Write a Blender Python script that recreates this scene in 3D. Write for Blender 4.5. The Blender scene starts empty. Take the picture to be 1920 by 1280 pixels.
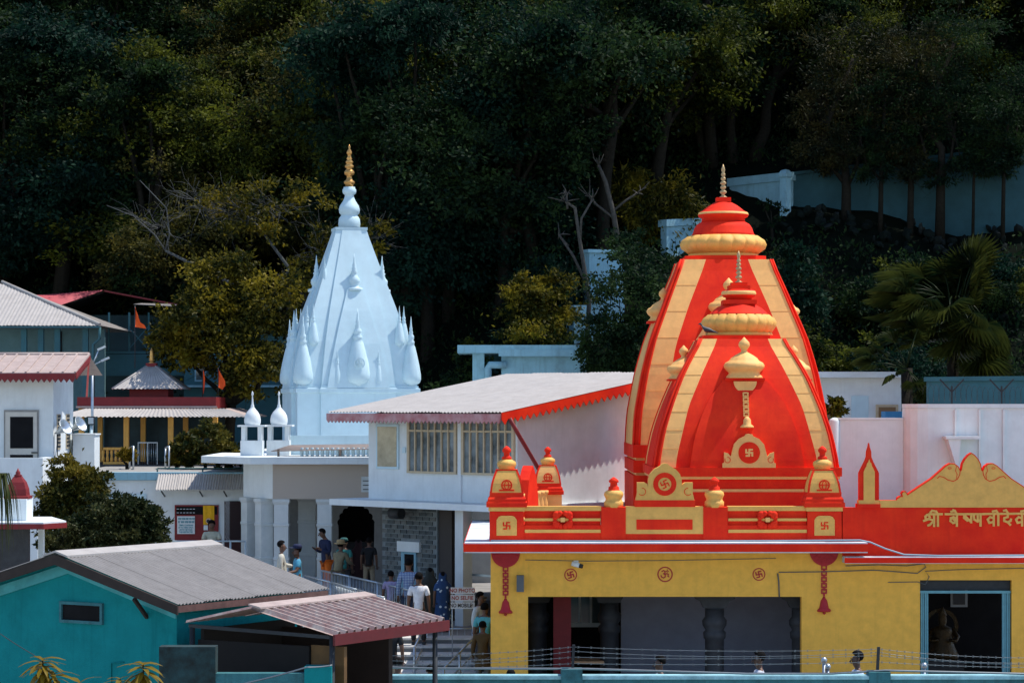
import bpy, bmesh, math, random
import numpy as np
from mathutils import Vector, Matrix, Euler
random.seed(7); R = random.Random(11); rad = math.radians
S = bpy.context.scene; COL = S.collection
# ---------------- camera ----------------
F, CX, CY, ZC = 4800.0, 960.0, 760.0, 6.2          # focal length in 1920-px, principal column, horizon row, eye height
def WX(px, Y): return (px - CX) * Y / F
def WZ(py, Y): return ZC - (py - CY) * Y / F
def W(px, py, Y): return Vector((WX(px, Y), Y, WZ(py, Y)))
cam = bpy.data.objects.new('camera', bpy.data.cameras.new('camera')); COL.objects.link(cam)
cam.location = (0, 0, ZC); cam.rotation_euler = (rad(90), 0, 0)
cam.data.sensor_width = 36; cam.data.lens = 36 * F / 1920; cam.data.shift_y = (CY - 640) / 1920
cam.data.clip_end = 2000; S.camera = cam
# ---------------- sky, sun, exposure ----------------
SUN = Vector((0.42, 0.13, 0.90)).normalized()
wd = bpy.data.worlds.new('World'); S.world = wd; wd.use_nodes = True
nt = wd.node_tree; bgn = nt.nodes['Background']; sk = nt.nodes.new('ShaderNodeTexSky')
sk.sky_type = 'NISHITA'; sk.sun_disc = False; sk.sun_elevation = math.asin(SUN.z)
sk.sun_rotation = math.atan2(SUN.x, SUN.y); sk.altitude = 1400; sk.air_density = 1.0; sk.dust_density = 0.6; sk.ozone_density = 1.5
nt.links.new(sk.outputs[0], bgn.inputs[0]); bgn.inputs[1].default_value = 0.15
sun = bpy.data.objects.new('sun', bpy.data.lights.new('sun', 'SUN')); COL.objects.link(sun)
sun.data.energy = 3.4; sun.data.angle = rad(0.5); sun.data.color = (1, 0.94, 0.85)
sun.rotation_euler = SUN.to_track_quat('Z', 'Y').to_euler(); sun.location = (30, 10, 60)
S.view_settings.view_transform = 'Standard'; S.view_settings.look = 'None'
S.view_settings.exposure = 0.7; S.view_settings.gamma = 1; S.view_settings.use_curve_mapping = False
# ---------------- materials ----------------
MATS = {}
def mat(name, c, rough=0.7, var=0.12, sc=3.0, bump=0.0, bsc=40.0, metal=0.0, c2=None, dirt=0.0, dc=(0.05,0.045,0.035), spec=0.4, streak=0.0, coat=0.0):
    """procedural paint / plaster / metal: noise mottling, optional dirt blotches and rain streaks, fine bump"""
    if name in MATS: return MATS[name]
    m = bpy.data.materials.new(name); m.use_nodes = True; MATS[name] = m
    t = m.node_tree; N = t.nodes.new; L = t.links.new; b = t.nodes['Principled BSDF']
    tc = N('ShaderNodeTexCoord'); nz = N('ShaderNodeTexNoise'); L(tc.outputs['Object'], nz.inputs['Vector'])
    nz.inputs['Scale'].default_value = sc; nz.inputs['Detail'].default_value = 6; nz.inputs['Roughness'].default_value = 0.65
    rp = N('ShaderNodeMapRange'); L(nz.outputs['Fac'], rp.inputs['Value'])
    rp.inputs[1].default_value = 0.3; rp.inputs[2].default_value = 0.7
    mx = N('ShaderNodeMix'); mx.data_type = 'RGBA'; L(rp.outputs[0], mx.inputs[0])
    a = c2 if c2 else tuple(x * (1 - var) for x in c); e = c if c2 else tuple(min(1, x * (1 + var * 0.5)) for x in c)
    mx.inputs[6].default_value = (*a, 1); mx.inputs[7].default_value = (*e, 1); out = mx.outputs[2]
    def over(fac, col):
        nonlocal out
        k = N('ShaderNodeMix'); k.data_type = 'RGBA'; L(fac, k.inputs[0]); L(out, k.inputs[6]); k.inputs[7].default_value = (*col, 1); out = k.outputs[2]
    def band(scale, lo, hi, amt):
        mp = N('ShaderNodeMapping'); mp.inputs['Scale'].default_value = scale; L(tc.outputs['Object'], mp.inputs['Vector'])
        n2 = N('ShaderNodeTexNoise'); n2.inputs['Scale'].default_value = 1; n2.inputs['Detail'].default_value = 7; n2.inputs['Roughness'].default_value = 0.7
        L(mp.outputs[0], n2.inputs['Vector']); r2 = N('ShaderNodeMapRange'); L(n2.outputs['Fac'], r2.inputs['Value'])
        r2.inputs[1].default_value = lo; r2.inputs[2].default_value = hi; r2.inputs[4].default_value = amt; return r2.outputs[0]
    if dirt: over(band((1.3, 1.3, 1.3), 0.5, 0.75, dirt), dc)
    if streak: over(band((7, 7, 0.5), 0.52, 0.78, streak), dc)
    L(out, b.inputs['Base Color']); b.inputs['Roughness'].default_value = rough; b.inputs['Metallic'].default_value = metal
    b.inputs['Specular IOR Level'].default_value = spec; b.inputs['Coat Weight'].default_value = coat
    if bump:
        n3 = N('ShaderNodeTexNoise'); n3.inputs['Scale'].default_value = bsc; n3.inputs['Detail'].default_value = 4; L(tc.outputs['Object'], n3.inputs['Vector'])
        bp = N('ShaderNodeBump'); bp.inputs['Strength'].default_value = bump; bp.inputs['Distance'].default_value = 0.02
        L(n3.outputs['Fac'], bp.inputs['Height']); L(bp.outputs[0], b.inputs['Normal'])
    return m
def leafmat(name, c1, c2, trans=0.35, rough=0.45):
    """leaves: per-leaf and per-clump hue variation, lit tips and dark gaps put into the colour, part of the light passes through"""
    if name in MATS: return MATS[name]
    m = bpy.data.materials.new(name); m.use_nodes = True; MATS[name] = m
    t = m.node_tree; N = t.nodes.new; L = t.links.new; b = t.nodes['Principled BSDF']; o = t.nodes['Material Output']
    tc = N('ShaderNodeTexCoord'); nz = N('ShaderNodeTexNoise'); L(tc.outputs['Object'], nz.inputs['Vector']); nz.inputs['Scale'].default_value = 0.95; nz.inputs['Detail'].default_value = 4
    g = N('ShaderNodeNewGeometry'); ad = N('ShaderNodeMath'); ad.operation = 'MULTIPLY_ADD'; L(g.outputs['Random Per Island'], ad.inputs[0]); ad.inputs[1].default_value = 0.42
    rp = N('ShaderNodeMapRange'); L(nz.outputs['Fac'], rp.inputs['Value']); rp.inputs[1].default_value = 0.47; rp.inputs[2].default_value = 0.66; rp.inputs[4].default_value = 0.8
    L(rp.outputs[0], ad.inputs[2]); mx = N('ShaderNodeMix'); mx.data_type = 'RGBA'; L(ad.outputs[0], mx.inputs[0])
    mx.inputs[6].default_value = (*c1, 1); mx.inputs[7].default_value = (*c2, 1)  # mostly near-black with bright patches: sunlit clusters and shaded gaps as leaf colour
    L(mx.outputs[2], b.inputs['Base Color']); b.inputs['Roughness'].default_value = rough; b.inputs['Specular IOR Level'].default_value = 0.10
    tr = N('ShaderNodeBsdfTranslucent'); L(mx.outputs[2], tr.inputs['Color']); ms = N('ShaderNodeMixShader'); ms.inputs[0].default_value = trans
    L(b.outputs[0], ms.inputs[1]); L(tr.outputs[0], ms.inputs[2]); L(ms.outputs[0], o.inputs['Surface'])
    return m
def glassmat(name, c=(0.05, 0.08, 0.09), rough=0.08):
    if name in MATS: return MATS[name]
    m = bpy.data.materials.new(name); m.use_nodes = True; MATS[name] = m; b = m.node_tree.nodes['Principled BSDF']
    b.inputs['Base Color'].default_value = (*c, 1); b.inputs['Roughness'].default_value = rough; b.inputs['Specular IOR Level'].default_value = 0.8
    return m
RED = mat('red_paint', (0.92, 0.045, 0.010), 0.7, 0.10, 1.4, 0.3, 110, c2=(0.72, 0.016, 0.008), dirt=0.26, dc=(0.50, 0.012, 0.010), streak=0.32, spec=0.12)
GOLD = mat('gold_ochre_paint', (0.80, 0.42, 0.09), 0.6, 0.14, 6, 0.3, 140, streak=0.15, dc=(0.35, 0.2, 0.04))
CREAM = mat('cream_ochre_paint', (0.90, 0.48, 0.145), 0.6, 0.12, 5, 0.3, 140, streak=0.2, dc=(0.45, 0.25, 0.08))
YEL = mat('yellow_wall_paint', (0.90, 0.47, 0.065), 0.8, 0.14, 5, 0.35, 120, dirt=0.12, dc=(0.35, 0.2, 0.03), streak=0.22)
WHITE = mat('white_wall_paint', (0.70, 0.745, 0.75), 0.8, 0.10, 2, 0.2, 60, dirt=0.22, dc=(0.46, 0.46, 0.45), streak=0.30)
WHITE2 = mat('white_shrine_paint', (0.52, 0.68, 0.74), 0.55, 0.08, 2, 0.15, 60, streak=0.25, dc=(0.30, 0.42, 0.48), dirt=0.12)
DKRED = mat('dark_red_trim', (0.20, 0.012, 0.014), 0.6, 0.2, 5, 0.1, streak=0.2, dc=(0.12, 0.01, 0.01))
TEAL = mat('teal_wall_paint', (0.010, 0.23, 0.24), 0.95, 0.16, 1.6, 0.35, 50, dirt=0.45, dc=(0.004, 0.11, 0.115), streak=0.5, spec=0.08)
TEALW = mat('weathered_teal_plaster', (0.04, 0.17, 0.19), 0.85, 0.25, 3, 0.5, 40, dirt=0.9, dc=(0.012, 0.018, 0.016), streak=0.5)
PALE = mat('pale_blue_wall', (0.24, 0.44, 0.53), 0.8, 0.12, 2, 0.3, 40, dirt=0.5, dc=(0.10, 0.13, 0.14), streak=0.5)
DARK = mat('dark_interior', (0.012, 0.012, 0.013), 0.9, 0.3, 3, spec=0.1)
DGREY = mat('dark_grey_stone', (0.035, 0.037, 0.042), 0.6, 0.3, 6, 0.3)
CONC = mat('concrete', (0.30, 0.29, 0.27), 0.9, 0.25, 3, 0.4, 40, dirt=0.4)
STEEL = mat('steel_rail', (0.45, 0.50, 0.54), 0.35, 0.15, 8, metal=0.8)
IRON = mat('dark_iron', (0.03, 0.035, 0.04), 0.6, 0.3, 8, metal=0.3)
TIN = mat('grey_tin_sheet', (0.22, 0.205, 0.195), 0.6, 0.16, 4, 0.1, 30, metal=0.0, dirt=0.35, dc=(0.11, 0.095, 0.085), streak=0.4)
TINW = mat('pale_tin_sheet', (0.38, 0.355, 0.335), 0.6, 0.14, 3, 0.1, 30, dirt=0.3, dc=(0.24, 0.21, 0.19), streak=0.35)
TINR = mat('faded_red_tin_sheet', (0.40, 0.31, 0.28), 0.6, 0.2, 4, 0.1, 30, dirt=0.5, dc=(0.50, 0.43, 0.38), streak=0.3)
PINKR = mat('red_tin_sheet', (0.40, 0.06, 0.08), 0.6, 0.15, 4, 0.1, 30, dirt=0.25, dc=(0.3, 0.1, 0.1))
GILT = mat('gilded_metal', (0.62, 0.33, 0.10), 0.35, 0.25, 14, metal=0.7)
BRASS = mat('dull_brass', (0.52, 0.36, 0.17), 0.45, 0.3, 14, metal=0.3)
BARK = mat('tree_bark', (0.020, 0.018, 0.014), 0.9, 0.4, 8, 0.8, 30, spec=0.05)
BARKP = mat('pale_bark', (0.075, 0.07, 0.062), 0.9, 0.35, 8, 0.6, 30, spec=0.05)
WOODP = mat('painted_window_wood', (0.52, 0.42, 0.28), 0.6, 0.15, 8)
GLASS = glassmat('window_glass')
SKIN = mat('skin', (0.13, 0.065, 0.04), 0.55, 0.08, 10)
HAIR = mat('black_hair', (0.006, 0.005, 0.005), 0.8, 0.3, 60, 0.6, 90, spec=0.08)
# ---------------- mesh builder ----------------
class MB:
    def __init__(s): s.v = []; s.f = []; s.m = []; s.sm = []
    def add(s, vs, fs, mi=0, smooth=False):
        o = len(s.v); s.v += [tuple(v) for v in vs]
        for f in fs: s.f.append([i + o for i in f]); s.m.append(mi); s.sm.append(smooth)
        return s
    def box(s, x0, x1, y0, y1, z0, z1, mi=0):
        v = [(x, y, z) for z in (z0, z1) for y in (y0, y1) for x in (x0, x1)]
        return s.add(v, [(0, 2, 3, 1), (4, 5, 7, 6), (0, 1, 5, 4), (2, 6, 7, 3), (0, 4, 6, 2), (1, 3, 7, 5)], mi)
    def hexa(s, p, mi=0):      # 8 points: bottom 4 ccw, top 4 ccw
        return s.add(p, [(3, 2, 1, 0), (4, 5, 6, 7), (0, 1, 5, 4), (1, 2, 6, 5), (2, 3, 7, 6), (3, 0, 4, 7)], mi)
    def prism(s, poly, y0, y1, mi=0, side=None):   # outline in x,z extruded along y (any winding)
        n = len(poly); a = sum(poly[i][0] * poly[(i + 1) % n][1] - poly[(i + 1) % n][0] * poly[i][1] for i in range(n))
        if a < 0: poly = poly[::-1]
        v = [(x, y0, z) for x, z in poly] + [(x, y1, z) for x, z in poly]
        s.add(v, [list(range(n)), list(range(2 * n - 1, n - 1, -1))], mi)
        o = len(s.v) - 2 * n
        for i in range(n): s.f.append([o + (i + 1) % n, o + i, o + n + i, o + n + (i + 1) % n]); s.m.append(mi if side is None else side); s.sm.append(False)
        return s
    def prismz(s, poly, z0, z1, mi=0):             # outline in x,y extruded up
        n = len(poly); a = sum(poly[i][0] * poly[(i + 1) % n][1] - poly[(i + 1) % n][0] * poly[i][1] for i in range(n))
        if a < 0: poly = poly[::-1]
        v = [(x, y, z0) for x, y in poly] + [(x, y, z1) for x, y in poly]
        return s.add(v, [list(range(n - 1, -1, -1)), list(range(n, 2 * n))] + [[i, (i + 1) % n, n + (i + 1) % n, n + i] for i in range(n)], mi)
    def loft(s, rings, mis=None, cap=True, smooth=False, mi=0):
        n = len(rings[0]); o = len(s.v)
        for r in rings: s.v += [tuple(p) for p in r]
        for k in range(len(rings) - 1):
            for i in range(n):
                s.f.append([o + k * n + i, o + k * n + (i + 1) % n, o + (k + 1) * n + (i + 1) % n, o + (k + 1) * n + i])
                s.m.append(mis[i] if mis else mi); s.sm.append(smooth)
        if cap:
            s.f.append([o + i for i in range(n - 1, -1, -1)]); s.f.append([o + (len(rings) - 1) * n + i for i in range(n)])
            s.m += [mi, mi]; s.sm += [False, False]
        return s
    def lathe(s, prof, c=(0, 0, 0), n=20, mi=0, smooth=True, flute=0, fl=0.0, mis=None):
        rings = []
        for r, z in prof:
            rr = [r * (1 - fl * (1 - abs(math.cos(flute * math.pi * i / n)) ** 0.5)) if flute else r for i in range(n)]
            rings.append([(c[0] + rr[i] * math.cos(2 * math.pi * i / n), c[1] + rr[i] * math.sin(2 * math.pi * i / n), c[2] + z) for i in range(n)])
        if mis is None: return s.loft(rings, None, True, smooth, mi)
        o = len(s.v)
        for r in rings: s.v += r
        for k in range(len(rings) - 1):
            for i in range(n):
                s.f.append([o + k * n + i, o + k * n + (i + 1) % n, o + (k + 1) * n + (i + 1) % n, o + (k + 1) * n + i]); s.m.append(mis[k]); s.sm.append(smooth)
        s.f.append([o + (len(rings) - 1) * n + i for i in range(n)]); s.m.append(mis[-1]); s.sm.append(False)
        s.f.append([o + i for i in range(n - 1, -1, -1)]); s.m.append(mis[0]); s.sm.append(False)
        return s
    def tube(s, pts, r, n=6, mi=0, smooth=True):
        pts = [Vector(p) for p in pts]; k = len(pts); rr = r if isinstance(r, (list, tuple)) else [r] * k
        d0 = (pts[1] - pts[0]).normalized(); up = Vector((0, 0, 1)) if abs(d0.z) < 0.9 else Vector((1, 0, 0)); a = d0.cross(up).normalized(); rings = []
        for i, p in enumerate(pts):
            d = (pts[min(i + 1, k - 1)] - pts[max(i - 1, 0)]).normalized(); a = (a - d * a.dot(d))
            a = a.normalized() if a.length > 1e-6 else d.orthogonal().normalized(); b = d.cross(a)
            rings.append([p + (a * math.cos(2 * math.pi * j / n) + b * math.sin(2 * math.pi * j / n)) * rr[i] for j in range(n)])
        return s.loft(rings, None, True, smooth, mi)
    def bar(s, p, q, w, h=None, mi=0):              # rectangular bar between two points
        p, q = Vector(p), Vector(q); h = h or w; d = (q - p).normalized(); up = Vector((0, 0, 1)) if abs(d.z) < 0.95 else Vector((0, 1, 0))
        a = d.cross(up).normalized() * w / 2; b = a.cross(d).normalized() * h / 2
        return s.hexa([p - a - b, p + a - b, q + a - b, q - a - b, p - a + b, p + a + b, q + a + b, q - a + b], mi)
    def corr(s, A, B, C, D, n, amp, per=6, nv=2, mi=0, trap=False):
        """corrugated sheet: A-B along the ridge, D-C along the eave, n waves"""
        A, B, C, D = map(Vector, (A, B, C, D)); N = (B - A).cross(D - A).normalized(); N = -N if N.z < 0 else N
        m = n * per; vs = []
        for j in range(nv + 1):
            for i in range(m + 1):
                u, v = i / m, j / nv; p = (A * (1 - u) + B * u) * (1 - v) + (D * (1 - u) + C * u) * v
                ph = (i % per) / per; w = (1.0 if 0.34 < ph < 0.67 else -1.0) if trap else math.sin(2 * math.pi * i / per)
                vs.append(p + N * amp * w)
        fs = [(j * (m + 1) + i, j * (m + 1) + i + 1, (j + 1) * (m + 1) + i + 1, (j + 1) * (m + 1) + i) for j in range(nv) for i in range(m)]
        return s.add(vs, fs, mi, not trap)
    def build(s, name, mats, parent=None, recalc=False):
        me = bpy.data.meshes.new(name); me.from_pydata(s.v, [], s.f); mats = mats if isinstance(mats, (list, tuple)) else [mats]
        for m in mats: me.materials.append(m)
        me.polygons.foreach_set('material_index', s.m); me.polygons.foreach_set('use_smooth', s.sm); me.update()
        if recalc:
            bm = bmesh.new(); bm.from_mesh(me); bmesh.ops.recalc_face_normals(bm, faces=bm.faces); bm.to_mesh(me); bm.free()
        o = bpy.data.objects.new(name, me); COL.objects.link(o)
        if parent: o.parent = parent
        return o
def tag(o, label, cat, group=None):
    o['label'] = label; o['category'] = cat
    if group: o['group'] = group
    return o
def struct(o): o['kind'] = 'structure'; return o
def thing(name, label, cat, loc=(0, 0, 0), rz=0, group=None):
    o = bpy.data.objects.new(name, None); COL.objects.link(o); o.location = loc; o.rotation_euler = (0, 0, rz); o.empty_display_size = 0.3
    return tag(o, label, cat, group)
def link(name, src, parent, loc, rot=(0, 0, 0), sc=(1, 1, 1)):   # another object with the mesh of src
    o = bpy.data.objects.new(name, src.data); COL.objects.link(o); o.parent = parent; o.location = loc; o.rotation_euler = rot; o.scale = sc; return o
def copy_tree(o, parent=None):
    c = o.copy(); COL.objects.link(c); c.parent = parent
    for ch in list(o.children): copy_tree(ch, c)
    return c
def text_mesh(name, body, size, M, parent, xf, bold=0.0, depth=0.006, align='CENTER', sx=1.0):
    cu = bpy.data.curves.new(name, 'FONT'); cu.body = body; cu.size = size; cu.align_x = align; cu.align_y = 'CENTER'; cu.extrude = depth; cu.offset = bold; cu.resolution_u = 3; cu.space_character = 1.02
    t = bpy.data.objects.new('tmp', cu); COL.objects.link(t); dg = bpy.context.evaluated_depsgraph_get()
    me = bpy.data.meshes.new_from_object(t.evaluated_get(dg)); bpy.data.objects.remove(t); bpy.data.curves.remove(cu)
    me.transform(Matrix.Diagonal((sx, 1, 1, 1))); me.materials.clear(); me.materials.append(M)
    o = bpy.data.objects.new(name, me); COL.objects.link(o); o.parent = parent; o.matrix_local = xf; return o
FRONT = lambda x, y, z: Matrix.Translation((x, y, z)) @ Matrix.Rotation(rad(90), 4, 'X')   # text on a face that looks towards -Y
_SC = [0]
def stroke2d(mb, pts, w, y, d=0.02, mi=0):          # painted / relief stroke: polyline in x,z with width w, raised d from the face at y
    for k, (p, q) in enumerate(zip(pts[:-1], pts[1:])):
        p, q = Vector(p), Vector(q); t = (q - p); l = t.length
        if l < 1e-6: continue
        t /= l; e = t * w * 0.35; n = Vector((-t.y, t.x)) * w / 2; p2 = p - e; q2 = q + e
        _SC[0] += 1; yy = y - d - 0.00025 * (_SC[0] % 23)
        mb.prism([tuple(p2 - n), tuple(q2 - n), tuple(q2 + n), tuple(p2 + n)], yy, y, mi)
def arc(cx, cz, r, a0, a1, n=14, rz=None): rz = rz or r; return [(cx + r * math.cos(rad(a0 + (a1 - a0) * i / n)), cz + rz * math.sin(rad(a0 + (a1 - a0) * i / n))) for i in range(n + 1)]
def ring2d(mb, cx, cz, r0, r1, y, d, mi=0, n=28):
    a = arc(cx, cz, r1, 0, 360, n)[:-1]; b = arc(cx, cz, r0, 0, 360, n)[:-1]; k = len(a)
    v = [(x, y - d, z) for x, z in a] + [(x, y - d, z) for x, z in b] + [(x, y, z) for x, z in a] + [(x, y, z) for x, z in b]
    fs = []
    for i in range(k):
        j = (i + 1) % k; fs += [(i, j, k + j, k + i), (i, 2 * k + i, 2 * k + j, j), (k + i, k + j, 3 * k + j, 3 * k + i)]
    mb.add(v, fs, mi)
def swastika(mb, cx, cz, r, w, y, d=0.02, rot=0, mi=0):
    for k in range(4):
        a = rad(90 * k + rot); c, s_ = math.cos(a), math.sin(a); P = lambda x, z: (cx + x * c - z * s_, cz + x * s_ + z * c)
        stroke2d(mb, [P(0, 0), P(0, r)], w, y, d + 0.0006 * k, mi); stroke2d(mb, [P(0, r), P(r, r)], w, y, d + 0.0006 * k + 0.0003, mi)
# =====================================================================
# ground, courts, hill
# =====================================================================
PAVE = mat('paved_court', (0.26, 0.25, 0.24), 0.8, 0.2, 2, 0.3, dirt=0.3)
m = MB(); m.box(-120, 120, -20, 100, -0.6, -0.13); struct(m.build('ground', CONC))
m = MB(); m.box(-3.9, 14, 42.3, 56.5, -0.13, -0.004); struct(m.build('lower_court', PAVE))
m = MB(); m.box(-.2, 14, 42.4, 44.4, -0.004, 0.28); struct(m.build('footpath', PAVE))
m = MB(); m.prismz([(-45, 58.5), (-3.92, 58.5), (-3.92, 66.4), (0, 66.4), (0, 94), (-45, 94)], -0.13, 1.15); struct(m.build('upper_court', PAVE))
m = MB(); m.box(-3.9, -0.46, 60.5, 66.38, -0.13, 0.78); struct(m.build('landing', PAVE))
# wide steps up from the lower court
stair = thing('stone_steps', 'grey stone steps with pale worn edges rising beside the yellow temple', 'steps', (-2.2, 56.5, -0.005))
NOSE = mat('worn_step_edge', (0.55, 0.54, 0.52), 0.7, 0.2, 6)
STEPM = mat('step_stone', (0.16, 0.17, 0.18), 0.8, 0.25, 5, 0.3)
for i in range(6):
    m = MB(); y0 = i * 0.667; z = 0.13 * (i + 1); m.box(-1.68, 1.70, y0, y0 + 0.666, 0, z - 0.045); st = m.build('step', STEPM, stair)
    m = MB(); m.box(-1.70, 1.72, y0 - 0.03, y0 + 0.666, z - 0.0445, z); m.build('tread_slab', NOSE, st)
def hz(x, y):
    t = min(1, max(0, (x + 14) / 16)); t = t * t * (3 - 2 * t); a = 4.2 + max(0, y - 92) * 0.9; b = 4.0 + max(0, y - 79) * 0.62
    if y < 79: b = 4.0 - (79 - y) * 0.9
    if y < 92: a = 4.2 - (92 - y) * 1.5
    z = a * (1 - t) + b * t; n = 0.5 * math.sin(x * 0.31 + y * 0.13) + 0.35 * math.sin(x * 0.83 - y * 0.57) + 0.2 * math.sin(x * 1.9 + y * 1.3)
    if x > 7.5: z += 1.0 * min(1, (x - 7.5) / 2) * max(0, min(1, (y - 88.5) / 2.2)) * max(0, min(1, (99 - y) / 3))      # level shelf below the boundary wall
    return z + n * 0.6 - 0.3
HILLM = mat('dark_hill_soil', (0.005, 0.007, 0.004), 0.95, 0.5, 0.6, 0.9, 4, c2=(0.002, 0.004, 0.003), spec=0.03)
nx, ny = 150, 110; vs = []; fs = []
for j in range(ny + 1):
    y = 74 + 150 * (j / ny) ** 1.3
    for i in range(nx + 1): x = -75 + 150 * i / nx; vs.append((x, y, hz(x, y)))
for j in range(ny):
    for i in range(nx): a = j * (nx + 1) + i; fs.append((a, a + 1, a + nx + 2, a + nx + 1))
m = MB(); m.add(vs, fs, 0, True); struct(m.build('hill', HILLM))
# stone courses and loose rocks showing on the terraced slope at the right
STONE = [mat('slope_stone_%d' % i, c, 0.9, 0.35, 4, 0.6, spec=0.05) for i, c in enumerate(((0.008, 0.012, 0.010), (0.014, 0.018, 0.017), (0.005, 0.008, 0.007)))]
slope = thing('stone_terrace', 'rough dry stone terrace on the slope below the boundary wall', 'terrace', (12, 92, hz(12, 92) - 0.3))
rk = []
for k in range(3):
    bm = bmesh.new(); bmesh.ops.create_icosphere(bm, subdivisions=1, radius=0.5); rr = random.Random(k)
    for v in bm.verts: v.co *= 0.75 + 0.5 * rr.random(); v.co.z *= 0.7
    me = bpy.data.meshes.new('rock'); bm.to_mesh(me); bm.free(); me.materials.append(STONE[k]); rk.append(me)
rr = random.Random(5)
for i in range(260):
    row = i % 3; Yr = (91.2, 88.0, 84.5)[row] + rr.uniform(-0.6, 0.6); px = rr.uniform(1490, 1930) if row else rr.uniform(1450, 1930); x = WX(px, Yr)
    o = bpy.data.objects.new('rock', rk[rr.randrange(3)]); COL.objects.link(o); o.parent = slope
    o.location = Vector((x, Yr, hz(x, Yr) + rr.uniform(0, 0.35 if row == 0 else 0.15))) - slope.location; o.rotation_euler = (rr.uniform(0, 6), rr.uniform(0, 6), rr.uniform(0, 6)); s_ = rr.uniform(0.18, 0.42); o.scale = (s_ * 1.3, s_, s_ * 0.8)
# ------------------------------------------------ walls on the hill
def wall(name, label, p, q, z0, z1a, z1b, M, th=0.3, cap=0.12, cat='wall'):
    """wall from plan point p to q, base z0, top z1a at p and z1b at q, with a coping"""
    t = thing(name, label, cat, (p[0], p[1], z0)); d = Vector((q[0] - p[0], q[1] - p[1])); L = d.length; t.rotation_euler.z = math.atan2(d.y, d.x)
    m = MB(); m.hexa([(0, 0, 0), (L, 0, 0), (L, th, 0), (0, th, 0), (0, 0, z1a - z0), (L, 0, z1b - z0), (L, th, z1b - z0), (0, th, z1a - z0)]); m.build('wall_face', M, t)
    if cap: m = MB(); e = 0.07; m.hexa([(-e, -e, z1a - z0 + .003), (L + e, -e, z1b - z0 + .003), (L + e, th + e, z1b - z0 + .003), (-e, th + e, z1a - z0 + .003), (-e, -e, z1a - z0 + cap), (L + e, -e, z1b - z0 + cap), (L + e, th + e, z1b - z0 + cap), (-e, th + e, z1a - z0 + cap)]); m.build('coping', M, t)
    return t
def wpx(a, ya, b, yb): return (WX(a, ya), ya), (WX(b, yb), yb)
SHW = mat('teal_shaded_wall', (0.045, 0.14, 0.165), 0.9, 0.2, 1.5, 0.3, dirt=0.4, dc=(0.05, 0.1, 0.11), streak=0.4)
p, q = wpx(1480, 93, 2000, 91.5); wall('boundary_wall', 'long pale teal boundary wall behind the row of tree trunks', p, q, 11.0, WZ(330, 93), WZ(268, 91.5), mat('shadowed_teal_wall', (0.022, 0.075, 0.09), 0.9, 0.25, 1.2, 0.3, dirt=0.4, dc=(0.01, 0.03, 0.035)))  # teal darkened so the colour carries the shade of the trees
p, q = wpx(1368, 95, 1478, 92.8); wall('boundary_wall', 'bright pale blue wall section beside the tall red spire tip', p, q, 11.5, WZ(350, 95), WZ(338, 92.8), PALE, cap=0.3)
p, q = wpx(1250, 91, 1390, 93.5); wall('boundary_wall', 'lower pale blue wall step behind the lotus ring of the tall spire', p, q, 9.0, WZ(425, 91), WZ(418, 93.5), PALE, cap=0.25)
m = MB(); x = WX(1472, 92.5); m.lathe([(0.2, 0), (0.2, 2.6), (0.26, 2.65), (0.26, 2.75), (0.16, 2.88), (0.02, 2.92)], (0, 0, 0), 4, 0, False); o = m.build('wall_pillar', PALE); o.location = (x, 92.4, WZ(318, 92.5) - 2.92); tag(o, 'short square pillar with cap at the corner of the pale wall', 'pillar')
p, q = wpx(1105, 87, 1172, 87.5); wall('retaining_wall', 'tall narrow pale blue retaining wall below the pruned trees', p, q, 5.5, WZ(474, 87), WZ(476, 87.5), PALE, 0.6)
p, q = wpx(1076, 86.5, 1112, 86.8); wall('retaining_wall', 'short pale blue wall step next to the narrow retaining wall', p, q, 5.0, WZ(572, 86.5), WZ(572, 86.8), PALE, 0.6, 0)
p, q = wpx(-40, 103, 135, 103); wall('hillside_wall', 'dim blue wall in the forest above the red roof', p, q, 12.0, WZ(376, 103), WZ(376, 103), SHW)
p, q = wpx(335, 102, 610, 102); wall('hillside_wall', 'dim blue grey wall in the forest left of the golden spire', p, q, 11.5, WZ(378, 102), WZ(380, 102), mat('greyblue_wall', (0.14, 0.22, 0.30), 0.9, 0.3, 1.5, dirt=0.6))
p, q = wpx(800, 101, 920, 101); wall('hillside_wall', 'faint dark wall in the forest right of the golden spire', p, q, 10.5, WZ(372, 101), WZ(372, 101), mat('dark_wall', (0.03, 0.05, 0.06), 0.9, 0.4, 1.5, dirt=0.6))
# small flat-roofed outbuilding below the narrow wall
ob = thing('outbuilding', 'small pale blue flat roofed outbuilding with open porch under the shrub', 'building', (WX(860, 82), 82, 3.0))
k = 82 / F; ox = lambda px: (px - 860) * k; oz = lambda py: WZ(py, 82) - 3.0
m = MB(); m.box(ox(858), ox(1100), -0.3, 4, oz(662), oz(647)); m.build('roof_slab', PALE, ob)
m = MB(); m.box(ox(886), ox(908), 0, 0.3, 0, oz(662) - .003); m.build('column', PALE, ob)
m = MB(); m.box(ox(940), ox(1100), 0.02, 3.5, 0, oz(662) - .004); m.build('wall', PALE, ob)
m = MB(); m.box(ox(900), ox(940) - .01, 2.5, 2.7, 0, oz(663)); m.build('back_wall', SHW, ob)
m = MB(); m.box(ox(935), ox(1075), -0.34, -0.305, oz(668), oz(655)); m.build('parapet_edge', PALE, ob)
m = MB(); m.tube([(ox(915), -0.1, 0), (ox(915), -0.1, oz(690)), (ox(918), -0.1, oz(684)), (ox(950), -0.1, oz(684))], 0.12, 10); m.build('pipe', PALE, ob)
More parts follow.
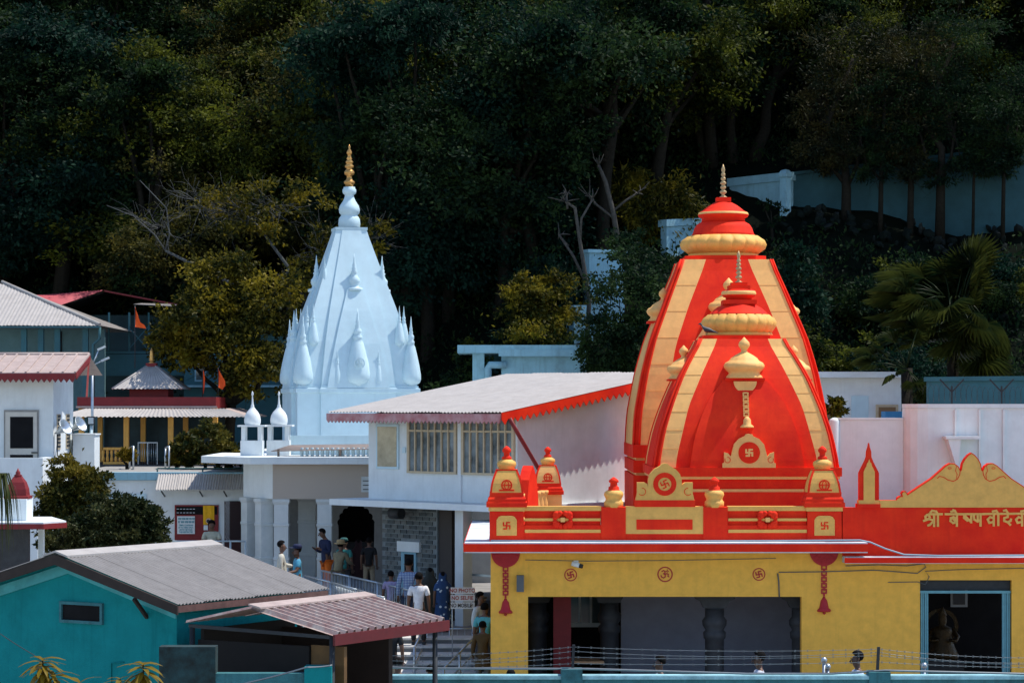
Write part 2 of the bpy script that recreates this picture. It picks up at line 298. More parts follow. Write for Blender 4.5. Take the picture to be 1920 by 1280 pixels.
# ---------------------------------------------- right-hand compound wall and buildings
YW = 64.5; cw = thing('compound_wall', 'tall white compound wall with pilasters behind the gold crest', 'wall', (WX(1555, YW), YW, 0)); k = YW / F; ox = lambda px: (px - 1555) * k; oz = lambda py: WZ(py, YW)
m = MB(); m.box(ox(1575), ox(1694), 0, 0.25, 0, oz(787)); m.build('wall_face', WHITE, cw)
m = MB(); n = 10; pts = [(ox(1694.2), 0)]
pts = [(ox(1695), 0.0)] + [(ox(1695) + 0.5 * math.sin(rad(a)) * 1.0, -0.5 + 0.5 * math.cos(rad(a))) for a in range(0, 91, 15)]
outer = [(ox(1694.3), 0.0), (ox(1697), -0.12), (ox(1704), -0.26), (ox(1716), -0.36), (ox(1735), -0.40), (ox(2100), -0.40), (ox(2100), -0.1), (ox(1735), -0.1), (ox(1710), 0.0), (ox(1694.3), 0.25)]
m.prismz(outer, 0, oz(765)); m.build('wall_face', WHITE, cw)
m = MB(); m.prismz([(x, y - 0.05 if y < -0.05 or i == 0 else y + 0.05) for i, (x, y) in enumerate(outer)], oz(765) + .003, oz(757)); m.build('coping', WHITE, cw)
m = MB(); m.box(ox(1572), ox(1694), -0.03, 0.28, oz(787) + 0.003, oz(783)); m.build('coping', WHITE, cw)
m = MB(); m.lathe([(0.14, 0), (0.14, oz(790)), (0.12, oz(786)), (0.05, oz(783)), (0.0, oz(782.5))], (ox(1565), 0.05, 0), 14); m.build('end_post', WHITE, cw)
for px in (1784, 1829, 1874):
    m = MB(); m.box(ox(px), ox(px + 4), -0.46, -0.405, 0, oz(768)); m.build('pilaster', WHITE, cw)
m = MB(); m.box(ox(1762), ox(1826), -0.95, -0.405, oz(822), oz(817)); sh = m.build('wall_shelf', WHITE, cw)
m = MB(); m.hexa([(ox(1780), -0.9, oz(868)), (ox(1786), -0.9, oz(868)), (ox(1786), -0.41, oz(868)), (ox(1780), -0.41, oz(868)), (ox(1766), -0.9, oz(822.3)), (ox(1790), -0.9, oz(822.3)), (ox(1790), -0.41, oz(822.3)), (ox(1766), -0.41, oz(822.3))]); m.build('shelf_bracket', WHITE, sh)
p, q = wpx(1738, 68, 2050, 67.5); wall('yard_wall', 'teal yard wall behind the coiled razor wire', p, q, 1.0, WZ(715, 68), WZ(712, 67.5), SHW)
rb = thing('service_building', 'low white flat roofed building behind the spires, shuttered windows', 'building', (WX(1520, 72), 72, 0)); k = 72 / F; ox = lambda px: (px - 1520) * k; oz = lambda py: WZ(py, 72)
m = MB(); m.box(ox(1500), ox(1700), 0, 4, 0, oz(708)); m.build('wall', WHITE, rb)
m = MB(); m.box(ox(1496), ox(1705), -0.45, 4.2, oz(708) + .003, oz(697)); m.build('roof_slab', WHITE, rb)
for a, b in ((1540, 1562), (1642, 1684)):
    m = MB(); m.box(ox(a), ox(b), -0.04, -0.002, oz(812), oz(758)); w = m.build('window_frame', WOODP, rb)
    m = MB(); m.box(ox(a + 5), ox(b - 5), -0.047, -0.041, oz(808), oz(763)); m.build('shutter', mat('brown_shutter', (0.22, 0.13, 0.06), 0.7), w)
m = MB(); m.box(ox(1596), ox(1628), -0.03, -0.002, oz(815), oz(742)); m.build('door', WHITE2, rb)
m = MB(); m.box(0, 1.2, 0, 0.8, 0, 0.9); o = m.build('water_tank_cover', mat('blue_tarp', (0.05, 0.25, 0.5), 0.6)); o.location = (WX(1660, 70.3), 70.3, WZ(786, 70.3) - 0.68); tag(o, 'blue tarpaulin covered box beside the service building', 'tarpaulin')
# razor wire coil on the compound wall
rz_ = thing('razor_wire', 'coiled razor wire strung along the white compound wall', 'wire', (WX(1730, YW), YW - 0.2, WZ(757, YW)))
m = MB(); pts = [(t * 0.012, 0.0 + 0.22 * math.cos(t * 0.55), 0.24 + 0.22 * math.sin(t * 0.55) + 0.05 * math.sin(t * 0.03)) for t in range(0, 330)]; m.tube(pts, 0.0045, 3); m.build('coil', IRON, rz_)
for i, x in enumerate((0.7, 1.95, 3.2)):
    m = MB(); m.bar((x, 0, 0), (x, 0, 0.45), 0.04); m.bar((x, 0, 0.3), (x - 0.3, 0, 0.62), 0.035); m.bar((x, 0, 0.3), (x + 0.3, 0, 0.62), 0.035); m.build('wire_bracket', IRON, rz_)
# =====================================================================
# the yellow and red temple
# =====================================================================
YF = 53.0
fx = lambda px: WX(px, YF); fz = lambda py: WZ(py, YF); fm = YF / F
TM = [RED, GOLD, CREAM]
hall = thing('temple_hall', 'yellow temple hall with red parapet, painted bells and open pillared porch', 'temple', (fx(1400), YF, 0))
HX = fx(1400)
hx = lambda px: fx(px) - HX                       # pixel column -> hall x ; hall y 0 = front face
def hb(mb, a, b, y0, y1, p, q, mi=0): return mb.box(hx(a), hx(b), y0, y1, fz(q), fz(p), mi)   # box by pixel columns a..b and rows p(top)..q(bottom)
m = MB(); ZB = -0.1
P = [(920, None), (990, None), (990, 1118), (1503, 1118), (1503, None), (1725, None), (1725, 1087), (1897, 1087), (1897, None), (2080, None), (2080, 1014), (920, 1014)]
m.prism([(hx(a), fz(b) if b else ZB) for a, b in P], 0, 0.28); m.build('front_wall', YEL, hall)
m = MB(); m.box(hx(920), hx(920) + 0.28, 0.283, 10.0, ZB, fz(1014)); m.build('side_wall', YEL, hall)
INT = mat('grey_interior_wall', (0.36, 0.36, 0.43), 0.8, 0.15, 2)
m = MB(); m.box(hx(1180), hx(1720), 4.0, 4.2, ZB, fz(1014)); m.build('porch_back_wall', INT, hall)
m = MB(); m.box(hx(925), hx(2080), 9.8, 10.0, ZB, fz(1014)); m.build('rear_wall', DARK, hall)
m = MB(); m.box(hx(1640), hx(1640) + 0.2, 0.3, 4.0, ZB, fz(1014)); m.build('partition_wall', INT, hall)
m = MB(); m.box(hx(921), hx(2080), 0.285, 9.8, fz(1014) - 0.0, fz(1014) + 0.12); m.build('roof_slab', CONC, hall)
FLOORM = mat('dark_polished_floor', (0.05, 0.045, 0.045), 0.25, 0.2, 3)
m = MB(); m.box(hx(925), hx(2080), 0.0, 9.8, -0.12, 0.02); m.build('porch_floor', FLOORM, hall)
# carved dark pillars in the porch
def pillar(px, yy):
    x = hx(px); z1 = fz(1118) + 0.05; m = MB(); s = 0.2
    prof = [(s * 1.3, 0.02), (s * 1.3, 0.25), (s, 0.3), (s, z1 - 1.0), (s * 1.15, z1 - 0.97), (s * 1.2, z1 - 0.85), (s * 0.95, z1 - 0.8), (s * 1.25, z1 - 0.7), (s * 1.3, z1 - 0.6), (s, z1 - 0.52), (s, z1 - 0.35)]
    m.lathe(prof, (x, yy, 0), 12)
    for dx in (-1, 1): m.prism([(x, z1 - 0.36), (x + dx * 0.24, z1 - 0.33), (x + dx * 0.3, z1 - 0.2), (x + dx * 0.42, z1 - 0.14), (x + dx * 0.46, z1 + 0.02), (x, z1 + 0.02)], yy - 0.13 - 0.003 * dx, yy + 0.13)
    m.build('pillar', DGREY, hall)
for px, yy in ((1150, 2.2), (1345, 0.75), (1510, 0.75), (1010, 2.2)): pillar(px, yy)
m = MB(); m.box(hx(1040), hx(1074), 1.6, 1.9, 0.02, fz(1110)); m.build('red_column', DKRED, hall)
m = MB(); m.box(hx(1076), hx(1150), 6.0, 6.06, 1.1, 2.3); o = m.build('window', WHITE, hall)
m = MB()
for i in range(3): m.box(hx(1081 + i * 23), hx(1099 + i * 23), 5.985, 5.997, 1.2, 2.2)
m.build('pane', GLASS, o)
# doorway with shutter guides
SHUT = mat('teal_steel_shutter', (0.12, 0.30, 0.36), 0.45, 0.15, 8, metal=0.4)
for a, b in ((1727, 1742), (1880, 1896)):
    m = MB()
    for i in range(4): m.box(hx(a + (b - a) * i / 4) + 0.004, hx(a + (b - a) * (i + 1) / 4) - 0.004, 0.06 + 0.02 * (i % 2), 0.14, 0.02, fz(1110))
    m.build('shutter_guide', SHUT, hall)
m = MB(); m.box(hx(1726), hx(1896), 0.05, 0.12, fz(1112), fz(1107)); m.build('shutter_rail', SHUT, hall)
m = MB(); m.box(hx(1727), hx(1896), 0.125, 0.4, fz(1106), fz(1088)); m.build('shutter_box', IRON, hall)
pf = MB(); pf.box(hx(1843), hx(1877), 3.9, 3.93, fz(1165), fz(1125)); pf = pf.build('picture_frame', mat('grey_frame', (0.25, 0.27, 0.28), 0.5), hall)
m = MB(); m.box(hx(1848), hx(1872), 3.885, 3.897, fz(1160), fz(1130)); m.build('print', DGREY, pf)
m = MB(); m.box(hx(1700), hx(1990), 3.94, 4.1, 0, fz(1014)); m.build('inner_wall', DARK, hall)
# projecting eave slab over the porch
yS = -0.65; ez = lambda py: WZ(py, YF + yS); exx = lambda px: WX(px, YF + yS) - HX
TEALTOP = mat('bluewhite_slab', (0.62, 0.66, 0.70), 0.7, 0.15, 4, 0.2, dirt=0.5, dc=(0.2, 0.25, 0.28))
m = MB(); m.prismz([(exx(871), yS), (exx(1627), yS), (exx(1627), -0.002), (hx(919), -0.002), (hx(919), 9.9), (exx(871), 9.9)], ez(1036), ez(1017)); sl = m.build('eave_slab', TEALTOP, hall)
m = MB(); m.box(exx(869), exx(1628), yS - 0.012, yS - 0.001, ez(1034), ez(1019)); m.box(exx(869) - 0.0, exx(871) - 0.001, yS - 0.001, 9.9, ez(1034), ez(1019)); m.build('red_fascia', RED, sl)
m = MB(); m.box(hx(1579), hx(2080), -0.55, -0.002, WZ(1056, YF - .55), WZ(1044, YF - .55)); sl2 = m.build('eave_slab', TEALTOP, hall)
m = MB(); m.box(hx(1577), hx(2080), -0.562, -0.551, WZ(1055, YF - .55), WZ(1045, YF - .55)); m.build('red_fascia', RED, sl2)
# ---- parapet (stands on the wall head, front plane at -0.06)
yp = -0.06; ptop = 948
pb = MB(); hb(pb, 918, 1578, yp, 0.2, 984, 1015.5); par = pb.build('parapet_base', RED, hall)
def panel(a, b):
    m = MB(); hb(m, a + 1, b - 1, yp + 0.05, 0.2, 950, 984); o = m.build('parapet_panel', RED, hall)
    m = MB()
    hb(m, a, b, yp - 0.01, 0.21, 948.5, 957)                                  # cap
    for y0, y1 in ((971, 976), (992, 998)): hb(m, a + 1, b - 1, yp - 0.012, yp + 0.045, y0, y1)
    m.build('gold_band', GOLD, o)
    m = MB(); c = (a + b) / 2
    for i in range(4):                                                        # four-petal boss
        sx = (-1, -1, 1, 1)[i]; sy = (-1, 1, -1, 1)[i]; c0 = hx(c); z0 = fz(973.5)
        for (u, v, r) in ((0.13, 0.10, 0.085), (0.055, 0.13, 0.06), (0.16, 0.045, 0.055)):
            m.add([], []); q = MB(); q.lathe([(r, 0), (r * 0.9, 0.03), (r * 0.5, 0.05)], n=10)
            m.add([(c0 + sx * u + x, yp - 0.012 - z, z0 + sy * v + y) for x, y, z in q.v], q.f, 0, True)
    m.build('flower_boss', RED, o)
    m = MB(); hb(m, c - 4, c + 4, yp - 0.085, yp + 0.04, 969.5, 977.5); m.build('boss_square', CREAM, o)
panel(983, 1127); panel(1364, 1513)
for a, b in ((1127, 1173), (1318, 1364)):
    m = MB(); hb(m, a, b, yp - 0.03, 0.23, 950, 1014); m.build('parapet_block', RED, hall)
m = MB(); hb(m, 1173, 1318, yp - 0.015, 0.22, 949, 1000); cb = m.build('gold_block', GOLD, hall)
m = MB(); hb(m, 1193, 1298, yp - 0.024, yp - 0.0155, 973, 992); m.build('red_inset', RED, cb)
def lotus(name, par, prof, x, y, z, k, mats, mis, n=24, flute=0, fl=0.0):
    """lathe from (half width px, row px) list scaled by k metres per px, z = 0 at row prof[0]"""
    m = MB(); r0 = prof[0][1]; m.lathe([(r * k, (r0 - p) * k) for r, p in prof], (x, y, z), n, mis=mis, flute=flute, fl=fl); return m.build(name, mats, par)
def kalasha(px):
    prof = [(18, 952), (18, 941), (16, 940), (15, 936), (17, 932), (18.5, 928), (17, 923), (12, 920), (10, 918), (10, 914), (7, 912), (6.5, 906), (9, 905), (9.5, 902), (6, 898.5), (1, 895)]
    mi = [1] * 7 + [0] * 8
    lotus('kalasha_finial', hall, prof, hx(px), 0.09, fz(951), fm, [RED, GOLD], mi + [0], 20, 10, 0.06)
kalasha(1151); kalasha(1340)
# plaque with the wheel emblem
pl = MB(); hb(pl, 1190, 1303, yp - 0.03, 0.2, 937, 949.5); pl = pl.build('plaque_base', RED, hall)
def plaque_poly(c, t):
    pts = [(c - 55, 937), (c - 52, 924), (c - 52, 904), (c - 38, 904), (c - 33, 907), (c - 32, 913), (c - 31, 898), (c - 28, 888), (c - 20, 879), (c - 9, 873), (c - 5, 869), (c, 868)]
    return pts + [(2 * c - a, b) for a, b in pts[-2::-1]]
m = MB(); m.prism([(hx(a), fz(b)) for a, b in plaque_poly(1246.5, 0)], yp - 0.02, 0.16); m.build('plaque_body', GOLD, pl)
m = MB(); q = yp - 0.0205; ring2d(m, hx(1246), fz(907), 0.137, 0.24, q, 0.01)
for sgn in (-1, 1): stroke2d(m, arc(hx(1246.5 + sgn * 43), fz(921), 0.075, 90, 90 + sgn * 230, 12), 0.012, q, 0.004)
swastika(m, hx(1246), fz(907), 0.068, 0.022, q, 0.012, 25)
m.build('wheel_emblem', RED, pl)
# corner posts with small turrets
def mini_turret(px, y, parent, rows=(948, 838), k=fm, x=None, z=None, base=True):
    """small square spire: stepped red base, curved gold body with red corner ribs, lotus ring, red bulb"""
    x = hx(px) if x is None else x; z0 = fz(950) if z is None else z
    H = lambda p: z0 + (950 - p) * k
    def sq(hw, p): w = hw * k; return [(x - w, y - w, H(p)), (x + w, y - w, H(p)), (x + w, y + w, H(p)), (x - w, y + w, H(p))]
    m = MB(); m.loft([sq(38, 950), sq(38, 941.5), sq(36, 941), sq(35.5, 935), sq(33, 931), sq(32, 930), sq(32, 923)]); t = m.build('turret_base', RED, parent)
    m = MB(); pr = [(31, 923), (30, 915), (28.5, 906), (26, 897), (23, 889), (20, 881.5)]
    m.loft([sq(a - 0.3, b) for a, b in pr]); m.build('turret_body', CREAM if y > 1 else GOLD, t)
    m = MB()
    for sx in (-1, 1):
        for sy in (-1, 1):
            rr = []
            for a, b in pr:
                w = a * k; e = 3.2 * k; rr.append([(x + sx * (w + .006), y + sy * (w + .006), H(b)), (x + sx * (w - e), y + sy * (w + .006), H(b)), (x + sx * (w - e), y + sy * (w - e), H(b)), (x + sx * (w + .006), y + sy * (w - e), H(b))][::1 if sx * sy < 0 else -1])
            m.loft(rr)
    m.box(x - 20.6 * k, x + 20.6 * k, y - 20.6 * k, y + 20.6 * k, H(882), H(880)); m.build('rib', RED, t)
    lotus('lotus_ring', t, [(15, 880), (15, 877), (17, 874), (18, 870), (17, 866), (12, 863), (9, 861)], x, y, H(880), k, [GOLD], [0] * 8, 24, 12, 0.07)
    lotus('finial', t, [(9.5, 861), (9, 857), (5.5, 855), (5.5, 849), (8, 847), (8.3, 843), (5, 839), (0.8, 836)], x, y, H(861), k, [RED], [0] * 9, 16)
    m = MB(); c = H(909)                                                     # bell-arch emblem on the face
    yq = y - 29.5 * k
    ring2d(m, x, c, 8 * k, 10.5 * k, yq, 0.02, 0, 20); stroke2d(m, [(x - 13 * k, c - 9.5 * k), (x + 13 * k, c - 9.5 * k)], 3 * k, yq, 0.018)
    stroke2d(m, arc(x, c, 4 * k, 0, 360, 8, 8 * k), 1.6 * k, yq, 0.022); stroke2d(m, [(x - 8 * k, c), (x + 8 * k, c)], 1.6 * k, yq, 0.023)
    m.build('arch_emblem', RED, t); return t
def post(a, b):
    c = (a + b) / 2
    m = MB(); hb(m, a, b, yp - 0.03, 0.62, 958, 1014.5); p = m.build('corner_post', RED, hall)
    m = MB(); hb(m, a - 2, b + 2, yp - 0.05, 0.64, 949.5, 957.5); m.build('gold_cap', GOLD, p)
    m = MB(); w = 19; pts = [(c - w, 1003), (c + w, 1003), (c + w, 974), (c + w - 4, 968), (c + w - 9, 966), (c - w + 9, 966), (c - w + 4, 968), (c - w, 974)]
    m.prism([(hx(u), fz(v)) for u, v in pts], yp - 0.042, yp - 0.031); nb = m.build('niche_panel', GOLD, p)
    m = MB(); swastika(m, hx(c), fz(984.5), 0.065, 0.026, yp - 0.0425, 0.006); m.build('swastika_mark', RED, nb)
    mini_turret(c, 0.28, hall)
post(918, 982); post(1513, 1577)
# left return of the parapet: balusters, red plaque seen edge-on and the rear turret
m = MB(); A = Vector((hx(955), 0.65)); B = Vector((WX(1027, 57) - HX, 4.0)); zr = fz(1014) + 0.1
d = (B - A).normalized(); nn = Vector((-d.y, d.x)) * 0.09
m.prismz([tuple(A + nn), tuple(A - nn), tuple(B - nn), tuple(B + nn)], zr - 0.1, zr + 0.25); side = m.build('side_parapet', RED, hall)
bal = None
for i in range(9):
    p = A.lerp(B, (i + 0.6) / 9.6)
    if bal is None:
        m = MB(); m.lathe([(0.10, 0), (0.10, 0.06), (0.06, 0.1), (0.085, 0.22), (0.09, 0.3), (0.06, 0.42), (0.085, 0.5), (0.1, 0.52), (0.1, 0.58)], n=14); bal = m.build('baluster', CREAM, side); bal.location = (p.x, p.y, zr + 0.25)
    else: link('baluster', bal, side, (p.x, p.y, zr + 0.25))
pm = A.lerp(B, 0.47)
m = MB(); m.prism([(-0.5, 0), (0.5, 0), (0.48, 0.45), (0.35, 0.85), (0.15, 1.05), (0, 1.15), (-0.15, 1.05), (-0.35, 0.85), (-0.48, 0.45)], -0.11, 0.11); o = m.build('side_plaque', RED, side); o.location = (pm.x, pm.y, zr + 0.26); o.rotation_euler.z = math.atan2(d.y, d.x) 
m = MB(); kx = WX(1027, 57) - HX; m.box(kx - 0.31, kx + 0.31, 3.75, 4.35, fz(1014) + 0.1, WZ(925, 57)); m.build('rear_post', CREAM, hall)
mini_turret(0, 4.05, hall, k=57 / F * 0.78, x=kx, z=WZ(926, 57))
# right-hand gate section: long red wall, gold crest, niche spire, raised lettering
m = MB(); m.prism([(hx(1579), fz(1043)), (hx(2080), fz(1043)), (hx(2080), fz(951)), (hx(1579), fz(951))], -0.09, 0.2); gw = m.build('gate_wall', RED, hall)
m = MB(); hb(m, 1606, 1649, -0.13, 0.2, 944, 951); hb(m, 1609, 1648, -0.1, 0.19, 937, 944, 1); m.build('niche_base', [RED, GOLD], gw)
def sym(c, pts): return pts + [(2 * c - a, b) for a, b in pts[-2::-1]]
crest = sym(1820, [(1648.5, 950.5), (1648.5, 937), (1681, 937), (1682, 932), (1687, 929), (1691, 929), (1689, 924), (1692, 920), (1696, 919.5), (1699, 923), (1700, 926), (1722, 911), (1745, 896), (1762, 881), (1772, 872), (1780, 867.5), (1788, 868), (1795, 873), (1799, 881), (1801, 880), (1803, 868), (1808, 859), (1814, 852), (1820, 848)])
m = MB(); m.prism([(hx(a), fz(b)) for a, b in crest], -0.1, 0.12, 0, 1); o = m.build('gold_crest', [GOLD, RED], gw)
m = MB(); e = [(hx(a), fz(b) - 0.012) for a, b in crest[3:-3]]; stroke2d(m, e, 0.016, -0.1, 0.006)
for sg in (-1, 1):
    Q = lambda a, b: (hx(1820 + sg * (a - 1820)), fz(b))
    stroke2d(m, [Q(1799, 880), Q(1798, 889), Q(1794, 897), Q(1786, 901.5), Q(1776, 899), Q(1768, 894), Q(1760, 892), Q(1756, 896)], 0.014, -0.1, 0.006)
    stroke2d(m, [Q(1792, 873), Q(1790, 882), Q(1793, 888), Q(1792, 897)], 0.010, -0.1, 0.005); stroke2d(m, [(x, z) for x, z in arc(hx(1820 + sg * (1779 - 1820)), fz(877), 0.035, 0, 360, 10, 0.018)], 0.008, -0.1, 0.005)
m.build('crest_line', RED, o)
m = MB(); sp = sym(1628.5, [(1610, 937), (1610, 886), (1621, 864), (1624, 856), (1624.5, 846), (1627, 838), (1628.5, 830)]); m.prism([(hx(a), fz(b)) for a, b in sp], -0.09, 0.1); o = m.build('niche_spire', RED, gw)
m = MB(); m.lathe([(4.6 * fm, 0), (5 * fm, 0.05), (3.6 * fm, 0.1), (4 * fm, 0.14), (2.5 * fm, 0.22), (0.3 * fm, 0.34)], (hx(1628.5), 0.0, fz(861)), 12); m.build('spire_tip', RED, o)
m = MB(); sp = sym(1628.5, [(1618, 937), (1618, 884), (1621, 877), (1623, 874), (1624.5, 868), (1626.5, 866), (1628.5, 860)]); m.prism([(hx(a), fz(b)) for a, b in sp], -0.105, -0.091); m.build('niche_panel', GOLD, o)
# raised Devanagari lettering, stroke by stroke
m = MB(); U = lambda pts: [(hx(1580 + a / 5.333), fz(820 + b / 5.333)) for a, b in pts]
lw = 0.045; LT = []
LT += [[(855, 762), (985, 762)], [(1018, 762), (1200, 762)], [(1195, 762), (1400, 762)], [(1400, 760), (1575, 758)], [(1585, 758), (1700, 758)], [(1690, 757), (1860, 757)], [(1870, 757), (1990, 757)]]
LT += [[(845, 768), (862, 790), (850, 812), (822, 806), (818, 785), (838, 768)], [(850, 812), (802, 828)], [(852, 812), (905, 822)], [(905, 765), (905, 882)], [(902, 828), (862, 868), (845, 874)], [(943, 762), (943, 880)], [(943, 762), (925, 735), (885, 728), (868, 745)]]
LT += [[(1132, 762), (1132, 880)], [(1132, 815), (1100, 790), (1072, 800), (1068, 830), (1095, 850), (1132, 840)], [(1085, 800), (1130, 845)], [(1130, 760), (1112, 728), (1075, 738)], [(1112, 728), (1095, 722)]]
LT += [[(1205, 762), (1205, 800), (1235, 825), (1275, 815)], [(1210, 775), (1262, 830)], [(1275, 762), (1275, 845)], [(1300, 765), (1305, 815), (1340, 835), (1368, 815)], [(1368, 762), (1368, 878)], [(1340, 765), (1340, 835)]]
for o_ in (0, 283):
    LT += [[(1500 + o_, 760), (1500 + o_, 876)], [(1500 + o_, 805), (1465 + o_, 790), (1440 + o_, 815), (1455 + o_, 848), (1500 + o_, 838)], [(1545 + o_, 760), (1545 + o_, 872)], [(1545 + o_, 760), (1525 + o_, 728), (1490 + o_, 735)]]
LT += [[(1640, 760), (1640, 790), (1605, 800), (1605, 830), (1640, 842), (1668, 828), (1672, 812)], [(1640, 842), (1665, 868)], [(1645, 758), (1622, 722), (1600, 728)]]
for s_ in LT: stroke2d(m, U(s_), lw, -0.0905, 0.03)
m.build('devanagari_lettering', GOLD, gw)
# painted emblems, bells on chains
em = mat('maroon_paint', (0.42, 0.012, 0.02), 0.6, 0.15, 8)
def emblem(px, py, kind, r):
    m = MB(); ring2d(m, hx(px), fz(py), r * 0.84 * fm, r * fm, 0, 0.006); x, z = hx(px), fz(py); k = r * fm
    if kind: swastika(m, x, z, 0.42 * k, 0.19 * k, 0, 0.008, 14)
    else:
        D = lambda pts: [(x + a * k, z + b * k) for a, b in pts]; w = 0.14 * k
        stroke2d(m, D([(-0.42, 0.36), (-0.22, 0.5), (-0.02, 0.4), (-0.02, 0.18), (-0.2, 0.08)]), w, 0, 0.007); stroke2d(m, D([(-0.2, 0.08), (0.02, -0.05), (0.02, -0.32), (-0.2, -0.46), (-0.45, -0.34), (-0.52, -0.15)]), w, 0, 0.0075)
        stroke2d(m, D([(0, 0.02), (0.25, 0.1), (0.42, 0.0), (0.38, -0.25), (0.5, -0.32)]), w, 0, 0.0085); stroke2d(m, D([(0.12, 0.42), (0.28, 0.32), (0.44, 0.42)]), w * 0.8, 0, 0.007); stroke2d(m, D([(0.28, 0.55), (0.3, 0.58)]), w, 0, 0.007)
    m.build('om_emblem' if not kind else 'swastika_emblem', em, hall)
emblem(1070, 1077, 1, 12); emblem(1247, 1076, 0, 14.5); emblem(1423, 1076, 1, 12)
def bell(px, top):
    m = MB(); x = hx(px); c = lambda r: fz(top + r); k = fm
    m.prism(arc(x, c(0), 27 * k, 180, 360, 18), -0.035, -0.0005); b = m.build('bell_bracket', em, hall)
    m = MB()
    for i in range(8): stroke2d(m, [(x + 13 * k * math.cos(rad(190 + i * 22.5)), c(0) + 13 * k * math.sin(rad(190 + i * 22.5))), (x + 23 * k * math.cos(rad(190 + i * 22.5)), c(0) + 23 * k * math.sin(rad(190 + i * 22.5)))], 0.014, -0.0355, 0.008)
    m.build('petal_relief', em, b)
    for i in range(5):
        m = MB(); z = c(30 + i * 11.2); pts = [(x - 4.2 * k, z + 3.4 * k), (x + 4.2 * k, z + 3.4 * k), (x + 4.2 * k, z - 3.4 * k), (x - 4.2 * k, z - 3.4 * k), (x - 4.2 * k, z + 3.4 * k)]
        stroke2d(m, pts, 2.6 * k, -0.0005, 0.02); stroke2d(m, [(x, z - 3 * k), (x, z - 8.4 * k)], 3.2 * k, -0.0005, 0.024); m.build('chain_link', em, b)
    m = MB(); pr = [(12.5, 113), (13, 110), (9, 106), (7.2, 98), (6, 92), (3, 88), (2, 85)]
    rings = [[(x + r * k * math.cos(t), -0.0005 - 0.7 * r * k * abs(math.sin(t)), c(p)) for t in [math.pi * j / 12 for j in range(13)]] for r, p in pr]
    m.loft(rings, None, True, True); m.lathe([(0.5 * k, -4 * k), (3 * k, -2 * k), (3 * k, 0)], (x, -0.04, c(114)), 8); m.build('bell', em, b)
bell(948, 1036); bell(1545, 1033)
def small(name, label, cat, build, mats, loc, rz=0):
    m = MB(); build(m); o = m.build(name, mats); o.location = loc; o.rotation_euler.z = rz; return tag(o, label, cat)
# CCTV camera, speaker, cables on the facade
cc = thing('security_camera', 'small white security camera under the temple eave beside painted emblem', 'camera', (fx(1080), YF - 0.02, fz(1057)))
m = MB(); m.box(-0.05, 0.05, -0.04, 0.015, -0.02, 0.08); m.build('mount', WHITE, cc)
m = MB(); m.tube([(-0.08, -0.1, 0.02), (0.07, -0.16, -0.02)], 0.05, 10); cb2 = m.build('camera_body', WHITE, cc); m = MB(); m.tube([(0.068, -0.158, -0.02), (0.13, -0.18, -0.035)], 0.045, 10); m.build('lens_hood', IRON, cb2)
sp_ = thing('wall_speaker', 'grey box loudspeaker on the yellow wall next to the hanging bell', 'speaker', (fx(975), YF, fz(1108)))
m = MB(); m.hexa([(-0.07, -0.16, 0), (0.08, -0.16, 0), (0.08, -0.003, 0), (-0.07, -0.003, 0), (-0.07, -0.19, 0.34), (0.08, -0.19, 0.34), (0.08, -0.003, 0.34), (-0.07, -0.003, 0.34)]); q = m.build('cabinet', mat('grey_plastic', (0.10, 0.11, 0.12), 0.6), sp_)
CAB = mat('grey_cable', (0.09, 0.11, 0.12), 0.6)
def cable(label, pts, r=0.012, M=None, name='cable', grp=None):
    m = MB(); m.tube(pts, r, 5); o = m.build(name, M or CAB); return tag(o, label, 'cable', grp)
def fpts(l, dy=-0.02): return [Vector((fx(a), YF + dy, fz(b))) for a, b in l]
cable('thin cable running along the yellow wall below the red eave', fpts([(985, 1049), (1100, 1051), (1247, 1050), (1455, 1046)]), 0.007)
cable('drooping cable along the wall above the shuttered doorway', fpts([(1460, 1072), (1545, 1071), (1640, 1068), (1720, 1074), (1736, 1062), (1732, 1056), (1700, 1060), (1650, 1058), (1585, 1060)]), 0.010)
cable('grey pipe bending down at the porch opening edge', fpts([(1458, 1074), (1460, 1090), (1461, 1118)]), 0.014)
cable('straight cable run ending right of the shuttered doorway', fpts([(1665, 1091), (1720, 1090), (1735, 1095), (1742, 1080), (1735, 1070), (1800, 1067), (1990, 1063)]), 0.008)
cable('pale conduit lying across both red eave slabs', [W(920, 1013, 52.36), W(1200, 1014, 52.36), W(1480, 1013, 52.36), W(1612, 1012, 52.36), W(1632, 1016, 52.38), W(1660, 1028, 52.45), W(1695, 1039, 52.46), W(1760, 1041, 52.46), W(1990, 1040, 52.46)], 0.016, mat('blue_conduit', (0.22, 0.36, 0.45), 0.5))
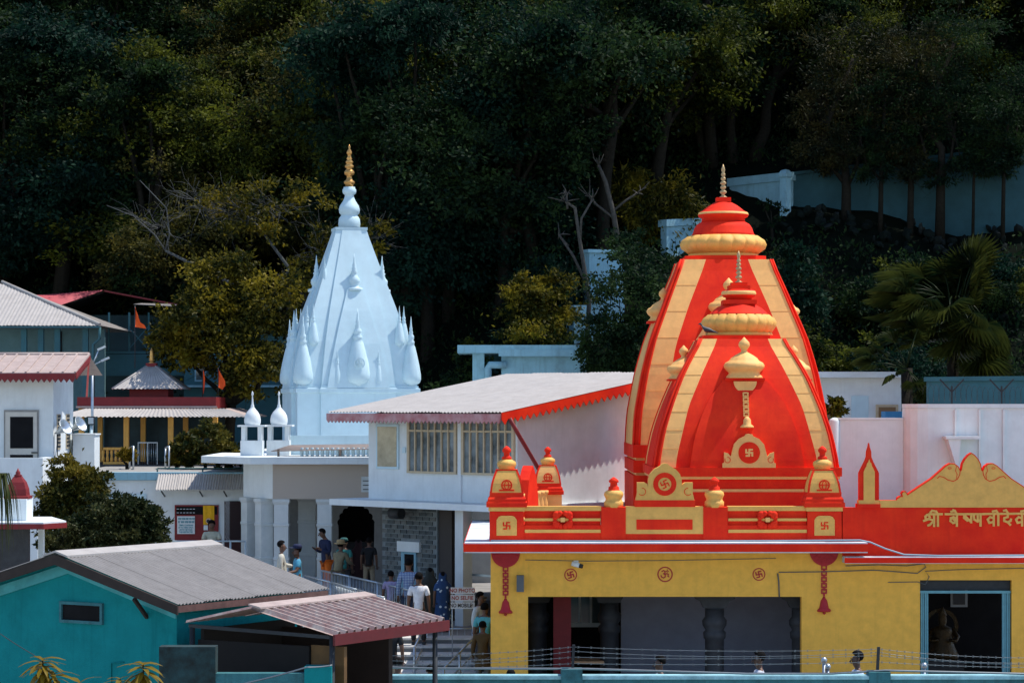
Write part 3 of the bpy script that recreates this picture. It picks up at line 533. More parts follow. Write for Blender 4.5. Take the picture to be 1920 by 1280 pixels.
# golden deity figure seen dimly through the doorway, porch table
# ---------------------------------------------------------------- towers
def ip(tab, p):
    tab = sorted(tab, key=lambda t: t[0])
    if p <= tab[0][0]: return tab[0][1]
    for (a, b), (c, d) in zip(tab[:-1], tab[1:]):
        if p <= c: return b + (d - b) * (p - a) / (c - a)
    return tab[-1][1]
def smooth_ip(tab, p):      # small average keeps the curve from showing kinks
    return sum(ip(tab, p + e) for e in (-12, -6, 0, 6, 12)) / 5
def tower(label, cpx, Y, outer, inner, rtop, rbot, base, relief, top, relief_mat, dk, finial, urn_row, side_beige):
    k = Y / F; T = thing('temple_tower', label, 'tower', (WX(cpx, Y), Y, WZ(base[-1][1], Y))); zb = WZ(base[-1][1], Y); H = lambda p: WZ(p, Y) - zb
    rows = [rtop + (rbot - rtop) * i / 16 for i in range(17)][::-1]; m = MB(); rings = []
    for p in rows:
        w = smooth_ip(outer, p) * k; wi = smooth_ip(inner, p) * k; D = w * dk; h = H(p)
        q = [(-w, -D), (-wi, -D), (wi, -D), (w, -D), (w, -w)]; ring = []
        for j in range(4):
            c, s_ = (1, 0, -1, 0)[j], (0, 1, 0, -1)[j]; ring += [(x * c - y * s_, x * s_ + y * c, h) for x, y in q]
        rings.append(ring)
    m.loft(rings, [1, 0, 1, 0, 0] * 4, True); m.build('tower_body', [RED, CREAM], T)
    # thin red edge fillets on the corner bands and mortar joints in them
    m = MB()
    for j in range(4):
        c, s_ = (1, 0, -1, 0)[j], (0, 1, 0, -1)[j]
        for sx in (-1, 1):
            pts = []
            for p in rows: w = smooth_ip(outer, p) * k; x, y = sx * w, -w * dk; pts.append((x * c - y * s_, x * s_ + y * c, H(p)))
            m = MB(); m.tube(pts, 0.028, 5); m.build('red_edge', RED, T)
    for i in range(1, 7):
        p = rtop + (rbot - rtop) * i / 7; w = smooth_ip(outer, p) * k; wi = smooth_ip(inner, p) * k
        for sx in (-1, 1): m = MB(); m.box(min(sx * (w - .02), sx * (wi + .01)), max(sx * (w - .02), sx * (wi + .01)), -w * dk - 0.006, -w * dk + 0.02, H(p) - 0.005, H(p) + 0.005); m.build('band_joint', mat('ochre_joint', (0.80, 0.43, 0.125), 0.7), T)
    # raised half-spire on each face with its own lotus urn
    for j in range(4):
        R4 = Matrix.Rotation(rad(90 * j), 4, 'Z'); m = MB(); rr = []; rw = [urn_row + (rbot - urn_row) * i / 12 for i in range(13)][::-1]
        pd = 0.10 if j % 2 == 0 else 0.015
        for p in rw:
            w = smooth_ip(outer, p) * k; a = smooth_ip(relief, p) * k; D = w * dk; h = H(p)
            rr.append([R4 @ Vector(v) for v in ((-a, -D - pd, h), (a, -D - pd, h), (a, -D + 0.05, h), (-a, -D + 0.05, h))])
        m.loft(rr); rel = m.build('half_spire', (CREAM if (side_beige and j % 2) else relief_mat), T)
        w = smooth_ip(outer, urn_row) * k; D = w * dk; a = (35.5 if j % 2 == 0 else 30) * k
        u = a / 35
        prof = [(35, 0), (35, 5)]
        m = MB(); cc_ = R4 @ Vector((0, -D - pd + a * (0.45 if j % 2 == 0 else 0.62), H(urn_row)))
        m.box(cc_.x - a * 1.02, cc_.x + a * 1.02, cc_.y - a * 1.02 * (0.55 if j % 2 == 0 else 1), cc_.y + a * (0.55 if j % 2 == 0 else 1), cc_.z - 0.0, cc_.z + 4 * u); m.build('urn_slab', RED, rel)
        m = MB(); m.lathe([(x * u, y * u) for x, y in ((34, 4), (33, 7), (29, 11), (28, 14), (33, 18), (36.5, 23), (37, 27), (34, 32), (28, 35), (26, 37), (24, 40), (17, 45), (10, 49), (6, 51), (5, 55), (9, 60), (10.5, 64), (9, 69), (4, 74), (0.6, 78))], tuple(cc_), 40, 0, True, 12, 0.05); m.build('lotus_urn', CREAM, rel)
    # base mouldings
    m = MB(); sq = lambda w, p: [(x * w * k, y * w * k * 1.04, H(p)) for x, y in ((-1, -1), (1, -1), (1, 1), (-1, 1))]
    for (w0, p0, mi0), (w1, p1, _) in zip([(b[0], b[1], b[2]) for b in base[:-1]], [(b[0], b[1], 0) for b in base[1:]]): m.loft([sq(w0, p1), sq(w0 if mi0 < 2 else w0 + 0, p0)], None, True, False, mi0 % 2)
    m.build('base_moulding', [RED, CREAM], T)
    # crown: square slab, lotus ring, red dome, rings, brass finial
    (sw, s0, s1) = top['slab']; m = MB(); w = sw * k
    oc = [(-w, -w * .72), (-w * .72, -w), (w * .72, -w), (w, -w * .72), (w, w * .72), (w * .72, w), (-w * .72, w), (-w, w * .72)]
    m.prismz(oc, H(s1), H(s0)); cr = m.build('crown_slab', RED, T)
    lo = top['lotus']; m = MB(); m.lathe([(r * k, H(p)) for r, p in lo[:2]], (0, 0, 0), 48); m.lathe([(r * k, H(p)) for r, p in lo[1:]], (0, 0, 0), 160, 0, True, 20, 0.05); m.build('lotus_ring', GOLD, cr)
    dm = top['dome']; m = MB(); m.lathe([(r * k, H(p)) for r, p in dm], (0, 0, 0), 40); m.build('red_dome', RED, cr)
    m = MB()
    for (w_, p0, p1) in top.get('squares', []): m.box(-w_ * k, w_ * k, -w_ * k, w_ * k, H(p1), H(p0))
    if top.get('squares'): m.build('stepped_cap', RED, cr)
    rg = top['ring']; m = MB(); m.lathe([(r * k, H(p)) for r, p in rg], (0, 0, 0), 40, 0, True, mis=top['ringm']); m.build('collar_ring', [RED, CREAM], cr)
    m = MB(); p1, p0 = finial; L = p1 - p0; pr = [(0.13, 0), (0.13, .03), (.07, .06), (.05, .08)]
    for i, (r, h) in enumerate(((.12, .17), (.10, .31), (.105, .44), (.085, .57), (.075, .69))): pr += [(r * .5, h - .06), (r, h - .022), (r, h + .022), (r * .5, h + .06)]
    pr += [(.07, .82), (.05, .9), (.004, 1.0)]
    m.lathe([(r * L * k * 0.85, H(p1) + h * L * k) for r, h in pr], (0, 0, 0), 16); m.build('brass_finial', BRASS, cr)
    return T
tower('smaller front temple spire in bright red with cream corner bands and swastika arch', 1385, 57.2,
      [(637, 73), (672, 94), (708, 113), (762, 134), (803, 147), (831, 153), (872, 160)],
      [(637, 45), (697, 75), (760, 103), (850, 126), (872, 129)], 637, 872,
      [(171, 872, 0), (168, 888, 1), (163, 893, 0), (168, 911, 1), (170, 916, 0), (170, 1018, 0)],
      [(712, 35), (740, 62), (775, 80), (820, 95), (872, 104)],
      {'slab': (71.5, 630, 637), 'lotus': [(64, 630), (62, 624), (65, 619), (70, 612), (71, 605), (67, 597), (60, 592), (58, 590)],
       'dome': [(57, 590), (54, 588), (48, 582), (40, 576), (34, 573), (31, 571)], 'squares': [(31, 563, 571), (20, 536, 543), (15, 530, 536)],
       'ring': [(24, 563), (25, 558), (29, 557), (32, 553), (33, 550), (31, 546), (26, 543)], 'ringm': [0, 0, 0, 1, 1, 0, 0]},
      RED, 1.045, (530, 470), 714, False)
tower('taller rear temple spire in red and cream rising behind the smaller spire', 1356, 61.7,
      [(490, 78), (544, 99), (587, 115), (637, 134), (700, 150), (775, 163), (831, 166)],
      [(490, 37), (581, 74), (653, 99), (750, 116), (831, 122)], 491, 831,
      [(178, 831, 0), (172, 854, 1), (177, 859, 0), (172, 881, 1), (177, 886, 0), (177, 1005, 0)],
      [(604, 36), (640, 62), (680, 82), (740, 98), (831, 108)],
      {'slab': (75, 483, 491), 'lotus': [(66, 483), (65, 477), (70, 473), (79, 467), (81.5, 459), (78, 451), (70, 446), (66, 443)],
       'dome': [(61, 443), (57, 438), (54, 428), (49, 421), (44, 418), (40, 416)], 'squares': [(13.5, 371, 379)],
       'ring': [(41, 416), (40, 410), (46, 407), (47.5, 403), (46, 399), (40, 396), (38, 395), (36, 393), (27, 386), (18, 381), (13, 379)], 'ringm': [0, 0, 0, 1, 0, 0, 0, 0, 0, 0, 0]},
      CREAM, 1.06, (371, 308), 606, True)
# swastika arch and chain ornament on the front face of the smaller tower
Tf = [o for o in COL.objects if o.name == 'temple_tower'][0]; kf = 57.2 / F; zb = Tf.location.z
def yface(p): return -smooth_ip([(637, 73), (672, 94), (708, 113), (762, 134), (803, 147), (831, 153), (872, 160)], p) * kf * 1.045 - 0.10
gx = lambda px: (px - 1385) * kf; gz = lambda py: WZ(py, 57.2) - zb
m = MB(); yy = yface(846) - 0.05; c = 1388
pts = sym(c, [(c - 48, 872), (c - 48, 864), (c - 45, 863), (c - 45, 844), (c - 38, 846), (c - 33, 852), (c - 31, 845), (c - 27, 830), (c - 18, 820), (c - 7, 815), (c - 6, 812), (c, 811)])
m.prism([(gx(a), gz(b)) for a, b in pts], yy - 0.06, yy + 0.12); ar = m.build('swastika_arch', CREAM, Tf)
m = MB(); m.prism(arc(gx(c), gz(845), 19.5 * kf, 0, 360, 28)[:-1], yy - 0.072, yy - 0.061); m.build('red_disc', RED, ar)
m = MB(); swastika(m, gx(c), gz(845), 5.5 * kf, 3.4 * kf, yy - 0.0725, 0.008)
m.build('swastika_mark', CREAM, ar)
m = MB()
for sg in (-1, 1): m = MB(); stroke2d(m, arc(gx(c + sg * 39), gz(858), 5 * kf, 90, 90 + sg * 300, 12), 0.012, yy - 0.0605, 0.004); m.build('scroll_line', RED, ar)
m = MB(); c = 1385; yy = yface(722); m.prism(arc(gx(c), gz(716), 21 * kf, 180, 360, 16), yy - 0.05, yy + 0.1); ch = m.build('chain_bracket', CREAM, Tf)
for i in range(5):
    p = 740 + i * 9; m = MB(); w = 4; yy = yface(p) - 0.005
    stroke2d(m, [(gx(c - w), gz(p - 3)), (gx(c + w), gz(p - 3)), (gx(c + w), gz(p + 3)), (gx(c - w), gz(p + 3)), (gx(c - w), gz(p - 3))], 2.6 * kf, yy, 0.045); stroke2d(m, [(gx(c), gz(p + 2)), (gx(c), gz(p + 7))], 3 * kf, yy, 0.05); m.build('chain_link', CREAM, ch)
m = MB(); m.lathe([(12.5 * kf, 0), (12 * kf, 0.03), (7 * kf, 0.08), (7 * kf, 0.16), (5 * kf, 0.2), (2 * kf, 0.24)], (gx(c + 1), yface(792) - 0.03, gz(800)), 20); m.build('bell_relief', CREAM, ch)
# pigeons
def pigeon(label, loc, rz):
    t = thing('pigeon', label, 'bird', loc, rz); m = MB(); pts = []
    m.loft([[(x, r * math.cos(a), z + r * 0.9 * math.sin(a)) for a in [2 * math.pi * j / 8 for j in range(8)]] for x, z, r in ((-0.24, 0.05, 0.008), (-0.14, 0.08, 0.03), (-0.05, 0.11, 0.06), (0.05, 0.13, 0.065), (0.10, 0.18, 0.04), (0.12, 0.22, 0.03), (0.14, 0.25, 0.032), (0.17, 0.25, 0.018), (0.20, 0.24, 0.004))], None, True, True)
    for sy in (-1, 1): m.tube([(0.0, sy * 0.02, 0.08), (0.01, sy * 0.02, 0.0)], 0.006, 5)
    m.build('body', mat('slate_feathers', (0.03, 0.035, 0.05), 0.5, 0.4, 12), t); return t
pigeon('dark pigeon on the crown slab of the smaller red spire', (WX(1325, 56.6), 56.44, WZ(630, 57.2)), rad(170))
# =====================================================================
# white house with tin roof
# =====================================================================
wh = thing('white_house', 'white upper-storey house with sloping tin roof and scalloped red eaves', 'house', (0.13, 62, 0), rad(-47))
zf, zt = 3.80, 6.0; 
PLUM = WHITE
m = MB(); m.box(-5.62, 0, 0, 0.2, zf, zt); m.build('front_wall', PLUM, wh)
m = MB(); m.hexa([(-0.2, 0.2, zf), (-0.003, 0.2, zf), (-0.003, 5.3, zf), (-0.2, 5.3, zf), (-0.2, 0.2, zt), (-0.003, 0.2, zt), (-0.003, 5.3, 6.85), (-0.2, 5.3, 6.85)]); m.build('side_wall', PLUM, wh)
m = MB(); m.box(-5.6, -0.2, 5.1, 5.3, 0.8, 6.8); m.build('rear_wall', PLUM, wh)
m = MB(); m.hexa([(-5.62, 0.2, zf), (-5.42, 0.2, zf), (-5.42, 5.1, zf), (-5.62, 5.1, zf), (-5.62, 0.2, zt), (-5.42, 0.2, zt), (-5.42, 5.1, 6.85), (-5.62, 5.1, 6.85)]); m.build('side_wall', PLUM, wh)
m = MB(); m.box(-6.3, 0.35, -0.75, 5.3, zf - 0.16, zf - 0.003); m.build('floor_slab', PLUM, wh)
# roof in separate sheets, ridge to eave
ns = 6; x0, x1 = -6.25, 0.35; ze, zr = 6.03, 7.06
for i in range(ns):
    a = x0 + (x1 - x0) * i / ns; b = x0 + (x1 - x0) * (i + 1) / ns + 0.04; up = 0.012 * (i % 2)
    m = MB(); m.corr((a, 5.45, zr + up), (b, 5.45, zr + up), (b, -0.85, ze + up), (a, -0.85, ze + up), 9, 0.018, 4, 1); m.build('roof_sheet', TINW, wh)
FADE = mat('faded_red_fascia', (0.36, 0.09, 0.10), 0.7, 0.3, 2.5, 0.2, c2=(0.55, 0.36, 0.36), streak=0.3, dc=(0.2, 0.03, 0.03))
def scallop(p, q, h, n, drop=0.45):      # outline in (t, z) of a fascia board with a toothed lower edge
    out = [(0, 0), (0, -h * (1 - drop))]
    for i in range(n): out += [((i + 0.5) / n, -h), ((i + 1) / n, -h * (1 - drop))]
    return out + [(1, 0)]
def fascia(parent, p, q, h, n, M, th=0.03, drop=0.45, name='fascia'):
    p, q = Vector(p), Vector(q); d = q - p; nrm = Vector((d.y, -d.x, 0)).normalized() * th; o = scallop(p, q, h, n, drop); k = len(o); m = MB()
    v = [p + d * t + Vector((0, 0, z)) for t, z in o] + [p + d * t + Vector((0, 0, z)) + nrm for t, z in o]
    fs = [list(range(k)), list(range(2 * k - 1, k - 1, -1))] + [[i, k + i, k + (i + 1) % k, (i + 1) % k] for i in range(k)]
    m.add(v, fs); return m.build(name, M, parent, True)
fascia(wh, (x0, -0.86, ze - 0.03), (x1, -0.86, ze - 0.03), 0.24, 46, FADE, drop=0.3)
fascia(wh, (x1 + 0.005, -0.86, ze + 0.0), (x1 + 0.005, 5.45, zr + 0.0), 0.3, 30, RED)
# windows
def grid_window(parent, xa, xb, za, zb, y, cols, split=0.72, fm_=WOODP, glass=GLASS, curtain=None):
    m = MB(); t = 0.055
    m.box(xa - t, xb + t, y - 0.06, y + 0.02, za - t, za); m.box(xa - t, xb + t, y - 0.06, y + 0.02, zb, zb + t)
    for i in range(cols + 1): x = xa + (xb - xa) * i / cols; w = t * (1 if i in (0, cols) else 0.75); m.box(x - w / 2 - (0.0275 if i == 0 else 0), x + w / 2 + (0.0275 if i == cols else 0), y - 0.055, y + 0.02, za, zb)
    zs = za + (zb - za) * split
    f = m.build('window_frame', fm_, parent)
    for i in range(cols):
        a = xa + (xb - xa) * i / cols + 0.03; b = xa + (xb - xa) * (i + 1) / cols - 0.03
        q = MB(); q.box(a, b, y - 0.05, y, zs - 0.025, zs + 0.025); q.build('glazing_bar', fm_, f)
        q = MB(); q.box(a, b, y - 0.012, y - 0.006, za, zs - 0.026); q.build('pane', glass, f)
        q = MB(); q.box(a, b, y - 0.012, y - 0.006, zs + 0.026, zb); q.build('pane', glass, f)
    return f
GL2 = mat('curtained_glass', (0.26, 0.31, 0.34), 0.3, 0.6, 1.6, spec=0.15, c2=(0.012, 0.02, 0.022))
grid_window(wh, -3.98, -2.22, 4.55, 5.92, -0.012, 7, 0.74, glass=GL2); grid_window(wh, -1.92, -0.12, 4.55, 5.92, -0.012, 7, 0.74, glass=GL2)
m = MB(); m.box(-2.12, -2.0, -0.05, -0.002, zf, zt); m.build('pilaster', PLUM, wh)
MIR = mat('old_mirror_board', (0.42, 0.36, 0.24), 0.2, 0.7, 2.5, c2=(0.16, 0.13, 0.07), spec=0.8)
m = MB(); m.box(-5.28, -4.40, -0.04, -0.002, 4.58, 5.72); fr = m.build('notice_frame', WHITE2, wh); m = MB(); m.box(-5.22, -4.46, -0.047, -0.041, 4.64, 5.66); m.build('notice_glass', MIR, fr)
m = MB(); m.box(-4.25, -4.14, -0.03, -0.002, 5.0, 5.14); m.build('switch_box', WHITE2, wh)
# lower storey: stone wall of separate blocks, dark openings, white columns
LS = MB(); LS.box(-5.6, -3.45, 0.45, 0.75, 0.78, zf - 0.17); lw_ = LS.build('stone_wall', mat('mortar', (0.20, 0.23, 0.24), 0.9, 0.2, 6, 0.4), wh)
BR = [mat('stone_block_%d' % i, c, 0.85, 0.3, 7, 0.5, 25) for i, c in enumerate(((0.10, 0.115, 0.115), (0.07, 0.085, 0.09), (0.14, 0.15, 0.145)))]
bms = []
for k in range(3):
    b = MB(); rr = random.Random(k); e = 0.012; v = [(-.115, 0, -.045), (.115, 0, -.045), (.115, .03, -.05), (-.115, .03, -.05), (-.11, -.02, .04), (.11, -.02, .04), (.115, .03, .05), (-.115, .03, .05)]
    b.hexa([(-.112, -.025, -.045), (.112, -.022, -.046), (.115, .03, -.05), (-.115, .03, -.05), (-.110, -.020, .045), (.112, -.026, .044), (.115, .03, .05), (-.115, .03, .05)]); o = b.build('brick', BR[k], lw_); bms.append(o)
rr = random.Random(3); first = [True] * 3; zc_ = 0.86; row = 0
while zc_ < zf - 0.24:
    xo = -5.48 + (0.125 if row % 2 else 0)
    while xo < -3.5:
        if not (-4.95 < xo < -4.15 and zc_ < 2.75):
            k = rr.randrange(3); pos = (xo, 0.446 + rr.uniform(0, 0.012), zc_)
            if first[k]: bms[k].location = pos; first[k] = False
            else: link('brick', bms[k], lw_, pos, (0, 0, 0), (rr.uniform(.96, 1), 1, 1))
        xo += 0.25
    zc_ += 0.117; row += 1
m = MB(); m.box(-4.80, -4.22, 0.40, 0.449, 0.8, 2.45); w = m.build('service_window', PALE, wh)
m = MB(); m.box(-4.66, -4.30, 0.39, 0.397, 0.9, 2.40); m.build('dark_opening', DARK, w)
m = MB(); m.box(-4.92, -4.05, 0.36, 0.449, 2.46, 2.72); m.build('lintel', WHITE, w)
m = MB(); m.box(-3.45, 0.2, 2.5, 2.7, 0.78, zf - .17); m.build('dark_back_wall', DARK, wh)
m = MB(); m.box(-1.88, -1.58, -0.35, -0.05, 0.78, zf - .165); m.build('column', WHITE, wh)
m = MB(); m.box(-1.4, 0.0, 0.45, 0.7, 0.78, zf - .17); sw2 = m.build('stone_wall', BR[1], wh)
m = MB(); m.box(-3.44, -2.95, 0.5, 0.7, 0.78, zf - .17); m.build('door_jamb', mat('brown_jamb', (0.06, 0.05, 0.045), 0.8), wh)
m = MB(); m.box(-2.9, -1.9, 1.0, 1.06, 1.9, 1.96); m.build('counter_edge', STEEL, wh)
m = MB(); m.tube([(0.36, -0.6, 5.9), (0.36, -0.3, 5.5), (0.36, 0.5, 4.5), (0.36, 0.9, 4.1)], 0.05, 8); m.build('drain_pipe', DKRED, wh)
fan = thing('exhaust_fan', 'dark round exhaust cooler mounted high on the stone wall', 'fan', (-2.95, 65.35, 3.45), rad(-47)); m = MB(); m.tube([(-0.2, 0, 0), (0.2, 0, 0)], 0.14, 14); m.build('drum', IRON, fan); m = MB(); m.bar((-0.2, 0.1, 0.2), (-0.2, 0.35, 0.3), 0.04); m.build('bracket', IRON, fan)
# =====================================================================
# white marble temple pavilion with its spire
# =====================================================================
pv = thing('marble_pavilion', 'white marble temple hall with columns and flat projecting roof', 'pavilion', (-5, 69.5, 1.15)); PX = lambda px, Y: WX(px, Y) + 5; PZ = lambda py, Y: WZ(py, Y) - 1.15
MAR = mat('white_marble', (0.62, 0.66, 0.66), 0.45, 0.12, 2.5, 0.05, c2=(0.50, 0.55, 0.56), streak=0.15, dc=(0.4, 0.42, 0.42))
MOS = mat('pebble_mosaic', (0.52, 0.45, 0.38), 0.8, 0.5, 60, 0.5, 80, c2=(0.40, 0.34, 0.29))
zS0, zS1 = PZ(870, 69), PZ(857, 69)
m = MB(); m.prismz([(-2.05, -0.45), (4.5, -0.45), (4.5, 14), (-3.6, 14), (-3.6, 1.35)], zS0, zS1); m.build('roof_slab', WHITE, pv)
zF = PZ(935, 69.5); a, b = (-1.5, 0.0), (-2.45, 1.5)
m = MB(); m.box(a[0], 4.4, 0, 0.4, zF, zS0 - .003); m.build('frieze', MOS, pv)
m = MB(); m.prismz([a, b, (b[0] + .3, b[1] + .2), (a[0] + .0, .42)], zF + .001, zS0 - .004); m.build('frieze', WHITE, pv)
m = MB(); m.box(b[0], b[0] + 0.4, b[1] + .2, 13.5, zF, zS0 - .003); m.build('frieze', WHITE, pv)
def mcol(x, y, w, rz=0):
    m = MB(); sq = lambda h, z: [(-h, -h, z), (h, -h, z), (h, h, z), (-h, h, z)]
    m.loft([sq(w * 1.15, 0), sq(w * 1.15, 0.25), sq(w, 0.27), sq(w, 0.85), sq(w * 1.07, 0.86), sq(w * 1.07, 0.92), sq(w * .97, 0.93), sq(w * .97, zF - 0.75), sq(w * 1.07, zF - .74), sq(w * 1.07, zF - .68), sq(w * .97, zF - .67), sq(w * .97, zF - .16), sq(w * 1.15, zF - .08), sq(w * 1.15, zF - .003)])
    o = m.build('column', MAR, pv); o.location = (x, y, 0); o.rotation_euler.z = rz
for px in (528, 609): mcol(PX(px, 69.7), 0.22, 0.2)
ang = math.atan2(1.5, -0.95); mcol(-2.25, 1.35, 0.19, ang); mcol(-1.78, 0.55, 0.19, ang); mcol(PX(575, 71.5), 2.2, 0.24)
for y in (4.5, 8): mcol(-2.2, y, 0.2)
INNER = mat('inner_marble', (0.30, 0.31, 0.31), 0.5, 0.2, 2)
m = MB(); n = 9; xa, xb = PX(634, 73), PX(700, 73); zt_ = PZ(948, 73); zs = PZ(985, 73); c = (xa + xb) / 2; hw = (xb - xa) / 2
cus = []
for i in range(n):
    t0 = math.pi * (1 - i / n); t1 = math.pi * (1 - (i + 1) / n)
    for j in range(4): t = t0 + (t1 - t0) * j / 4; r = 1 + 0.09 * math.sin(math.pi * j / 4); cus.append((c + hw * r * math.cos(t), zs + (zt_ - zs) * r * math.sin(t)))
out = [(-2.0, 0), (xa, 0)] + cus + [(xb, 0), (4.4, 0), (4.4, zF), (-2.0, zF)]
m.prism(out, 3.5, 3.7); m.build('inner_wall', INNER, pv)
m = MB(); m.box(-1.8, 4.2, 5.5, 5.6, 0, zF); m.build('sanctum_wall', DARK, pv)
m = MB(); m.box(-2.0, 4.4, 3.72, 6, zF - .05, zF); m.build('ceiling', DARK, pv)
m = MB(); m.box(xa + .1, xb + 0.3, 4.0, 4.4, 0, PZ(1018, 73)); m.build('altar', DGREY, pv)
m = MB(); m.box(PX(677, 69.4), PX(690, 69.4) + .2, -0.02, -0.002, PZ(922, 69.5), PZ(893, 69.5)); sg = m.build('wall_plaque', MAR, pv)
for i in range(3): m = MB(); m.box(PX(680, 69.4), PX(690, 69.4) + .1, -0.026, -0.0205, PZ(901 + i * 8, 69.5) - .012, PZ(901 + i * 8, 69.5) + .012); m.build('plaque_line', IRON, sg)
# roof parapet, copper awning, two small cupolas
m = MB(); m.box(-1.3, 4.3, 2.6, 2.8, zS1 + .003, zS1 + 0.55); m.build('roof_parapet', WHITE2, pv)
m = MB()
for i in range(26):
    u = MB(); u.lathe([(0.05, 0), (0.035, 0.05), (0.05, 0.12), (0.03, 0.2), (0.045, 0.24)], n=6); m.add([(x + -0.75 + i * 0.14, y + 0.6, z + zS1 + .003) for x, y, z in u.v], u.f, 0, True)
o = m.build('lattice_rail', WHITE2, pv); o['kind'] = 'stuff'
COP = mat('rusty_copper_sheet', (0.30, 0.22, 0.18), 0.5, 0.5, 1.2, c2=(0.09, 0.07, 0.06), metal=0.2)
aw = MB(); aw.hexa([(PX(512, 70.5), 0.4, PZ(846, 70)), (4.3, 0.4, PZ(838, 70)), (4.3, 1.6, PZ(831, 70)), (PX(540, 70.5), 1.6, PZ(836, 70)), (PX(512, 70.5), 0.4, PZ(845, 70)), (4.3, 0.4, PZ(837, 70)), (4.3, 1.6, PZ(830, 70)), (PX(540, 70.5), 1.6, PZ(835, 70))]); aw = aw.build('awning', COP, pv)
for px in (523, 638): m = MB(); m.box(PX(px, 70.5), PX(px, 70.5) + 0.06, 0.5, 0.56, zS1 + .003, zS1 + .2); m.build('awning_post', COP, aw)
def chhatri(cx, cy, s):
    z0 = zS1 + .002; m = MB(); m.box(cx - .32 * s, cx + .32 * s, cy - .32 * s, cy + .32 * s, z0, z0 + .42); ch = m.build('cupola_plinth', WHITE, pv)
    for sx in (-1, 1):
        for sy in (-1, 1): m = MB(); m.box(cx + sx * .24 * s - .055, cx + sx * .24 * s + .055, cy + sy * .24 * s - .055, cy + sy * .24 * s + .055, z0 + .42, z0 + .80); m.build('post', WHITE, ch)
    m = MB(); m.box(cx - .40 * s, cx + .40 * s, cy - .40 * s, cy + .40 * s, z0 + .803, z0 + .85); m.build('cupola_slab', WHITE, ch)
    m = MB(); m.lathe([(r * .8, .85 + (z_ - .85) * .86) for r, z_ in ((.27 * s, .85), (.30 * s, .92), (.305 * s, 1.02), (.28 * s, 1.15), (.21 * s, 1.27), (.11 * s, 1.37), (.06 * s, 1.44), (.065 * s, 1.48), (.04 * s, 1.52), (.028 * s, 1.68), (.02 * s, 1.8), (.035, 1.82), (.04, 1.87), (.02, 1.92), (.003, 1.95))], (cx, cy, z0), 24, flute=12, fl=0.02); m.build('dome', WHITE, ch)
chhatri(PX(473, 71.2), 1.75, 0.95); chhatri(PX(524, 72), 2.35, 1.0)
# ---- the white spire
YS = 77.5; kS = YS / F
ws = thing('white_spire', 'tall white temple spire with small spirelets and golden finial', 'tower', (WX(655, YS), YS, WZ(857, 69)), rad(12)); SZ = lambda p: WZ(p, YS) - WZ(857, 69)
wt = [(430, 27), (495, 48), (590, 80), (650, 96), (700, 106), (728, 110)]
sq = lambda w, p: [(x * w * kS, y * w * kS, SZ(p)) for x, y in ((-1, -1), (1, -1), (1, 1), (-1, 1))]
def bay(w, p): D = w * 1.05; b = w * 0.62; return [(x * kS, y * kS, SZ(p)) for x, y in ((-w, -w), (-b, -w), (-b, -D), (b, -D), (b, -w), (w, -w), (w, -b), (D, -b), (D, b), (w, b), (w, w), (b, w), (b, D), (-b, D), (-b, w), (-w, w), (-w, b), (-D, b), (-D, -b), (-w, -b))]
m = MB(); rows = [728 - (728 - 428) * i / 14 for i in range(15)]; m.loft([bay(ip(wt, p), p) for p in rows]); m.build('spire_body', WHITE2, ws)
bs = MB()
bs.loft([bay(112, 845), bay(112, 737), bay(115, 736), bay(115, 729), bay(112, 728), bay(112, 724)]); bs.build('spire_base', WHITE2, ws)
for j in range(4):
    R4 = Matrix.Rotation(rad(90 * j), 4, 'Z')
    def face_pt(u, p, off): w = ip(wt, p) * 1.05; return R4 @ Vector((u * kS, -(w + off) * kS, SZ(p)))
    m = MB(); rr_ = []
    for p in [728 - (728 - 545) * i / 9 for i in range(10)]: a = 14 + (p - 545) / 183 * 44 * (1.25 - 0.25 * (p - 545) / 183); rr_.append([face_pt(-a, p, 4), face_pt(a, p, 4), face_pt(a, p, -4), face_pt(-a, p, -4)])
    m.loft(rr_); fr = m.build('face_relief', WHITE2, ws)
    m = MB(); q = face_pt(0, 545, 0); m.lathe([(x * kS, y * kS) for x, y in ((16, -3), (16, 2), (9, 4), (8, 8), (10.5, 13), (10.5, 19), (6.5, 24), (5, 29), (6.5, 32), (4, 35), (5, 38), (3.4, 41), (3.8, 45), (2.2, 50), (1.3, 58), (0.3, 66))], tuple(q + (R4 @ Vector((0, 6 * kS, 0)))), 16); m.build('relief_urn', WHITE2, fr)
    m = MB(); m.box(q.x - 0.001, q.x, q.y, q.y + .001, q.z, q.z + .001)
def spirelet(x, y, p0, h, w, nm='spirelet'):
    """drop-shaped small spire: bulging foot, narrowing neck, ringed needle"""
    m = MB(); pr = [(.62, 0), (.62, .02), (.9, .05), (1.0, .10), (.97, .17), (.82, .30), (.6, .45), (.42, .56), (.30, .60), (.34, .61), (.34, .64), (.24, .66), (.3, .69), (.3, .72), (.16, .75), (.2, .77), (.13, .80), (.16, .82), (.10, .86), (.07, .92), (.01, 1.0)]
    m.lathe([(r * w * kS, t * h * kS) for r, t in pr], (x, y, SZ(p0)), 16); o = m.build(nm, WHITE2, ws); return o
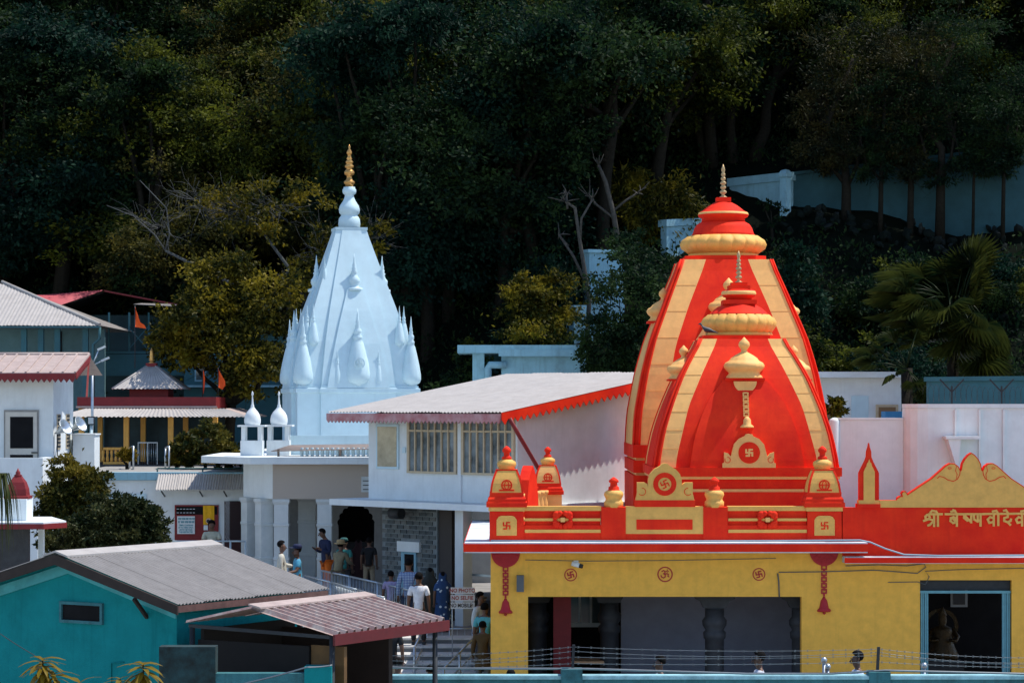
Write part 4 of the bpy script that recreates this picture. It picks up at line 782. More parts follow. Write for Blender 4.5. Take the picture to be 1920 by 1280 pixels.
for j in range(4):
    c, s_ = (1, 0, -1, 0)[j], (0, 1, 0, -1)[j]; RT = lambda x, y: ((x * c - y * s_) * kS, (x * s_ + y * c) * kS)
    X, Y_ = RT(0, -104); o = spirelet(X, Y_, 724, 142, 25)
    if j == 0:
        q = MB(); ring2d(q, X, SZ(683), 8.0 * kS, 10 * kS, Y_ - 22 * kS, 0.04); swastika(q, X, SZ(683), 4.5 * kS, 2 * kS, Y_ - 22.5 * kS, 0.03); q.build('round_emblem', WHITE2, o)
    X, Y_ = RT(-100, -100); spirelet(X, Y_, 724, 128, 19)
    for u in (-38, 38): X, Y_ = RT(u, -110); spirelet(X, Y_, 724, 66, 9)
    for u in (-80, 80): X, Y_ = RT(u, -90); spirelet(X, Y_, 652, 76, 10.5)
    X, Y_ = RT(-54, -54); spirelet(X, Y_, 540, 56, 5.5)
m = MB(); m.loft([sq(30, 433), sq(30, 428)]); m.lathe([(x * kS, SZ(p)) for x, p in ((20, 428), (20, 426), (21, 421), (20, 411), (17, 406), (15, 404), (19, 400), (20, 393), (18, 386), (12, 377), (9, 370), (8.5, 366), (12, 363), (13, 360), (13, 356), (11, 353), (11, 351))], (0, 0, 0), 28, flute=14, fl=0.03); m.build('crown_urn', WHITE2, ws)
m = MB(); m.lathe([(x * kS, SZ(p)) for x, p in ((7, 351), (8, 346), (10.5, 344), (10.5, 341), (6, 337), (5, 333), (5, 330), (9.5, 327), (10, 323), (7, 319), (5, 317), (8.5, 314), (8.5, 311), (5, 308), (7, 306), (7, 303), (4, 300), (5.5, 298), (3.5, 294), (3, 291), (5.3, 288), (4.5, 284), (1.5, 279), (2.2, 275), (0.3, 271))], (0, 0, 0), 16); m.build('golden_finial', GILT, ws)
# =====================================================================
# buildings on the left
# =====================================================================
TERR = 4.25
# terrace with the white front building below it (carries the roofed shrine)
YT = 72.0; lt = thing('terrace_building', 'low white building under the terrace with tin awning and notice doors', 'building', (WX(195, YT), YT, 1.15)); tx = lambda px: WX(px, YT) - WX(195, YT); tz = lambda py: WZ(py, YT) - 1.15
m = MB(); m.box(tx(120), tx(470), 0, 0.3, 0, tz(900)); m.build('front_wall', WHITE, lt)
m = MB(); m.box(tx(120), tx(470), 0.3, 17, tz(900) - 0.25, tz(886)); m.build('terrace_slab', CONC, lt)
m = MB(); m.box(tx(120), tx(470), -0.12, 0.299, tz(899.5), tz(885)); m.build('coping', PALE, lt)
for i in range(4):
    a, b = tx(298) + (tx(460) - tx(298)) * i / 4, tx(298) + (tx(460) - tx(298)) * (i + 1) / 4 + 0.03; up = .006 * (i % 2)
    m = MB(); m.corr((a, -0.13, tz(888) + up), (b, -0.13, tz(888) + up), (b, -0.75, tz(916) + up), (a, -0.75, tz(916) + up), 9, 0.018, 6, 1); m.build('awning_sheet', TINW, lt)
for px in (309, 380, 425): m = MB(); m.bar((tx(px), -0.005, tz(930)), (tx(px), -0.7, tz(919)), 0.03); m.build('awning_strut', IRON, lt)
m = MB(); m.box(tx(328), tx(410), -0.06, -0.003, 0, tz(946)); dr = m.build('notice_door', DKRED, lt)
m = MB(); m.box(tx(331), tx(408), -0.067, -0.061, tz(964), tz(949)); m.build('door_head', DARK, dr)
for r in (953, 960):
    for i in range(6): m = MB(); m.box(tx(332 + i * 6), tx(336 + i * 6), -0.073, -0.068, tz(r + 1), tz(r)); m.build('vent_slot', WHITE, dr)
m = MB(); m.box(tx(421), tx(470), -0.05, -0.003, 0, tz(939)); g = m.build('collapsible_gate', mat('gate_backing', (0.05, 0.012, 0.012), 0.7), lt)
for i in range(9):
    x0 = tx(422 + i * 4.6); m = MB()
    for j in range(8): z0 = tz(1015) + j * 0.145; m.bar((x0, -0.07, z0), (x0 + 0.07, -0.07, z0 + 0.0725), 0.014); m.bar((x0, -0.08, z0 + 0.145), (x0 + 0.07, -0.08, z0 + 0.0725), 0.014)
    m.build('lattice_strip', IRON if i > 1 else STEEL, g)
m = MB(); m.box(tx(196), tx(275), -0.03, -0.003, tz(945), tz(925)); m.build('vent_panel', WHITE2, lt)
# notice board on the door, hanging banner
nb = thing('notice_board', 'white notice board with teal Hindi and English lettering on red door', 'sign', (WX(349.5, YT), YT - 0.075, WZ(1000, YT)))
m = MB(); w, h = WX(366, YT) - WX(333, YT), (1000 - 967) * YT / F; m.box(-w / 2, w / 2, -0.02, 0, 0, h); m.build('board', mat('sign_white', (0.72, 0.74, 0.74), 0.6), nb)
TL = mat('teal_lettering', (0.0, 0.22, 0.28), 0.6)
for i, (tt, zz, sz) in enumerate((('TEMPLE DARSHAN', .36, .062), ('UP TO HERE ONLY.', .265, .062), ('ENTRY BEYOND', .17, .062), ('THIS RESTRICTED', .075, .062))): text_mesh('lettering', tt, sz, TL, nb, FRONT(0, -0.022, h * zz / .74 * 1.0), 0.002, 0.002, sx=0.78)
for r, zz in enumerate((0.84, 0.66)):   # two lines of Devanagari: headline bar with hanging letter strokes
    m = MB(); rr = random.Random(r); x = -w * 0.44
    while x < w * 0.42:
        L = rr.uniform(0.05, 0.1); stroke2d(m, [(x, h * zz + 0.03), (x + L, h * zz + 0.03)], 0.012, -0.0205, 0.003); xx = x + 0.012
        while xx < x + L: stroke2d(m, [(xx, h * zz + 0.03), (xx, h * zz - 0.02)], 0.010, -0.0205, 0.0035); stroke2d(m, [(xx - 0.012, h * zz + 0.005), (xx, h * zz - 0.008)], 0.010, -0.0205, 0.004); xx += 0.024
        x += L + 0.02
    m.build('devanagari_line', TL, nb)
bn = thing('hanging_banner', 'yellow hanging banner with a round emblem on red door', 'banner', (WX(392, YT), YT - 0.08, WZ(983, YT)))
m = MB(); w = 0.155; h = 36 * YT / F; n = 8; m.add([(-w + 2 * w * i / n, -0.012 * math.sin(i * 1.4) - 0.006 * j, h * j / 4) for j in range(5) for i in range(n + 1)], [(j * (n + 1) + i, j * (n + 1) + i + 1, (j + 1) * (n + 1) + i + 1, (j + 1) * (n + 1) + i) for j in range(4) for i in range(n)], 0, True); m.build('cloth', mat('marigold_cloth', (0.80, 0.42, 0.01), 0.8, 0.15, 8), bn)
m = MB(); m.prism(arc(0, 0.11, 0.075, 0, 360, 20)[:-1], -0.05, -0.045); m.build('emblem_disc', mat('emblem_pale', (0.6, 0.42, 0.35), 0.7), bn); m = MB(); m.prism(arc(-0.008, 0.105, 0.05, 0, 360, 12)[:-1], -0.056, -0.0505); m.build('emblem_dark', IRON, bn)
m = MB(); m.box(-0.14, -0.02, -0.03, -0.02, -0.15, -0.01); m.build('paper_slip', WHITE, bn)
# ---------------- shrine with pyramid roof
YH = 80.0; kk = YH / F; sh = thing('roofed_shrine', 'open shrine with ochre columns, red cornice, tin eaves and pyramid roof', 'shrine', (WX(262, YH), YH, TERR)); sx_ = lambda px: (px - 262) * kk; sz_ = lambda py: WZ(py, YH) - TERR
hw = 2.05
for s_ in range(4):                       # skirt eaves, one corrugated sheet set per side
    R4 = Matrix.Rotation(rad(90 * s_), 4, 'Z'); a, b = 2.2, 3.0; z1, z0 = sz_(766), sz_(781); off = Vector((0.45, 2.6, 0)); n = 1
    m = MB(); V = lambda x, y, z: R4 @ Vector((x, y, z)) + off; m.corr(V(-a, -a, z1), V(a, -a, z1), V(b, -b, z0), V(-b, -b, z0), 44, 0.016, 4, 1); m.build('eave_sheet', TINR if s_ else TINW, sh)
m = MB(); m.box(sx_(140) - 0.0, sx_(402), 0.45, 4.8, sz_(765), sz_(744)); m.build('cornice', DKRED, sh)
m = MB(); m.box(sx_(138), sx_(404), 0.42, 0.449, sz_(764.5), sz_(761)); m.build('cornice_edge', TINR, sh)
m = MB(); m.box(-0.62, 0.62, 2.0, 3.3, sz_(744) + .003, sz_(729)); m.build('lantern', DKRED, sh)
m = MB(); 
c0 = Vector((0, 2.65, sz_(683))); e = 1.1; z0 = sz_(728)
cs = [Vector((-e, 2.65 - e, z0)), Vector((e, 2.65 - e, z0)), Vector((e, 2.65 + e, z0)), Vector((-e, 2.65 + e, z0))]; q = 0.12
tp = [c0 + Vector((x * q, y * q, 0)) for x, y in ((-1, -1), (1, -1), (1, 1), (-1, 1))]
for i in range(4): m = MB(); j = (i + 1) % 4; m.corr(tp[i], tp[j], cs[j], cs[i], 16, 0.014, 4, 1); m.build('roof_sheet', TINW, sh)
for i in range(4): m = MB(); m.tube([tp[i], cs[i]], 0.035, 6); m.build('hip_cap', TINW, sh)
m = MB(); m.box(-0.17, 0.17, 2.48, 2.82, sz_(685), sz_(678)); m.lathe([(0.14, sz_(678)), (0.06, sz_(676)), (.05, sz_(674))] + sum([[(0.11 - .012 * i, sz_(672 - 4 * i)), (0.05, sz_(670 - 4 * i))] for i in range(5)], []) + [(.01, sz_(648))], (0, 2.65, 0), 12, 1); m.build('finial', [DKRED, GILT], sh)
for px in (230, 314, 398, 145):
    for yy in (0.7, 4.4): m = MB(); m.box(sx_(px) - .08, sx_(px) + .08, yy, yy + .17, 0, sz_(766) + 0.02); m.build('column', GOLD, sh)
m = MB(); m.box(sx_(140), sx_(402), 0.5, 4.7, 0, 0.1); m.build('floor', DGREY, sh)
m = MB(); m.box(sx_(150), sx_(398), 4.75, 4.85, 0, sz_(766)); m.build('rear_screen', mat('blue_dark_screen', (0.03, 0.07, 0.09), 0.6, 0.5, 2), sh)
for a, b in ((186, 226), (318, 392)):
    m = MB(); m.box(sx_(a), sx_(b), 0.74, 0.84, 0.10, 0.18); bl = m.build('balustrade', GOLD, sh); m = MB(); m.box(sx_(a), sx_(b), 0.74, 0.84, 0.55, 0.63); m.build('top_rail', GOLD, bl)
    n = int((b - a) / 7)
    for i in range(n + 1): m = MB(); m.lathe([(0.04, .18), (0.055, .25), (0.03, .37), (0.05, .48), (0.04, .55)], (sx_(a + (b - a) * i / n), .79, 0), 8); m.build('baluster', GOLD, bl)
gt = MB(); gt.box(sx_(253), sx_(254.5), 0.6, .63, 0.03, sz_(829)); gt.box(sx_(289), sx_(290.5), 0.6, .63, 0.03, sz_(829)); gt.box(sx_(271), sx_(272.5), 0.6, .63, 0.03, sz_(829)); gt.box(sx_(254.5), sx_(289), 0.605, .625, sz_(831), sz_(829)); gt.box(sx_(254.5), sx_(289), .605, .625, 0.05, 0.08); gt = gt.build('gate_frame', STEEL, sh)
for i in range(8): m = MB(); m.tube([(sx_(257 + i * 4.3), .615, .08), (sx_(257 + i * 4.3), .615, sz_(831))], .008, 5); m.build('gate_bar', STEEL, gt)
# stair rails in front of the shrine
def rail(name, label, pts, h, M, nbar=0, mid=True, r=0.025, group=None, floorz=None):
    """post-and-rail: pts = floor points; round posts, top and mid rails, thin bars"""
    t = thing(name, label, 'railing', tuple(pts[0]), 0, group); P = [Vector(p) - Vector(pts[0]) for p in pts]; up = Vector((0, 0, h))
    for p in P: m = MB(); m.tube([p, p + up], r * 1.1, 8); m.build('post', M, t)
    for a, b in zip(P[:-1], P[1:]):
        d = (b - a).normalized() * r * 1.2
        for f in ((1.0, 0.55, 0.12) if mid else (1.0, 0.12)): m = MB(); m.tube([a + up * f + d * (f < 1), b + up * f - d * (f < 1)], r * (1 if f == 1 else .7), 6); m.build('rail', M, t)
        n = int((b - a).length / nbar) if nbar else 0
        for i in range(1, n): p = a.lerp(b, i / n); m = MB(); m.tube([p + up * 0.12, p + up * (0.55 if mid else 1)], r * 0.35, 4); m.build('bar', M, t)
    return t
rail('stair_rail', 'pale stair handrail beside the clipped yellow shrub', [W(243, 886, 77), W(250, 884, 75.5)], 0.75, STEEL, 0, False)
rail('stair_rail', 'pale stair handrail right of the white shrine gate', [W(310, 886, 77), W(317, 884, 75.5)], 0.75, STEEL, 0, False)
rail('terrace_rail', 'thin green pipe rail along the terrace edge', [W(295, 888, 72.6), W(380, 888, 72.6), W(455, 888, 72.6)], 0.16, mat('green_pipe', (0.03, 0.10, 0.10), 0.5), 0, False, 0.02)
# flags
FLG = mat('orange_flag_cloth', (0.85, 0.10, 0.01), 0.8, 0.1, 6)
def flag(label, px, ptop, pbot, Y, shape):
    t = thing('orange_flag', label, 'flag', (WX(px, Y), Y, WZ(pbot, Y)), 0, None); k = Y / F; m = MB(); m.tube([(0, 0, 0), (0, 0, (pbot - ptop) * k + .05)], 0.015, 6); m.build('pole', IRON, t)
    m = MB(); n = len(shape); zt = (pbot - ptop) * k
    for th in (0,):
        L = [(0.015, 0.02 * math.sin(i), zt - shape[i][0] * k) for i in range(n)]; Rr = [(shape[i][1] * k, 0.06 * math.sin(i * 1.7), zt - shape[i][2] * k) for i in range(n)]
        mid = [((a[0] + b[0]) / 2, -0.07 * math.cos(i * 1.3), (a[2] + b[2]) / 2) for i, (a, b) in enumerate(zip(L, Rr))]
        v = L + mid + Rr; m.add(v, [(c * n + i, (c + 1) * n + i, (c + 1) * n + i + 1, c * n + i + 1) for c in range(2) for i in range(n - 1)], 0, True)
    m.build('cloth', FLG, t)
flag('orange pennant drooping on a pole above the pyramid roof', 253, 576, 690, 81, [(0, 1, 2), (12, 5, 14), (24, 10, 28), (32, 18, 33), (37, 21, 40)])
flag('narrow furled orange flag behind the shrine cornice', 380, 694, 748, 81.5, [(0, 1.5, 0), (15, 4, 16), (30, 4, 30), (44, 1.5, 44)])
flag('wider orange flag standing right of the furled flag', 409, 692, 748, 81.5, [(0, 1, 1), (10, 8, 14), (20, 13, 22), (28, 14, 30), (34, 8, 38)])
# ---------------- left white house
H1 = thing('balcony_house', 'white two storey house with panelled door, scalloped red eave and balcony', 'house', (WX(100, 68), 68, 1.15)); lx = lambda px, Y=68: WX(px, Y) - WX(100, 68); lz = lambda py, Y=68: WZ(py, Y) - 1.15
m = MB(); m.box(lx(-60), 0, 0, 0.25, 0, lz(704)); m.build('front_wall', WHITE, H1)
m = MB(); m.box(-0.25, -0.003, 0.25, 3.1, 0, lz(704)); m.build('side_wall', WHITE, H1)
m = MB(); m.box(lx(-60), -0.25, 2.9, 3.1, 0, lz(704)); m.build('rear_wall', WHITE, H1)
ze, zr = lz(700, 67.3), lz(666, 69.6); xa, xb = lx(-80), lx(141, 67.3)
for i in range(10):
    a, b = xa + (xb - xa) * i / 10, xa + (xb - xa) * (i + 1) / 10
    m = MB(); m.hexa([(a, -0.7, ze), (b, -0.7, ze), (b, 1.55, zr), (a, 1.55, zr), (a, -0.7, ze + .02), (b, -0.7, ze + .02), (b, 1.55, zr + .02), (a, 1.55, zr + .02)]); p = m.build('roof_sheet', TINR, H1)
    m = MB(); m.bar((b, -0.7, ze + .03), (b, 1.55, zr + .03), 0.05, 0.05); m.build('standing_seam', TINR, p)
m = MB(); m.add([(xa, 1.55, zr), (xb, 1.55, zr), (xb, 3.8, ze), (xa, 3.8, ze)], [(0, 1, 2, 3)]); m.build('rear_roof', TINR, H1)
m = MB(); m.tube([(xa, 1.55, zr + .03), (xb, 1.55, zr + .03)], 0.05, 8); m.build('ridge_cap', TINR, H1)
fascia(H1, (xa, -0.71, ze), (xb, -0.71, ze), 0.24, 22, DKRED, drop=0.4); fascia(H1, (xb + .005, -0.71, ze + .02), (xb + .005, 1.55, zr), 0.2, 12, DKRED); m = MB(); m.bar((xb, 1.5, zr - .05), (xb + 0.12, 0.4, lz(745)), 0.05); m.build('roof_strut', DKRED, H1)
dr = MB(); dr.box(lx(8), lx(73), -0.05, -0.003, lz(900), lz(768)); dr = dr.build('door_frame', CONC, H1)
m = MB(); m.box(lx(11), lx(70), -0.07, -0.051, lz(900), lz(772)); m.build('door_leaf', mat('cream_door', (0.55, 0.52, 0.46), 0.6), dr)
m = MB(); m.box(lx(20), lx(63), -0.078, -0.071, lz(840), lz(781)); m.build('door_mesh', DARK, dr); m = MB(); m.box(lx(20), lx(63), -0.078, -0.071, lz(895), lz(852)); m.build('door_mesh', DARK, dr)
m = MB(); m.bar((lx(60), -0.09, lz(848)), (lx(72), -0.09, lz(848)), .03); m.build('bolt', IRON, dr)
for y in (0.5, 1.9): m = MB(); m.box(-0.002, 0.02, y, y + 0.5, lz(842, 69), lz(776, 69)); w = m.build('louvre_window', WOODP, H1); m = MB(); [m.box(.021, .03, y + .05, y + .45, lz(838 - i * 7, 69), lz(834 - i * 7, 69)) for i in range(9)]; m.build('louvre', IRON, w)
m = MB(); m.box(lx(-60), lx(80, 66.4), -1.6, -1.45, lz(960, 66.4), lz(858, 66.4)); m.build('balcony_wall', WHITE, H1)
m = MB(); m.box(lx(80, 66.4) - 0.15, lx(80, 66.4) - 0.003, -1.45, 0, lz(960, 66.4), lz(858, 66.4)); m.build('balcony_wall', WHITE, H1)
m = MB(); m.box(lx(-60), lx(80, 66.4), -1.6, -0.002, lz(962, 66.4) - .15, lz(960, 66.4) - .004); m.build('balcony_slab', WHITE, H1)
m = MB(); m.box(lx(50, 66.4), lx(70, 66.4), -1.55, -1.3, 0, lz(962, 66.4) - .155); m.build('column', WHITE, H1)
# loudspeaker horns on the side wall
for i, (px, py, Y) in enumerate(((104, 812, 68.2), (142, 806, 70.6))):
    t = thing('horn_speaker', ('grey horn loudspeaker on the corner of the balcony house', 'grey horn loudspeaker at the back corner near the floodlight')[i], 'loudspeaker', (WX(100, 68) + 0.01, Y, WZ(py, Y)))
    m = MB(); m.lathe([(0.02, 0), (0.05, 0.02), (0.07, .12), (0.12, .24), (0.22, .34), (0.24, .36), (0.2, .35), (0.1, .25), (0.02, .2)], (0, 0, 0), 16); o = m.build('horn', STEEL, t); o.rotation_euler = (rad(60), 0, rad(65)); o.location = (0.03, 0, 0); m = MB(); m.bar((-0.012, 0, 0), (0.14, 0, 0), .03); m.bar((0.06, 0, 0), (0.06, 0, -0.6), .025); m.build('mount', IRON, t)
# street light and floodlight
sl_ = thing('street_light', 'double armed street light between the balcony house and shrine', 'street light', (WX(173, 74), 74, TERR)); m = MB(); m.tube([(0, 0, 0), (0, 0, WZ(680, 74) - TERR)], 0.04, 8); m.build('pole', STEEL, sl_)
for a, b in ((W(185, 655, 74), 0), (W(192, 676, 74), 1)): v = a - sl_.location; m = MB(); m.tube([(0, 0, WZ(685, 74) - TERR), v], 0.02, 6); m.build('arm', STEEL, sl_); m = MB(); m.bar(v - Vector((.03, 0, .01)), v + Vector((.2, 0, .09)), .1, .06); m.build('lamp_head', STEEL, sl_)
fl_ = thing('floodlight', 'white square floodlight on a short pole by the shrine steps', 'floodlight', (WX(171, 73), 73, TERR + .01)); m = MB(); m.tube([(0, 0, 0), (0, 0, WZ(795, 73) - TERR)], .04, 8); m.build('pole', WHITE2, fl_); m = MB(); m.box(-.1, .1, -.06, .04, WZ(797, 73) - TERR, WZ(781, 73) - TERR); hd = m.build('lamp_housing', IRON, fl_); m = MB(); m.box(-.075, .075, -.067, -.061, WZ(795, 73) - TERR, WZ(783, 73) - TERR); m.build('lamp_glass', WHITE, hd)
tank = thing('white_cabinet', 'white painted cabinet standing behind the balcony house corner', 'cabinet', (WX(166, 71), 71.0, TERR - 0.9)); m = MB(); m.box(-.33, .26, -.6, .3, 0, .9 + WZ(815, 71) - TERR); m.build('body', WHITE, tank); m = MB(); m.box(-.36, .29, -.63, .33, .903 + WZ(815, 71) - TERR, .94 + WZ(815, 71) - TERR); m.build('lid', WHITE, tank)
# small golden-red statue pot on balcony roof edge behind
# ---------------- grey roofed colonnade house and red roofed hall behind
CB = mat('colonnade_teal', (0.10, 0.20, 0.22), 0.8, 0.2, 2)
H2 = thing('colonnade_house', 'grey hip roofed house with open teal colonnade on the left', 'house', (WX(187, 84), 84, TERR)); lx = lambda px, Y=84: WX(px, Y) - WX(187, 84); lz = lambda py, Y=84: WZ(py, Y) - TERR
ze, zr = lz(610), lz(530, 88)
for i in range(7):
    x0 = lx(-120) + (lx(187) - lx(-120)) * i / 7; x1 = lx(-120) + (lx(187) - lx(-120)) * (i + 1) / 7 + .03; tt = lambda x: min(1, max(0, (lx(187) - x) / 4.0)); T = lambda x: (x, 0.0 + 4.0 * tt(x), ze + (zr - ze) * tt(x) + .008 * (i % 2))
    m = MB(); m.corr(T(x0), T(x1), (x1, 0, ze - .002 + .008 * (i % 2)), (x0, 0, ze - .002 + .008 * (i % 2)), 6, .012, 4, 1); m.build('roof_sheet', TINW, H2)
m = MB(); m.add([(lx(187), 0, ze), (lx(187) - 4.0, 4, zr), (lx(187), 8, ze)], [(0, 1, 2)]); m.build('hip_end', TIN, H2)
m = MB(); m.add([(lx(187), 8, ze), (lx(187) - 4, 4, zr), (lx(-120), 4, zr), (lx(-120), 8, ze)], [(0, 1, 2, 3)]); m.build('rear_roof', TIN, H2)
m = MB(); m.tube([(lx(187), 0, ze + .03), (lx(187) - 4.0, 4.0, zr + .03)], .06, 6); m.build('hip_cap', TINW, H2)
m = MB(); m.box(lx(-120), lx(187), -.03, .03, ze - .08, ze - .02); m.build('gutter', SHW, H2)
for px in (40, 72, 103, 156): m = MB(); m.box(lx(px) - .09, lx(px) + .09, .4, .58, 0, ze - .09); m.build('column', SHW, H2)
m = MB(); m.box(lx(-120), lx(178), 2.0, 2.2, 0, ze - .05); m.build('wall', CB, H2)
m = MB(); m.box(lx(82), lx(96), 1.97, 1.998, lz(680), lz(618)); m.build('door', DARK, H2)
m = MB(); m.tube([(lx(186), .1, ze - .05), (lx(186), .1, lz(635)), (lx(173), .2, lz(645)), (lx(173), .2, 0)], .05, 6); m.build('drain_pipe', SHW, H2)
H3 = thing('red_roof_hall', 'dark hall with red sheet gable roof and trussed balcony', 'building', (WX(185, 91), 91, 3.9)); lx = lambda px, Y=91: WX(px, Y) - WX(185, 91); lz = lambda py, Y=91: WZ(py, Y) - 3.9
for i in range(4):
    f0, f1 = i / 4, (i + 1) / 4; A = lambda f: Vector((lx(40) + (lx(175) - lx(40)) * f, 2.5, lz(549) + (lz(538) - lz(549)) * f)); B = lambda f: Vector((lx(40) + (lx(110) - lx(40)) * f, 0, lz(552) + (lz(573) - lz(552)) * f))
    m = MB(); m.corr(A(f0), A(f1), B(f1), B(f0), 5, .02, 4, 1); m.build('roof_sheet', PINKR, H3)
m = MB(); m.hexa([(lx(175), 2.4, lz(541)), (lx(330), 0.3, lz(572)), (lx(330), 6, lz(572)), (lx(175), 6, lz(541)), (lx(175), 2.4, lz(538)), (lx(330), 0.3, lz(569)), (lx(330), 6, lz(569)), (lx(175), 6, lz(538))]); m.build('roof_slab', DKRED, H3)
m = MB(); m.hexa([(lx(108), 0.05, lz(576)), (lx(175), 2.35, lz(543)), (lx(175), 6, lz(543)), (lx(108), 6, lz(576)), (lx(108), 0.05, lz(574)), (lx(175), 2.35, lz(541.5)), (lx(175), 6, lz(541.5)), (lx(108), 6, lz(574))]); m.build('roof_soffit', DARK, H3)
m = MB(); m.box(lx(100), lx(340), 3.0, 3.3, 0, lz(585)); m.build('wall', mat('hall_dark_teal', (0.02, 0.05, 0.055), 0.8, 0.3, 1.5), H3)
m = MB(); m.box(lx(185), lx(340), 0.2, 3.0, lz(663), lz(658)); m.build('balcony_slab', SHW, H3)
m = MB(); m.box(lx(195), lx(345), 0.2, 0.4, lz(704), lz(664)); m.build('balcony_front', SHW, H3)
for px in (200, 238, 275, 312): m = MB(); m.box(lx(px), lx(px) + .06, .3, .36, lz(658), lz(585)); m.build('post', SHW, H3)
for a, b in ((238, 275), (275, 312)): m = MB(); m.bar((lx(a), .33, lz(655)), (lx(b), .33, lz(612)), .03); m.build('brace', SHW, H3); m = MB(); m.bar((lx(a), .35, lz(612)), (lx(b), .35, lz(655)), .03); m.build('brace', SHW, H3)
m = MB(); m.hexa([(lx(255), -0.6, lz(572)), (lx(330), -0.6, lz(576)), (lx(330), .5, lz(570)), (lx(262), .5, lz(568)), (lx(255), -0.6, lz(571)), (lx(330), -0.6, lz(575)), (lx(330), .5, lz(569)), (lx(262), .5, lz(567))]); m.build('side_sheet', TIN, H3)
H4 = thing('teal_house', 'teal walled house half hidden behind the leafy tree', 'house', (WX(440, 90), 90, 3.9)); lx = lambda px, Y=90: WX(px, Y) - WX(440, 90); lz = lambda py, Y=90: WZ(py, Y) - 3.9
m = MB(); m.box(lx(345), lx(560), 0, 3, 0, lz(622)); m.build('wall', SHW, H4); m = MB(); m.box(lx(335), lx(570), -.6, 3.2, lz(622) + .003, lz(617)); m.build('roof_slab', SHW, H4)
for px in (365, 440, 480, 520): m = MB(); m.box(lx(px), lx(px + 22), -.03, -.003, lz(715), lz(672)); w = m.build('window_frame', PALE, H4); m = MB(); m.box(lx(px + 3), lx(px + 19), -.037, -.031, lz(712), lz(675)); m.build('pane', GLASS, w)
m = MB(); m.box(lx(340), lx(565), -.7, -.002, lz(726), lz(722)); m.build('balcony_slab', PALE, H4)
# little red shrine on a slab at the far left
LS_ = thing('small_red_shrine', 'small red wayside shrine spire on a white slab at the left', 'shrine', (WX(20, 52), 52, 0)); lx = lambda px, Y=52: WX(px, Y) - WX(20, 52); lz = lambda py, Y=52: WZ(py, Y)
m = MB(); m.prismz([(lx(-60), -0.4), (lx(88), -0.4), (lx(120), 0.25), (lx(60), 2.2), (lx(-60), 2.2)], lz(988), lz(977)); q = m.build('roof_slab', WHITE, LS_)
m = MB(); m.prismz([(lx(-60), -0.42), (lx(89), -0.42), (lx(121.5), 0.25), (lx(118), .27), (lx(88), -.403), (lx(-60), -.403)], lz(988) - .02, lz(980)); m.build('red_edge', DKRED, q)
m = MB(); m.box(lx(-20), lx(46), 0.2, 0.9, lz(977) + .003, lz(936)); m.build('shrine_block', WHITE, LS_)
m = MB(); c = lx(24); sq2 = lambda w, p: [(c + x * w * 52 / F, .55 + y * w * 52 / F, lz(p)) for x, y in ((-1, -1), (1, -1), (1, 1), (-1, 1))]; m.loft([sq2(23, 936), sq2(23, 931), sq2(19, 930), sq2(18, 918), sq2(14, 905), sq2(8, 896), sq2(7, 894)]); m.build('spire', DKRED, LS_)
m = MB(); m.lathe([(r * 52 / F, lz(p)) for r, p in ((7, 894), (8, 892), (4, 889), (5, 887), (3, 884), (.3, 878))], (c, .55, 0), 12); m.build('finial', DKRED, LS_)
m = MB(); m.box(lx(-60), lx(48), .3, .5, 0, lz(988) - .003); m.build('wall', DGREY, LS_)
m = MB(); m.box(lx(56), lx(66), 0.9, 1.05, 0, lz(988) - .003); m.build('column', WHITE, LS_)
# =====================================================================
# foreground: teal cottage, tin shed, boundary wall with wires
# =====================================================================
ct = thing('teal_cottage', 'teal plastered cottage with grey corrugated gable roof and small window', 'house', (-6.95, 39, 0), rad(-32)); zr, ze, sp_w, LN = 3.95, 3.27, 2.4, 3.74
for s_ in (1, -1):
    for i in range(6):
        a = LN * i / 6; b = LN * (i + 1) / 6 + 0.035; up = 0.010 * (i % 2)
        m = MB(); A = (0.02 * s_, a, zr + up); B = (0.02 * s_, b, zr + up); C = (sp_w * s_, b, ze + up); D = (sp_w * s_, a, ze + up)
        m.corr(A, B, C, D, 8, 0.013, 6, 1); m.build('roof_sheet', TIN, ct)
for s_ in (1, -1):
    m = MB(); m.hexa([(0.0, -0.02, zr + .015), (0.24 * s_, -0.02, zr + .015 - .07), (0.24 * s_, LN + .03, zr + .015 - .07), (0, LN + .03, zr + .015), (0, -.02, zr + .045), (.24 * s_, -.02, zr + .045 - .07), (.24 * s_, LN + .03, zr + .045 - .07), (0, LN + .03, zr + .045)][::1]); m.build('ridge_cap', TINW, ct, True)
BRN = mat('dark_brown_timber', (0.03, 0.02, 0.016), 0.8, 0.3, 6)
for s_ in (1, -1):
    m = MB(); m.hexa([(0, -.035, zr - .17), (sp_w * s_, -.035, ze - .15), (sp_w * s_, -.003, ze - .15), (0, -.003, zr - .17), (0, -.035, zr - .015), (sp_w * s_, -.035, ze - .015), (sp_w * s_, -.003, ze - .015), (0, -.003, zr - .015)]); m.build('verge_board', BRN, ct, True)
m = MB(); m.bar((sp_w - .02, 0, ze - .07), (sp_w - .02, LN, ze - .07), .03, .1); m.build('eave_board', mat('faded_brown', (0.12, 0.06, 0.05), 0.8, 0.4, 4), ct)
gw_ = 2.12; slope = (zr - ze) / sp_w; zg = lambda x: zr - abs(x) * slope - .06
m = MB(); m.prism([(-gw_, -.1), (gw_, -.1), (gw_, zg(gw_)), (0, zg(0)), (-gw_, zg(gw_))], 0.30, 0.5); m.build('gable_wall', TEAL, ct)
m = MB()
